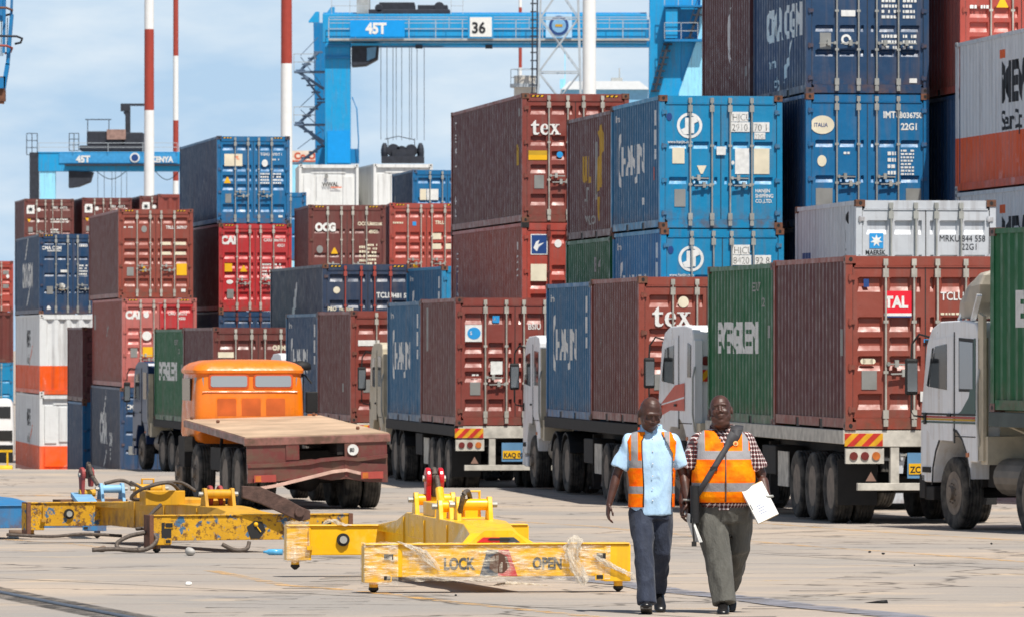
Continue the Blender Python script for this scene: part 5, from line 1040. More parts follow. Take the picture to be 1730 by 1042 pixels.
# ------------------------------------------------------------------ litter on the ground
def litter(name, label, cat, px, py, fn, m_):
    p = ground_pt(px, py); b = MB(); fn(b); o = b.build(name, [m_], None, True, loc=(p.x, p.y, p.z)); o.rotation_euler = (0, 0, px*.37 % 3); tag(o, label, cat); return o
def stone(r_, seed):
    def f(b):
        b.ball((0, 0, r_*.55), (r_, r_*.7, r_*.6), 8); b.v = [tuple(Vector(v)*(1+.35*noise.noise(Vector(v)*9/r_*.1+Vector((seed, 0, 0))))) for v in b.v]
    return f
litter('stone', 'pale grey stone lying in front of the old yellow spreader', 'stone', 321, 938, stone(.085, 3), mat('pale_stone', srgb(170, 166, 160), .9, 0, .2, 8))
litter('stone', 'small flat brown stone left of the old yellow spreader\'s foot', 'stone', 172, 932, stone(.06, 5), mat('brown_stone', srgb(120, 100, 84), .9, 0, .2, 8))
litter('brick', 'flat brown brick piece by the end of the blue spreader', 'brick', 33, 903, lambda b: b.box(-.14, .14, -.06, .06, 0, .07), mat('brown_stone', srgb(120, 100, 84), .9, 0, .2, 8))
def bottle(b): b.lathe([(.01, -.11), (.035, -.108), (.036, .05), (.016, .09), (.016, .12), (.005, .121)], 14, (0, 0, .036))
litter('plastic_bottle', 'crushed light blue plastic bottle lying right of the pale stone', 'bottle', 462, 937, bottle, mat('blue_plastic', srgb(90, 170, 214), .2, 0, .2, 20))
litter('paper_scrap', 'white scrap of paper alone on the concrete at lower left', 'litter', 318, 989, stone(.035, 8), M['white'])
litter('paper_scrap', 'whitish crumpled scrap beside the blue spreader\'s end', 'litter', 22, 909, lambda b: b.ball((0, 0, .015), (.14, .06, .02), 6), M['white'])
litter('tarred_scrap', 'black wedge of scrap rubber on the concrete at the right', 'litter', 1482, 1018, lambda b: b.prism([(-.10, 0), (.12, 0), (-.09, .03)], 'y', -.03, .04), M['black'])
for i, (px, py) in enumerate(((1469, 933), (1492, 936), (1675, 919), (1545, 955), (770, 1006))):
    lab = ['dark pebble nearest under the long orange line', 'dark pebble just right of the one under the long orange line', 'dark flake near the right edge above the orange line', 'dark flake in the middle of the right hand concrete', 'dark crumb under the middle of the foreground spreader', 'dark crumb far right of the man in checked shirt', 'dark crumb right beside the checked shirt man\'s legs', 'dark crumb left of the walking men\'s feet'][i]
    litter('pebble', lab, 'pebble', px, py, stone(.013+.008*(i < 3), i+1.5), M['black'])
# ------------------------------------------------------------------ people
SK = NT('dark_brown_skin'); v = SK.coords((1, 1, 1), False); SK.l(SK.mix(SK.ramp(SK.noise(v, 14, 4), .3, .7), srgb(60, 38, 31), srgb(88, 56, 45)), SK.b.inputs['Base Color'])
SK.b.inputs['Roughness'].default_value = .46; SK.b.inputs['Specular IOR Level'].default_value = .5; SK.bump(SK.noise(v, 60, 4), .15, .005); SK = SK.m
def cloth(name, col, fold=.5, sc=(9, 9, 4), var=.1, rough=.8):
    t = NT(name); v = t.coords(sc, False); n1 = t.noise(v, 1.6, 5, .6)
    t.l(t.mix(t.ramp(n1, .35, .65), scl(col, 1-var), scl(col, 1+var)), t.b.inputs['Base Color']); t.b.inputs['Roughness'].default_value = rough
    t.b.inputs['Sheen Weight'].default_value = .1; t.bump(n1, fold, .03); return t
def remesh(b, voxel, iters=3, fold=None):
    me = b.mesh('tmp'); o = bpy.data.objects.new('tmp', me); COL.objects.link(o)
    m_ = o.modifiers.new('r', 'REMESH'); m_.mode = 'VOXEL'; m_.voxel_size = voxel
    if iters: s_ = o.modifiers.new('s', 'SMOOTH'); s_.factor = .5; s_.iterations = iters
    dg = bpy.context.evaluated_depsgraph_get(); out = bpy.data.meshes.new_from_object(o.evaluated_get(dg)); bpy.data.objects.remove(o); bpy.data.meshes.remove(me)
    if fold:
        amp, f, seed = fold
        for v in out.vertices:
            c = v.co; n_ = noise.noise(Vector((c.x*f[0]+seed, c.y*f[1], c.z*f[2])))+.5*noise.noise(Vector((c.x*f[0]*2.3, c.y*f[1]*2+seed, c.z*f[2]*2.1)))
            n_ = 1-2*abs(n_)                                            # ridged: sharp creases
            v.co = c+v.normal*amp*(n_-.4)
    out.polygons.foreach_set('use_smooth', [True]*len(out.polygons)); out.update(); return out
def mk(me, name, m_, parent, label=None):
    me.materials.clear(); me.materials.append(m_); o = bpy.data.objects.new(name, me); COL.objects.link(o); o.parent = parent
    if label: o['label'] = label
    return o
def limb(b, pts, rad, n=14):
    """tapering limb through joints with rounded joints; extra samples keep the bend smooth"""
    P_ = [Vector(p) for p in pts]; b.tube(P_, 0, n, rad)
    for p, r_ in zip(P_, rad): b.ball(p, r_*.99, 7)
def sring(z, cx, cy, rx, ry, n=48, e=2.4):
    out = []
    for k in range(n):
        a = 2*math.pi*k/n; c, s_ = math.cos(a), math.sin(a); out.append((cx+rx*math.copysign(abs(c)**(2/e), c), cy+ry*math.copysign(abs(s_)**(2/e), s_), z))
    return out
def lerp_rows(rows, z):
    for a, c in zip(rows, rows[1:]):
        if z <= c[0]:
            u_ = (z-a[0])/(c[0]-a[0]); u_ = max(0, min(1, u_)); return [a[i]+(c[i]-a[i])*u_ for i in range(5)]
    return list(rows[-1])
def head(b, M4, wide=1.0, jaw=1.0, heavy=0):
    """skull, brow, cheeks, nose, lips, chin, ears; face looks towards -y; origin at the skull's centre"""
    h = MB(); B = lambda c, r_: h.ball(c, r_, 10)
    B((0, .012, .022), (.076*wide, .096, .098)); B((0, -.012, -.02), (.070*wide, .080, .085)); B((0, -.026, -.070), (.056*wide*jaw, .058, .045)); B((0, -.055, -.092), (.030*jaw, .028, .022))
    B((-.033, -.062, -.022), (.030, .026, .026)); B((.033, -.062, -.022), (.030, .026, .026)); B((0, -.074, .034), (.052, .018, .014)); B((-.030, -.076, .030), (.024, .014, .010)); B((.030, -.076, .030), (.024, .014, .010))
    h.tube([(0, -.080, .024), (0, -.096, -.010), (0, -.102, -.022)], .01, 10, [.009, .012, .015]); B((-.016, -.092, -.024), (.012, .012, .010)); B((.016, -.092, -.024), (.012, .012, .010))
    B((0, -.084, -.050), (.027, .015, .0075)); B((0, -.080, -.064), (.023, .015, .0085)); B((0, -.072, -.052), (.036, .018, .022))
    for s_ in (-1, 1): B((s_*.079*wide, .012, -.006), (.010, .020, .032)); B((s_*.030, -.070, .010), (.014, .012, .010))
    if heavy: B((0, -.02, -.10), (.062, .055, .04)); B((-.045, -.035, -.055), (.032, .035, .035)); B((.045, -.035, -.055), (.032, .035, .035))
    b.add([M4 @ Vector(q) for q in h.v], h.f)
def hand(b, wrist, d, nrm, thumb, curl=.5, k=1.0, spread=.02):
    """palm from the wrist along d; nrm = direction the palm faces; thumb = direction of the thumb side; five separate bent fingers"""
    w_ = Vector(wrist); d = Vector(d).normalized(); t_ = Vector(thumb); t_ = (t_-d*t_.dot(d)).normalized(); n_ = d.cross(t_); n_ = n_ if n_.dot(Vector(nrm)) > 0 else -n_
    r_ = []
    for s_, wd, th in ((0, .026, .020), (.03, .036, .019), (.065, .042, .017), (.092, .040, .014)):
        c = w_+d*s_*k; r_.append([c+t_*wd*k*math.cos(a)+n_*th*k*math.sin(a) for a in [2*math.pi*q/16 for q in range(16)]])
    b.loft(r_)
    for i, ln in enumerate((.070, .080, .075, .058)):
        o = (.031-.0207*i)*k; p = w_+d*.088*k+t_*o; dd = (d+t_*(spread*(1.5-i))).normalized(); pts = [p-d*.02]; a = .12+.1*i*curl; q = p
        pts.append(q)
        for seg, fr in enumerate((.45, .30, .25)):
            a += (.30, .75, .55)[seg]*curl; q = q+(dd*math.cos(a)+n_*math.sin(a))*ln*fr*k; pts.append(q)
        b.tube(pts, 0, 10, [x*k for x in (.0095, .0098, .0090, .0082, .0066)])
        for p2, r2 in zip(pts[1:], (.0097, .0092, .0084, .0068)): b.ball(p2, r2*k, 5)
    p = w_+d*.022*k+t_*.028*k; pts = [p-t_*.01, p, p+(d*.7+t_*.6+n_*.35).normalized()*.036*k]; pts.append(pts[-1]+(d*.9+t_*.15+n_*(.3+.3*curl)).normalized()*.030*k)
    pts.append(pts[-1]+(d*.9-t_*.1+n_*.5*curl).normalized()*.020*k); b.tube(pts, 0, 10, [x*k for x in (.014, .0135, .0115, .0105, .0075)])
    for p2, r2 in zip(pts[1:], (.0133, .0113, .0103, .0078)): b.ball(p2, r2*k, 5)
def shoe(b, heel, toe, w_=.048, tip=0.):
    """heel and toe points on the sole; toe may be lifted"""
    h = Vector(heel); t_ = Vector(toe); rings = []
    for u_, ww, hh in ((0, .7, .055), (.06, .9, .085), (.2, .95, .095), (.38, .9, .085), (.55, .98, .065), (.75, 1.05, .052), (.92, .85, .042), (1.0, .4, .028)):
        c = h.lerp(t_, u_); sd_ = (t_-h).cross(Vector((0, 0, 1))).normalized()*w_*ww
        rings.append([c+sd_*math.cos(a)+Vector((0, 0, max(0, hh*(.5+.5*math.sin(a)) if math.sin(a) > -.2 else .0))) for a in [2*math.pi*k/20 for k in range(20)]])
    b.loft(rings)
def vest_mesh(rows, off, za, zb, holes, n=120, nz_=110):
    """shell round the torso rows, cut where holes(x, y, z, cos) is true, then thickened"""
    bm_ = bmesh.new(); grid = []
    for j in range(nz_+1):
        z = za+(zb-za)*j/nz_; _, cx, cy, rx, ry = lerp_rows(rows, z); row = []
        for k, p in enumerate(sring(z, cx, cy, rx+off, ry+off, n)):
            d = Vector((p[0]-cx, p[1]-cy, 0)).normalized(); f = noise.noise(Vector((p[0]*9, p[1]*9, z*5)))+.5*noise.noise(Vector((p[0]*20, p[1]*20, z*16)))
            row.append(bm_.verts.new(Vector(p)+d*(.007*f+.004)))
        grid.append(row)
    for j in range(nz_):
        for k in range(n):
            q = [grid[j][k], grid[j][(k+1) % n], grid[j+1][(k+1) % n], grid[j+1][k]]; c = sum((v.co for v in q), Vector())/4
            _, cx, cy, rx, ry = lerp_rows(rows, c.z)
            if not holes(c.x-cx, c.y-cy, c.z, (c.x-cx)/(rx+off)): bm_.faces.new(q)
    bmesh.ops.delete(bm_, geom=[v for v in bm_.verts if not v.link_faces], context='VERTS')
    me = bpy.data.meshes.new('vest'); bm_.to_mesh(me); bm_.free(); me.polygons.foreach_set('use_smooth', [True]*len(me.polygons)); return me
def vest_mat(name, bands, cols, edge=None):
    """fluorescent cloth with grey reflective tape: bands = (zlo, zhi); cols = (xlo, xhi, zmin)"""
    t = cloth(name, srgb(255, 118, 0), .55, (6, 6, 4), .10, .7); t.b.inputs['Sheen Weight'].default_value = 0; t.b.inputs['Specular IOR Level'].default_value = .15; t.l(t.mix(t.ramp(t.noise(t.coords((5, 5, 7), False), 1.4, 4), .35, .65), srgb(255, 92, 0), srgb(255, 150, 0)), t.b.inputs['Base Color']); c = t.n('ShaderNodeTexCoord'); sp = t.n('ShaderNodeSeparateXYZ'); t.l(c.outputs['Object'], sp.inputs[0])  # noise mixes sunlit yellow-orange and shaded red-orange of the folds into the colour
    def rng(out, lo, hi):
        a = t.n('ShaderNodeMath', operation='GREATER_THAN'); a.inputs[1].default_value = lo; t.l(out, a.inputs[0]); d = t.n('ShaderNodeMath', operation='LESS_THAN'); d.inputs[1].default_value = hi; t.l(out, d.inputs[0])
        m_ = t.n('ShaderNodeMath', operation='MULTIPLY'); t.l(a.outputs[0], m_.inputs[0]); t.l(d.outputs[0], m_.inputs[1]); return m_.outputs[0]
    acc = None
    for lo, hi in bands:
        r_ = rng(sp.outputs['Z'], lo, hi)
        if acc is None: acc = r_
        else: m_ = t.n('ShaderNodeMath', operation='MAXIMUM'); t.l(acc, m_.inputs[0]); t.l(r_, m_.inputs[1]); acc = m_.outputs[0]
    for lo, hi, zm in cols:
        r1 = rng(sp.outputs['X'], lo, hi); r2 = rng(sp.outputs['Z'], zm, 9); m_ = t.n('ShaderNodeMath', operation='MULTIPLY'); t.l(r1, m_.inputs[0]); t.l(r2, m_.inputs[1])
        m2 = t.n('ShaderNodeMath', operation='MAXIMUM'); t.l(acc, m2.inputs[0]); t.l(m_.outputs[0], m2.inputs[1]); acc = m2.outputs[0]
    old = t.b.inputs['Base Color'].links[0].from_socket; t.l(t.mix(acc, old, srgb(150, 148, 150)), t.b.inputs['Base Color']); return t.m
def person(label, px, ypx, s):
    p = W(px, ypx, s); p.z = g(p.y); return thing('person', label, 'person', p, 0, 'dock workers walking across the yard')
SHB = mat('black_shoe_leather', srgb(26, 25, 26), .3, 0, .2, 8); SOLE = mat('grey_sole', srgb(70, 66, 62), .8)
# --- the man in the light blue shirt, head bowed
m1 = person('man in light blue shirt and open orange vest, looking down, holding folded papers', 1100, 1035, 207)
T1R = [(.80, .0, .0, .172, .112), (.92, 0, 0, .170, .118), (1.05, .005, 0, .168, .120), (1.20, .005, .0, .182, .124), (1.32, .005, .005, .198, .120), (1.40, .005, .012, .200, .108), (1.45, .005, .02, .172, .092), (1.485, .005, .024, .118, .078), (1.515, .0, .02, .07, .066)]
b = MB(); limb(b, [(0, .03, 1.38), (0, .02, 1.48), (-.008, -.012, 1.56)], [.066, .056, .056])
head(b, Matrix.Translation((-.008, -.062, 1.622)) @ Matrix.Rotation(R(14), 4, 'Z') @ Matrix.Rotation(R(24), 4, 'X') @ Matrix.Rotation(R(4), 4, 'Y') @ Matrix.Diagonal((1.14, 1.12, 1.16, 1)), 1.03)
for sh, el, wr in (((-.18, .01, 1.40), (-.278, .03, 1.13), (-.345, -.03, .885)), ((.185, .01, 1.40), (.262, .02, 1.13), (.300, -.08, .905))):
    sh, el, wr = Vector(sh), Vector(el), Vector(wr); limb(b, [sh, sh.lerp(el, .5), el, el.lerp(wr, .3), wr], [.055, .047, .038, .040, .026])
hand(b, (-.345, -.03, .890), (-.10, -.10, -1), (.9, .3, 0), (.2, -1, 0), .55); hand(b, (.300, -.08, .91), (.02, -.15, -1), (-1, .1, 0), (-.2, -1, 0), .95)
b.loft([sring(z, cx, cy, rx*.8, ry*.75, 24) for z, cx, cy, rx, ry in T1R[1:6]])
mk(remesh(b, .0055, 2), 'body', SK, m1)
b = MB(); b.loft([sring(*r_) for r_ in T1R[:8]]+[sring(1.50, 0, .02, .085, .07)])
for sg, el in ((-1, (-.262, .02, 1.17)), (1, (.258, .015, 1.18))):
    e_ = Vector(el); sh = Vector((sg*.165, .012, 1.40)); limb(b, [sh, sh.lerp(e_, .5)], [.072, .070]); b.tube([sh.lerp(e_, .5), sh.lerp(e_, .95)], 0, 16, [.071, .076])
mk(remesh(b, .009, 3, (.010, (6, 6, 3.2), 3.)), 'shirt', cloth('light_blue_shirt_cloth', srgb(178, 212, 240), .5, (7, 7, 3), .03).m, m1)
b = MB()
for s_ in (-1, 1):
    b.add([(s_*.008, -.068, 1.470), (s_*.085, -.045, 1.445), (s_*.080, .0, 1.53), (s_*.028, -.064, 1.512)], [(0, 1, 2, 3)]); b.add([(s_*.008, -.078, 1.468), (s_*.088, -.055, 1.440), (s_*.084, -.004, 1.535), (s_*.026, -.076, 1.515)], [(0, 1, 2, 3)])
    b.tube([(s_*.008, -.075, 1.468), (s_*.088, -.05, 1.44), (s_*.084, .0, 1.53), (s_*.05, .07, 1.54), (0, .09, 1.54)], .007, 6)
mk(b.mesh('collar', True), 'collar', cloth('light_blue_collar_cloth', srgb(168, 206, 238), .2).m, m1)
b = MB()
for z in (1.42, 1.32, 1.22, 1.12, 1.02, .92): _, cx, cy, rx, ry = lerp_rows(T1R, z); b.ball((.01, cy-ry-.008, z), (.006, .004, .006), 5)
mk(b.mesh('buttons', True), 'shirt_buttons', M['white'], m1)
def hole1(x, y, z, c):
    if z > 1.478: return True
    if abs(c) > .90 and ((z-1.30)/.14)**2+((1-abs(c))/.10)**2 < 1.0: return True
    xl = -.065-.018*max(0, min(1, (z-1.0)/.3)); xr = .175 if z < 1.30 else .175-(z-1.30)*.55
    if z > 1.42: xl = -.075+(z-1.42)*.35
    return y < 0 and xl < x < xr
o = mk(vest_mesh(T1R, .016, .865, 1.485, hole1), 'safety_vest', vest_mat('orange_vest_cloth_open', [(.975, 1.035), (1.185, 1.245)], [(-.165, -.110, 1.24), (.105, .150, 1.24)]), m1)
sm_ = o.modifiers.new('thickness', 'SOLIDIFY'); sm_.thickness = .006
b = MB(); L_ = []
for k in range(26):
    z = .866+(1.455-.866)*k/25; _, cx, cy, rx, ry = lerp_rows(T1R, z); xl = -.065-.018*max(0, min(1, (z-1.0)/.3)); xl = -.075+(z-1.42)*.35 if z > 1.42 else xl
    yy = -(ry+.022)*(max(0, 1-(abs(xl)/(rx+.016))**2.4))**(1/2.4); L_.append((cx+xl, cy+yy, z))
b.tube(L_, .005, 6); mk(b.mesh('piping', True), 'vest_piping', M['dark'], o)
# trousers
def trousers(t, hipz, hips, legs, waist, m_, seed, amp=.009, cuff=.085):
    b = MB(); b.loft([sring(z, cx, cy, rx, ry, 32) for z, cx, cy, rx, ry in waist])
    for (hp, kn, an, r1, r2, r3) in legs:
        hp, kn, an = Vector(hp), Vector(kn), Vector(an); pts = [hp, hp.lerp(kn, .5), kn, kn.lerp(an, .55), an]
        b.tube(pts, 0, 20, [r1, (r1+r2)/2+.004, r2, (r2+r3)/2, r3])
        for p_, r_ in ((hp, r1*.98), (hp.lerp(kn, .5), (r1+r2)/2), (kn, r2*1.0)): b.ball(p_, r_, 8)
    return mk(remesh(b, .009, 2, (amp*1.5, (7, 7, 2.8), seed)), 'trousers', m_, t)
trousers(m1, .9, 0, [((-.085, -.01, .83), (-.058, -.13, .48), (-.038, -.24, .085), .098, .080, .076), ((.085, .02, .83), (.088, .04, .50), (.068, .30, .15), .094, .070, .062)],
         [(.76, 0, 0, .155, .10), (.84, 0, 0, .160, .108), (.93, 0, 0, .155, .105)], cloth('dark_navy_trouser_cloth', srgb(40, 48, 66), .9, (9, 9, 3.2), .16).m, 5.)
for nm, h_, t_ in (('shoe', (-.040, -.22, .0), (-.052, -.48, .065)), ('shoe', (.066, .32, .10), (.080, .08, .0))):
    b = MB(); shoe(b, h_, t_); o = mk(b.mesh('shoe', True), 'shoe', SHB, m1); h2_ = Vector(h_); t2_ = Vector(t_)
b = MB(); b.bar((-.040, -.215, .002), (-.050, -.475, .062), .092, .014); mk(b.mesh('sole'), 'shoe_sole', SOLE, m1)
b = MB(); n_ = 16; b.tube([(.300+.036*math.cos(a), -.085+.036*math.sin(a), .925) for a in [2*math.pi*k/n_ for k in range(n_+1)]], .010, 6); mk(b.mesh('watch', True), 'wrist_watch', M['galv'], m1)
b = MB(); pr_ = Vector(m1.location)                                          # the papers he holds: a thing of their own
for k, (dx, rot) in enumerate(((0, 0), (.004, .03), (-.004, -.03))):
    c = Vector((.305+dx, -.135, .79)); d1 = Vector((math.sin(.35+rot), -.25, -math.cos(.35+rot))).normalized(); d2 = Vector((.40, -.8, -.1)).normalized()
    q = [c-d1*(-.0)-d2*.05-d1*.03, c+d2*.05-d1*.03, c+d2*.05+d1*.22, c-d2*.05+d1*.22]; n2 = d1.cross(d2).normalized()*.0025; b.add([a-n2 for a in q]+[a+n2 for a in q], [(0, 1, 2, 3), (7, 6, 5, 4), (0, 4, 5, 1), (1, 5, 6, 2), (2, 6, 7, 3), (3, 7, 4, 0)])
o = b.build('folded_papers', [M['white']], None, loc=pr_); tag(o, 'folded white papers hanging from the hand of the man in light blue', 'papers')
b.v = []; b.f = []; b.mi = []; 
# --- the heavier man in the checked shirt
m2 = person('heavy man in red checked shirt and closed orange vest, bag strap across his chest', 1220, 1033, 207)
T2R = [(.86, .01, .0, .215, .160), (.95, .01, -.015, .232, .185), (1.08, .01, -.025, .240, .200), (1.20, .01, -.018, .235, .185), (1.32, .01, 0, .228, .155), (1.40, .005, .012, .218, .128), (1.455, .0, .022, .180, .104), (1.49, .0, .026, .128, .085), (1.52, -.005, .022, .082, .072)]
b = MB(); limb(b, [(0, .03, 1.38), (-.008, .015, 1.48), (-.012, -.0, 1.55)], [.088, .080, .078])
head(b, Matrix.Translation((-.014, -.032, 1.650)) @ Matrix.Rotation(R(-5), 4, 'Z') @ Matrix.Rotation(R(-10), 4, 'X') @ Matrix.Rotation(R(-6), 4, 'Y') @ Matrix.Diagonal((1.10, 1.08, 1.10, 1)), 1.05, 1.18, 1)
for sh, el, wr in (((-.20, .015, 1.40), (-.280, .05, 1.14), (-.325, -.03, .905)), ((.205, .01, 1.40), (.318, .03, 1.13), (.365, -.09, .935))):
    sh, el, wr = Vector(sh), Vector(el), Vector(wr); limb(b, [sh, sh.lerp(el, .5), el, el.lerp(wr, .3), wr], [.064, .056, .046, .047, .031])
hand(b, (-.325, -.03, .90), (-.05, -.10, -1), (.9, .3, 0), (.2, -1, 0), .6, 1.05); hand(b, (.365, -.09, .935), (-.06, -.25, -1), (-.85, .45, 0), (-.3, -1, -.1), .75, 1.05)
b.loft([sring(z, cx, cy, rx*.9, ry*.9, 24) for z, cx, cy, rx, ry in T2R])
mk(remesh(b, .0055, 2), 'body', SK, m2)
b = MB()
for s_ in (-1, 1): b.ball((-.016+s_*.033, -.1185, 1.664), (.0075, .004, .0026), 6)
mk(b.mesh('eyes', True), 'eyes', mat('eye_white', srgb(120, 108, 100), .3), m2)
def check_mat():
    t = cloth('red_check_cloth', srgb(112, 34, 34), .5, (9, 9, 5), .1); c = t.n('ShaderNodeTexCoord'); sp = t.n('ShaderNodeSeparateXYZ'); t.l(c.outputs['Object'], sp.inputs[0]); ax = t.n('ShaderNodeMath', operation='ADD'); t.l(sp.outputs['X'], ax.inputs[0]); t.l(sp.outputs['Y'], ax.inputs[1])
    col = t.b.inputs['Base Color'].links[0].from_socket
    for out, per, lo, hi, cc, fac in ((ax.outputs[0], .034, .0, .18, srgb(232, 226, 222), .85), (sp.outputs['Z'], .034, .0, .17, srgb(232, 226, 222), .85), (ax.outputs[0], .034, .45, .72, srgb(30, 24, 30), .8), (sp.outputs['Z'], .034, .45, .70, srgb(30, 24, 30), .8)):
        d = t.n('ShaderNodeMath', operation='DIVIDE'); d.inputs[1].default_value = per; t.l(out, d.inputs[0]); f = t.n('ShaderNodeMath', operation='FRACT'); t.l(d.outputs[0], f.inputs[0])
        m_ = t.n('ShaderNodeMath', operation='COMPARE'); m_.inputs[1].default_value = (lo+hi)/2; m_.inputs[2].default_value = (hi-lo)/2; t.l(f.outputs[0], m_.inputs[0])
        k_ = t.n('ShaderNodeMath', operation='MULTIPLY'); k_.inputs[1].default_value = fac; t.l(m_.outputs[0], k_.inputs[0]); col = t.mix(k_.outputs[0], col, cc)
    t.l(col, t.b.inputs['Base Color']); return t.m
b = MB(); b.loft([sring(*r_) for r_ in T2R[:8]]+[sring(1.505, 0, .02, .10, .078)])
for sg, el in ((-1, (-.268, .035, 1.17)), (1, (.302, .025, 1.16))):
    e_ = Vector(el); sh = Vector((sg*.185, .015, 1.40)); limb(b, [sh, sh.lerp(e_, .5)], [.082, .080]); b.tube([sh.lerp(e_, .5), sh.lerp(e_, .97)], 0, 16, [.081, .088])
mk(remesh(b, .009, 3, (.008, (7, 7, 3.5), 8.)), 'shirt', check_mat(), m2)
b = MB()
for s_ in (-1, 1):
    b.add([(s_*.008, -.088, 1.462), (s_*.098, -.055, 1.448), (s_*.092, .0, 1.535), (s_*.045, -.070, 1.50)], [(0, 1, 2, 3)]); b.tube([(s_*.008, -.085, 1.462), (s_*.098, -.05, 1.448), (s_*.094, .0, 1.53), (s_*.05, .075, 1.54), (0, .095, 1.54)], .008, 6)
mk(b.mesh('collar', True), 'collar', MATS.get('x') or check_mat(), m2)
def hole2(x, y, z, c):
    if z > 1.488: return True
    if abs(c) > .88 and ((z-1.31)/.15)**2+((1-abs(c))/.12)**2 < 1.0: return True
    return y < 0 and z > 1.36 and abs(x-.01) < (z-1.36)*.62
o = mk(vest_mesh(T2R, .018, .905, 1.495, hole2), 'safety_vest', vest_mat('orange_vest_cloth_closed', [(.995, 1.065), (1.255, 1.325)], [(-.205, -.145, 1.30), (.160, .212, 1.30)]), m2)
sm_ = o.modifiers.new('thickness', 'SOLIDIFY'); sm_.thickness = .006
b = MB(); L_ = []
for k in range(24):
    z = .91+(1.37-.91)*k/23; _, cx, cy, rx, ry = lerp_rows(T2R, z); L_.append((cx+.012, cy-ry-.026-.004*math.sin(z*30), z))
b.tube(L_, .006, 6); mk(b.mesh('zip', True), 'vest_zip', mat('grey_zip', srgb(92, 70, 60), .6), o)
b = MB(); b.cyl((.105, -.155, 1.385), (.105, -.149, 1.385), .021, 18); bd = mk(b.mesh('badge'), 'round_badge', mat('badge_print', srgb(236, 196, 130), .5), o); b = MB(); b.cyl((.105, -.158, 1.385), (.105, -.154, 1.385), .011, 6); mk(b.mesh('badge_mark'), 'badge_mark', M['orange_t'], o)
b = MB(); b.box(-.035, .05, -.175, -.155, .845, .90); mk(b.mesh('shirt_hem'), 'shirt_hem', check_mat(), m2)
trousers(m2, .92, 0, [((-.108, -.01, .80), (-.040, -.10, .48), (.008, -.20, .085), .132, .106, .092), ((.122, .02, .80), (.142, .06, .54), (.075, .34, .20), .124, .092, .070)],
         [(.74, .01, 0, .20, .13), (.84, .01, -.005, .222, .155), (.93, .01, -.005, .215, .150)], cloth('olive_grey_trouser_cloth', srgb(86, 85, 79), .9, (8, 8, 3), .14).m, 11., .011)
b = MB(); shoe(b, (.008, -.16, .0), (-.012, -.43, .0), .050); mk(b.mesh('shoe', True), 'shoe', SHB, m2)
b = MB(); shoe(b, (.078, .36, .16), (.080, .16, .0), .044); mk(b.mesh('shoe', True), 'shoe', SHB, m2)
b = MB(); b.tube([(.365+.042*math.cos(a), -.09+.040*math.sin(a), .955) for a in [2*math.pi*k/16 for k in range(17)]], .012, 6); mk(b.mesh('watch', True), 'wrist_watch', M['galv'], m2)
# his shoulder bag and clipboard
bg = thing('shoulder_bag', 'black shoulder bag on a wide strap by the hip of the man in checked shirt', 'bag', m2.location)
b = MB(); path = [(.125, .02, 1.525), (.118, -.075, 1.50)]
for k_ in range(14):
    u_ = k_/13; z_ = 1.455+(.95-1.455)*u_; x_ = .10+(-.215-.10)*u_**.92; _, cx_, cy_, rx_, ry_ = lerp_rows(T2R, z_); q_ = min(.995, abs(x_-cx_)/(rx_+.03)); path.append((x_, cy_-(ry_+.036)*(1-q_**2.4)**(1/2.4), z_))
pr2 = [Vector(p) for p in path]; n2 = len(pr2); rings = []
for i, p_ in enumerate(pr2):
    d = (pr2[min(i+1, n2-1)]-pr2[max(i-1, 0)]).normalized(); out_ = Vector((p_.x*.6, p_.y-.03, .02 if i > 1 else .8)).normalized(); w2 = d.cross(out_).normalized()*(.050 if i < 4 else .023); rings.append([p_-w2, p_+w2, p_+w2+out_*.008, p_-w2+out_*.008])
b.loft(rings); b.build('strap', [mat('black_webbing', srgb(62, 61, 64), .7, 0, .15, 30)], bg, True)
b = MB(); b.box(-.105, -.045, -.245, -.228, 1.165, 1.20); b.build('buckle', [M['dark']], bg)
b = MB(); b.loft([rrect(-.265, -.19, -.20, .06, z, .03, 3) for z in (.74, .76, .9, 1.02, 1.04)]); b.build('bag_body', [mat('black_bag_nylon', srgb(24, 24, 26), .6, 0, .2, 12, .3)], bg, True, autos=True)
b = MB(); b.tube([(-.25, -.2, .78), (-.24, -.215, .66), (-.235, -.21, .58)], .008, 6); b.box(-.255, -.215, -.22, -.20, .55, .59); b.build('loose_strap', [M['dark']], bg)
cb = thing('clipboard', 'white clipboard with papers in the hand of the man in checked shirt', 'clipboard', m2.location)
b = MB(); c = Vector((.300, -.165, .905)); d1 = Vector((.45, -.1, -.88)).normalized(); d2 = Vector((.78, .45, .36)).normalized(); n3 = d1.cross(d2).normalized()
def board(b, o_, a, e, th): 
    c2 = c+n3*o_; q = [c2-d1*a-d2*e, c2-d1*a+d2*e, c2+d1*a+d2*e, c2+d1*a-d2*e]; b.add([p-n3*th for p in q]+[p+n3*th for p in q], [(0, 1, 2, 3), (7, 6, 5, 4), (0, 4, 5, 1), (1, 5, 6, 2), (2, 6, 7, 3), (3, 7, 4, 0)])
board(b, 0, .155, .10, .003); b.build('board', [mat('tan_hardboard', srgb(214, 170, 90), .6)], cb)
b = MB(); board(b, .007 if n3.y > 0 else .007, .150, .105, .003); board(b, -.007, .150, .103, .003); pp_ = b.build('papers', [M['white']], cb)
b = MB()
for k in range(4):
    q = c-n3*.0115*(1 if n3.y > 0 else -1)+d1*(.02+.022*k)-d2*.05; b.bar(q, q+d2*(.05+.02*(k % 2)), .001, .004)
b.build('handwriting', [mat('blue_ink', srgb(128, 140, 180), .7)], cb)
b = MB(); q = c-d2*.095; b.bar(q-d1*.02, q+d1*.03, .02, .02); b.build('clip', [M['dark']], cb)
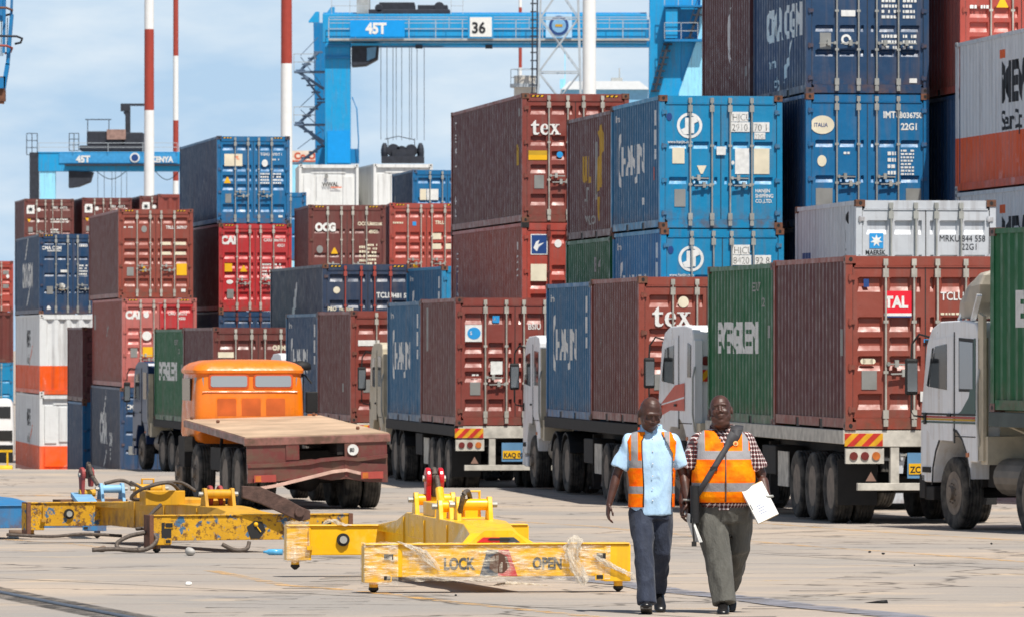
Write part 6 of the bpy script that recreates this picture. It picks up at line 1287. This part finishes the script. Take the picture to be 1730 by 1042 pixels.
# ------------------------------------------------------------------ cranes, masts and distant things
CB = paint('crane_blue_paint', srgb(0, 152, 210), fade=.15, rust=.12, rough=.4); CBD = paint('crane_deep_blue_paint', srgb(0, 122, 182), fade=.1, rust=.1); CBL = paint('crane_lit_pale_blue_paint', srgb(150, 222, 250), fade=.1, rust=.08)  # the palest blue puts the right leg's sunlit tone into its paint
RL = mat('galvanised_handrail', srgb(176, 184, 190), .5, .2, .1); MC = mat('crane_machinery', srgb(44, 48, 58), .7, .1, .3, 3); MCL = mat('machinery_pale', srgb(168, 170, 168), .6, .1, .2, 3); ROPE = mat('crane_rope_grey', srgb(120, 132, 146), .6, .2, .1)
def railing(t, p0, p1, h=1.1, step=2.0, r=.035):
    p0, p1 = Vector(p0), Vector(p1); b = MB(); n = max(1, int((p1-p0).length/step))
    for k in range(n+1): q = p0.lerp(p1, k/n); b.bar(q, q+Vector((0, 0, h)), r*1.4)
    for hh in (h, h*.5): b.bar(p0+Vector((0, 0, hh)), p1+Vector((0, 0, hh)), r*1.4)
    return b.build('handrail', [RL], t)
def stair(t, p0, p1, w_=.9, m_=None):
    p0, p1 = Vector(p0), Vector(p1); b = MB(); n = max(3, int(abs(p1.z-p0.z)/.45)); d = Vector((0, w_, 0))
    for k in range(n+1): q = p0.lerp(p1, k/n); b.box(q.x-.3, q.x+.3, q.y, q.y+w_, q.z-.05, q.z+.05)
    b.bar(p0, p1, .08, .16); b.bar(p0+d, p1+d, .08, .16); b.bar(p0+Vector((0, 0, 1)), p1+Vector((0, 0, 1)), .05); return b.build('stairway', [m_ or MC], t)
def crane(label, D, xl, xr, yt, yb, full=True):
    s = F/D; g0 = g(D); X = lambda px: (px-CX)/s; Z_ = lambda py: CAMZ+(HY-py)/s-g0
    ox = X((xl+xr)/2); t = thing('gantry_crane', label, 'crane', (ox, D, g0)); x = lambda px: X(px)-ox
    return t, x, Z_
GS = mat('stair_grey_blue', srgb(92, 112, 136), .6)
t, x, z = crane('big blue gantry crane numbered 36, its girder crossing the upper middle', 420, 524, 1200, 22, 72)
b = MB(); b.box(x(545), x(1093), 0, 1.3, z(72), z(24)); b.build('girder', [CB], t, bevel=.03)
b = MB(); b.box(x(594), x(1093), -.25, -.02, z(78), z(74)); b.box(x(545), x(1093), 1.31, 1.5, z(22), z(20)); b.build('girder_flange', [CB], t)
b = MB(); b.box(x(549), x(1150), 6.8, 8.0, z(72), z(24)); b.build('rear_girder', [CBD], t)
b = MB(); b.box(x(556), x(1097), -.9, -.02, z(70), z(66.5)); b.build('walkway', [MCL], t)
railing(t, (x(556), -.9, z(66)), (x(1097), -.9, z(66)), 1.25, 1.7, .04); railing(t, (x(556), -.45, z(50)), (x(1097), -.45, z(50)), .8, 2.6, .03)
b = MB(); b.box(x(592), x(684), -1.02, -.96, z(64), z(36)); o = b.build('load_sign', [mat('bright_blue_sign', srgb(0, 150, 226), .4, 0, .05)], t); door_text(o, '45T', x(619), z(58), .98, M['white'], -1.04, .05, .86)
b = MB(); b.box(x(791), x(834), -1.02, -.96, z(66), z(29)); b.m(1).box(x(794), x(831), -1.05, -1.01, z(64), z(31)); o = b.build('number_sign', [CB, M['white']], t); door_text(o, '36', x(797), z(57.5), 1.02, M['black_t'], -1.07, .03, .92)
b = MB(); b.box(x(922), x(966), -1.02, -.96, z(65), z(25)); o = b.build('emblem_board', [mat('pale_blue_board', srgb(170, 208, 236), .5, 0, .06)], t)
b = MB(); b.cyl((x(944), -1.03, z(45)), (x(944), -1.07, z(45)), .66, 32); b.m(1).cyl((x(944), -1.07, z(45)), (x(944), -1.09, z(45)), .48, 32); b.m(2).box(x(938), x(950), -1.12, -1.09, z(47), z(43)); o2 = b.build('round_emblem', [M['navy_t'], mat('emblem_ground', srgb(120, 170, 210), .5), M['gold']], o, autos=True)
# left legs
b = MB(); b.loft([[(x(549), .02, 0), (x(592), .02, 0), (x(592), 1.28, 0), (x(549), 1.28, 0)], [(x(549), .02, z(72.3)), (x(592), .02, z(72.3)), (x(592), 1.28, z(72.3)), (x(549), 1.28, z(72.3))]]); leg = b.build('leg', [CB], t, bevel=.03)
b = MB(); b.box(x(553), x(591), -.05, 0, z(276), z(222)); b.build('leg_plate', [mat('bright_blue_sign', srgb(0, 150, 226))], leg)
b = MB(); b.loft([[(x(534), 6.8, 0), (x(556), 6.8, 0), (x(556), 8, 0), (x(534), 8, 0)], [(x(524), 6.8, z(30)), (x(548), 6.8, z(30)), (x(548), 8, z(30)), (x(524), 8, z(30))]]); b.build('leg', [CBD], t, bevel=.03)
for px, top in ((530, 20), (556, 12)):
    b = MB(); b.prism([(x(px-9), z(38)), (x(px+9), z(38)), (x(px+9), z(top)), (x(px+3), z(top)), (x(px-9), z(top+16))], 'y', .2, .8); b.build('bracket', [CB], t)
b = MB(); b.box(x(549), x(592), -.2, 0, z(100), z(96)); b.box(x(549), x(592), -.2, 0, z(80), z(77)); b.build('stiffener', [CBD], leg)
for (a, c) in (((500, 275), (540, 245)), ((545, 245), (505, 208)), ((503, 205), (540, 170)), ((540, 165), (505, 118)), ((505, 116), (535, 85))):
    stair(t, (x(a[0]), 3.0, z(a[1])), (x(c[0]), 3.0, z(c[1])), .7, GS)
b = MB()
for py in (118, 208): b.box(x(494), x(548), 2.8, 4.2, z(py+2), z(py-1)); b.bar((x(545), 3, z(py+30)), (x(500), 3, z(py)), .2)
b.build('landing', [GS], t); railing(t, (x(494), 2.8, z(116)), (x(530), 2.8, z(116)), 1.1, .8, .04); railing(t, (x(494), 2.8, z(206)), (x(530), 2.8, z(206)), 1.1, .8, .04)
# trolley, cab, ropes, head block
b = MB(); b.box(x(622), x(760), .2, 7.6, z(24), z(16)); b.box(x(640), x(700), 1, 6, z(17), z(3)); b.box(x(705), x(756), 1.5, 6, z(17), z(7)); b.cyl((x(742), .5, z(12)), (x(742), 4, z(12)), .36, 16); b.cyl((x(640), .2, z(14)), (x(640), 3, z(14)), .28, 12); tr = b.build('trolley', [MC], t, bevel=.04)
b = MB(); b.box(x(602), x(624), .8, 3, z(22), z(-6)); b.build('electrical_cabinet', [MCL], tr); railing(t, (x(560), .2, z(24)), (x(622), .2, z(24)), 1.1, 1.2, .03); railing(t, (x(762), .2, z(24)), (x(782), .2, z(24)), 1.1, .5, .03)
b = MB(); b.prism([(x(594), z(76)), (x(640), z(74)), (x(638), z(100)), (x(618), z(111)), (x(594), z(113))], 'y', -.2, 2.0); cb_ = b.build('operator_cab', [MC], t, bevel=.05)
b = MB(); b.prism([(x(620), z(82)), (x(636), z(80)), (x(634), z(98)), (x(620), z(104))], 'y', -.24, -.19); b.build('cab_window', [mat('cab_glass', srgb(96, 140, 170), .15)], cb_)
b = MB()
for k, px in enumerate((643, 653, 663, 669, 678, 691, 695, 704, 716)): b.cyl((x(px), .8+.5*(k % 3), z(74)), (x(px), .8+.5*(k % 3), z(236)), .024, 5)
b.build('hoist_ropes', [ROPE], t)
b = MB(); b.box(x(644), x(716), .3, 2.4, z(275), z(264)); b.box(x(662), x(700), .5, 2.2, z(266), z(252)); b.cyl((x(664), .9, z(254)), (x(664), 2, z(254)), .45, 16); b.cyl((x(678), .9, z(256)), (x(678), 2, z(256)), .4, 16); b.cyl((x(694), .9, z(254)), (x(694), 2, z(254)), .42, 16)
for px in (649, 710): b.ball((x(px), 1.2, z(257)), (.25, .5, .68), 8)
b.bar((x(650), 1, z(235)), (x(672), 1, z(230)), .05); b.bar((x(672), 1, z(230)), (x(700), 1, z(236)), .05); b.bar((x(655), 1, z(246)), (x(655), 1, z(235)), .05); b.bar((x(700), 1, z(246)), (x(700), 1, z(234)), .05)
b.build('head_block', [MC], t)
b = MB(); b.tube([(x(595), 0, z(165)), (x(603), -.3, z(185)), (x(606), -.3, z(240)), (x(604), 0, z(276))], .04, 6); b.box(x(592), x(606), .1, 1.5, z(276), z(252)); b.build('cable_reel_feed', [CBD], t)
for px in (708, 826): b = MB(); b.box(x(px-6), x(px+6), -.6, -.1, z(83), z(77)); b.build('floodlight', [MC], t)
# right legs: deep box, flared plate with its sunlit tone painted in, platform and stairs
b = MB(); b.loft([[(x(1092), 0, 0), (x(1152), 0, 0), (x(1152), 1.6, 0), (x(1092), 1.6, 0)], [(x(1098), 0, z(-40)), (x(1150), 0, z(-40)), (x(1150), 1.6, z(-40)), (x(1098), 1.6, z(-40))]]); b.build('leg', [CB], t, bevel=.03)
b = MB(); b.prism([(x(1128), z(330)), (x(1147), z(157)), (x(1180), z(60)), (x(1186), z(-40)), (x(1216), z(-40)), (x(1218), z(330))], 'y', -.35, 1.2); b.build('leg', [CBL], t)
b = MB(); b.prism([(x(1150), z(-40)), (x(1188), z(-40)), (x(1182), z(62)), (x(1148), z(160)), (x(1140), z(200)), (x(1134), z(200))], 'y', .1, 1.5); b.build('gusset', [CB], t)
stair(t, (x(1106), -.9, z(155)), (x(1128), -.9, z(76)), .7)
b = MB(); b.box(x(1122), x(1192), -1.2, .0, z(72), z(68)); b.box(x(1122), x(1192), -1.2, .0, z(14), z(11)); b.build('platform', [CBD], t); railing(t, (x(1122), -1.2, z(68)), (x(1178), -1.2, z(68)), 1.1, .9, .03); railing(t, (x(1122), -1.2, z(11)), (x(1192), -1.2, z(11)), 1.1, .9, .03)
b = MB(); b.box(x(1124), x(1144), -1.05, -.25, z(66), z(17)); b.build('cabinet', [CB], t); stair(t, (x(1164), -1.1, z(66)), (x(1182), -1.1, z(14)), .6, MC)
# the far crane
t, x, z = crane('distant blue gantry crane marked 45T, at the upper left behind the containers', 636, 50, 303, 256, 290)
b = MB(); b.box(x(62), x(420), 0, 1.4, z(290), z(257)); b.build('girder', [CB], t, bevel=.03)
b = MB(); b.box(x(110), x(420), -.8, -.02, z(281), z(278)); b.build('walkway', [MC], t); railing(t, (x(66), -.3, z(257)), (x(300), -.3, z(257)), .9, 3, .04)
b = MB(); b.box(x(100), x(300), -.1, -.01, z(276), z(259)); o = b.build('sign_band', [mat('mid_blue_band', srgb(60, 150, 206), .4)], t); door_text(o, '45T', x(129), z(274.5), .92, M['white'], -.14, .05, .95); door_text(o, 'KENYA', x(256), z(274.5), .8, M['white'], -.14, .05, .85)
b = MB(); b.cyl((x(228), -.12, z(267)), (x(228), -.2, z(267)), .5, 24); b.m(1).cyl((x(228), -.2, z(267)), (x(228), -.22, z(267)), .36, 24); b.build('round_emblem', [M['white'], M['navy_t']], o)
b = MB(); b.box(x(67), x(93), .1, 1.3, 0, z(288)); b.build('leg', [CBL], t); b = MB(); b.box(x(50), x(65), -.1, .9, 0, z(258)); b.build('leg', [MC], t)
b = MB(); b.box(x(134), x(242), .3, 4, z(255), z(246)); b.box(x(146), x(206), .5, 3.5, z(246), z(222)); b.box(x(208), x(241), .5, 3.5, z(246), z(224)); b.build('trolley', [MC], t, bevel=.1)
b = MB(); b.box(x(180), x(212), .3, .5, z(236), z(219)); b.build('pale_cabinet', [mat('rusty_pale_panel', srgb(150, 120, 110), .6, 0, .3)], t)
b = MB(); b.bar((x(215), 1, z(224)), (x(215), 1, z(180)), .5); b.bar((x(203), 1, z(177)), (x(245), 1, z(177)), .25); b.box(x(203), x(218), .7, 1.3, z(188), z(176)); b.bar((x(210), 1, z(188)), (x(215), 1, z(196)), .4); b.build('service_jib', [MC], t)
b = MB(); b.prism([(x(116), z(289)), (x(157), z(291)), (x(152), z(308)), (x(132), z(316)), (x(116), z(318))], 'y', -.2, 2); b.build('operator_cab', [MC], t, bevel=.05)
b = MB()
for px in (164, 175, 188, 194, 204, 213): b.cyl((x(px), 1, z(290)), (x(px), 1, z(345)), .03, 5)
b.build('hoist_ropes', [ROPE], t)
b = MB(); b.tube([(x(163+(212-163)*k/8), .5, z(290+13*math.sin(math.pi*k/8))) for k in range(9)], .04, 5); b.tube([(x(262+(302-262)*k/8), .5, z(290+14*math.sin(math.pi*k/8))) for k in range(9)], .04, 5); b.build('festoon_cable', [MC], t)
for a, c, y0, y1 in ((45, 63, 262, 226), (117, 133, 255, 226)):
    b = MB()
    for px in (a, (a+c)/2, c): b.bar((x(px), 0, z(y0)), (x(px), 0, z(y1)), .08)
    for k in range(4): b.bar((x(a), 0, z(y0+(y1-y0)*k/3)), (x(c), 0, z(y0+(y1-y0)*k/3)), .07)
    b.build('cage', [MC], t)
b = MB(); b.bar((x(147), 1, z(222)), (x(147), 1, z(202)), .08); b.bar((x(183), 1, z(222)), (x(183), 1, z(202)), .08); b.bar((x(143), 1, z(202)), (x(187), 1, z(202)), .1); b.build('frame', [MC], t)

# striped lighting masts
MW = mat('mast_white', srgb(232, 232, 230), .5, 0, .04); MR = mat('mast_red', srgb(162, 62, 48), .5, 0, .08)
def mast(label, px, wpx, s, bounds, first, top=-260):
    D = F/s; X = (px-CX)/s; g0 = g(D); t = thing('lighting_mast', label, 'mast', (X, D, g0), 0, 'red and white striped masts')
    zz = [CAMZ+(HY-y)/s-g0 for y in bounds]; r_ = wpx/s/2; ztop = CAMZ+(HY-top)/s-g0; levels = [0]+sorted(zz)+[ztop]; red = first
    for a, c in zip(levels, levels[1:]):
        rr = lambda z_: r_*(1.12-.24*z_/ztop); b = MB(); b.cyl((0, 0, a), (0, 0, c), rr(a), 24, rr(c)); b.build('red_section' if red else 'white_section', [MR if red else MW], t, autos=True, smooth=True); red = not red
    b = MB(); b.cyl((0, 0, ztop), (0, 0, ztop+.3), 1.2, 16); b.build('lamp_ring', [MC], t); return t
mast('thick red and white mast left of the highest blue container, its white foot showing', 252, 17, 32, [340, 187, 50], True)
mast('thin red and white mast just right of the thick one at the left', 297, 9.5, 16, [306, 204, 95], False, -120)
mast('red over white mast rising just right of the highest blue container', 484, 19.5, 32, [480, 108, -60], True)
mast('white mast standing right of the lattice tower, red only at its tip', 995.5, 23, 36, [0, -200], False, -350)
mast('very thin red mast behind the girder of crane number 36', 879, 6, 16.2, [115, 13, -60], False, -120)
# lattice tower
s = 30.0; D = F/s; X = lambda px: (px-CX)/s; Z_ = lambda py: CAMZ+(HY-py)/s-g(D)
t = thing('lattice_tower', 'slim grey lattice tower left of the white mast', 'tower', (X(945), D, g(D)))
ht = Z_(-60); w0, w1 = 1.75, 1.0
def corner(k, z_): w_ = w0+(w1-w0)*z_/ht; sx, sy = ((-1, -1), (1, -1), (1, 1), (-1, 1))[k]; return Vector((sx*w_, sy*w_, z_))
for k in range(4): b = MB(); b.bar(corner(k, 0), corner(k, ht), .11); b.build('leg', [RL], t)
b = MB(); n = 9
for j in range(n):
    z0_, z1_ = ht*j/n, ht*(j+1)/n
    for k in range(4): b.bar(corner(k, z0_), corner((k+1) % 4, z1_), .055); b.bar(corner((k+1) % 4, z0_), corner(k, z1_), .055); b.bar(corner(k, z1_), corner((k+1) % 4, z1_), .07)
b.build('bracing', [RL], t)
b = MB(); b.bar((X(896)-X(945), -1.2, 0), (X(900)-X(945), -1.2, ht), .09); b.bar((X(904)-X(945), -1.2, 0), (X(908)-X(945), -1.2, ht), .09)
for k in range(60): z_ = ht*k/60; b.bar((X(896)-X(945), -1.2, z_), (X(906)-X(945), -1.2, z_), .07)
b.build('cable_ladder', [MC], t)
# railed tank beside it
s = 30.0; t = thing('water_tank', 'pale railed tank top behind the brown tower of containers', 'tank', (X(884), D+3, g(D)))
b = MB(); b.cyl((.1, 0, 0), (.1, 0, Z_(125)), .62, 20); b.build('tank', [mat('dirty_pale_tank', srgb(206, 200, 190), .6, 0, .1)], t, autos=True)
b = MB(); b.cyl((.1, 0, Z_(145)), (.1, 0, Z_(139)), .85, 20); b.build('platform', [RL], t)
for k in range(6): a = 2*math.pi*k/6; q = Vector((.1+.8*math.cos(a), .8*math.sin(a), Z_(141))); a2 = a+2*math.pi/6; q2 = Vector((.1+.8*math.cos(a2), .8*math.sin(a2), Z_(141))); railing(t, q, q2, .9, 1.0, .02)
# distant buildings
s = 17.0; D = F/s
t = thing('port_building', 'distant white roofed port building with a small roof tower, right of the white mast', 'building', (X(1035), D, g(D)))
x = lambda px: (px-1035)/s; z = lambda py: CAMZ+(HY-py)/s-g(D)
b = MB(); b.box(x(950), x(1095), 0, 14, 0, z(152)); b.build('wall', [mat('pale_blue_wall', srgb(130, 186, 220), .7, 0, .08)], t)
b = MB(); b.prism([(x(948), z(152)), (x(1098), z(152)), (x(1080), z(138)), (x(962), z(138))], 'y', -.5, 14.5); b.build('roof', [mat('white_sheet_roof', srgb(226, 230, 232), .5, 0, .05)], t)
b = MB(); b.box(x(1034), x(1053), 4, 7, z(138), z(129)); b.bar((x(1048), 5, z(129)), (x(1048), 5, z(112)), .12); b.build('roof_tower', [MCL], t)
b = MB(); b.bar((x(955), 3, z(140)), (x(955), 3, z(86)), .10); b.box(x(946), x(954), 0, .8, z(150), z(134)); b.build('aerial', [CBL], t)
s = 20.0; D = F/s
t = thing('billboard', 'distant white board with orange red letters above the first white refrigerated container', 'sign', ((512-CX)/s, D, g(D)))
x = lambda px: (px-512)/s; z = lambda py: CAMZ+(HY-py)/s-g(D)
b = MB(); b.box(x(478), x(540), 0, .3, z(272), z(255)); b.build('board', [mat('cream_board', srgb(222, 206, 190), .6)], t); b = MB(); b.box(x(480), x(538), .05, .25, 0, z(271)); b.build('support', [CBL], t)
door_text(t, 'Co-Op', x(497), z(269), .75, mat('rust_red_letters', srgb(196, 84, 50), .6), -.02, .05, 1.0)
b = MB(); b.box(x(476), x(542), -.05, -.01, z(274), z(271.5)); b.build('edge_strip', [mat('rust_red_letters', srgb(196, 84, 50))], t)
# caged ladder of a crane whose body is out of the picture, top left
s = 60.0; D = F/s; t = thing('caged_ladder', 'blue crane ladder with rusty hoops hanging in at the top left corner', 'ladder', ((10-CX)/s, D, CAMZ+(HY-0)/s))
x = lambda px: (px-10)/s; z = lambda py: (0-py)/s
b = MB(); b.bar((x(20), 0, z(25)), (x(13), 0, z(110)), .10, .16); b.bar((x(13), 0, z(108)), (x(3), 0, z(168)), .12, .16); b.bar((x(9), 0, z(-60)), (x(6), 0, z(90)), .08, .1); b.bar((x(22), 0, z(-60)), (x(19), 0, z(28)), .07, .1); b.build('stringer', [CBD], t)
b = MB(); b.box(x(-30), x(7), -.2, .4, z(150), z(132)); b.box(x(-30), x(5), -.2, .4, z(36), z(-10)); b.build('bracket', [CBD], t)
for py, m_ in ((18, M['rust']), (66, MC), (82, mat('red_rust', srgb(150, 72, 60), .8))):
    b = MB(); xr = 38 if py == 66 else 21; b.tube([(x(-10), -.3, z(py-4)), (x(xr-8), -.35, z(py-3)), (x(xr), -.1, z(py)), (x(xr-4), .2, z(py+6)), (x(xr-14), .25, z(py+8))], .032, 8); b.build('hoop', [m_], t, True)
b = MB(); b.box(x(0), x(9), -.1, .2, z(172), z(150)); b.bar((x(5), 0, z(130)), (x(2), 0, z(176)), .16); b.build('foot_block', [M['rust']], t)
b = MB()
for px in (2, 5, 12): b.cyl((x(px), .1, z(30)), (x(px-1), .1, z(95)), .012, 5)
b.build('stay_wires', [MC], t)
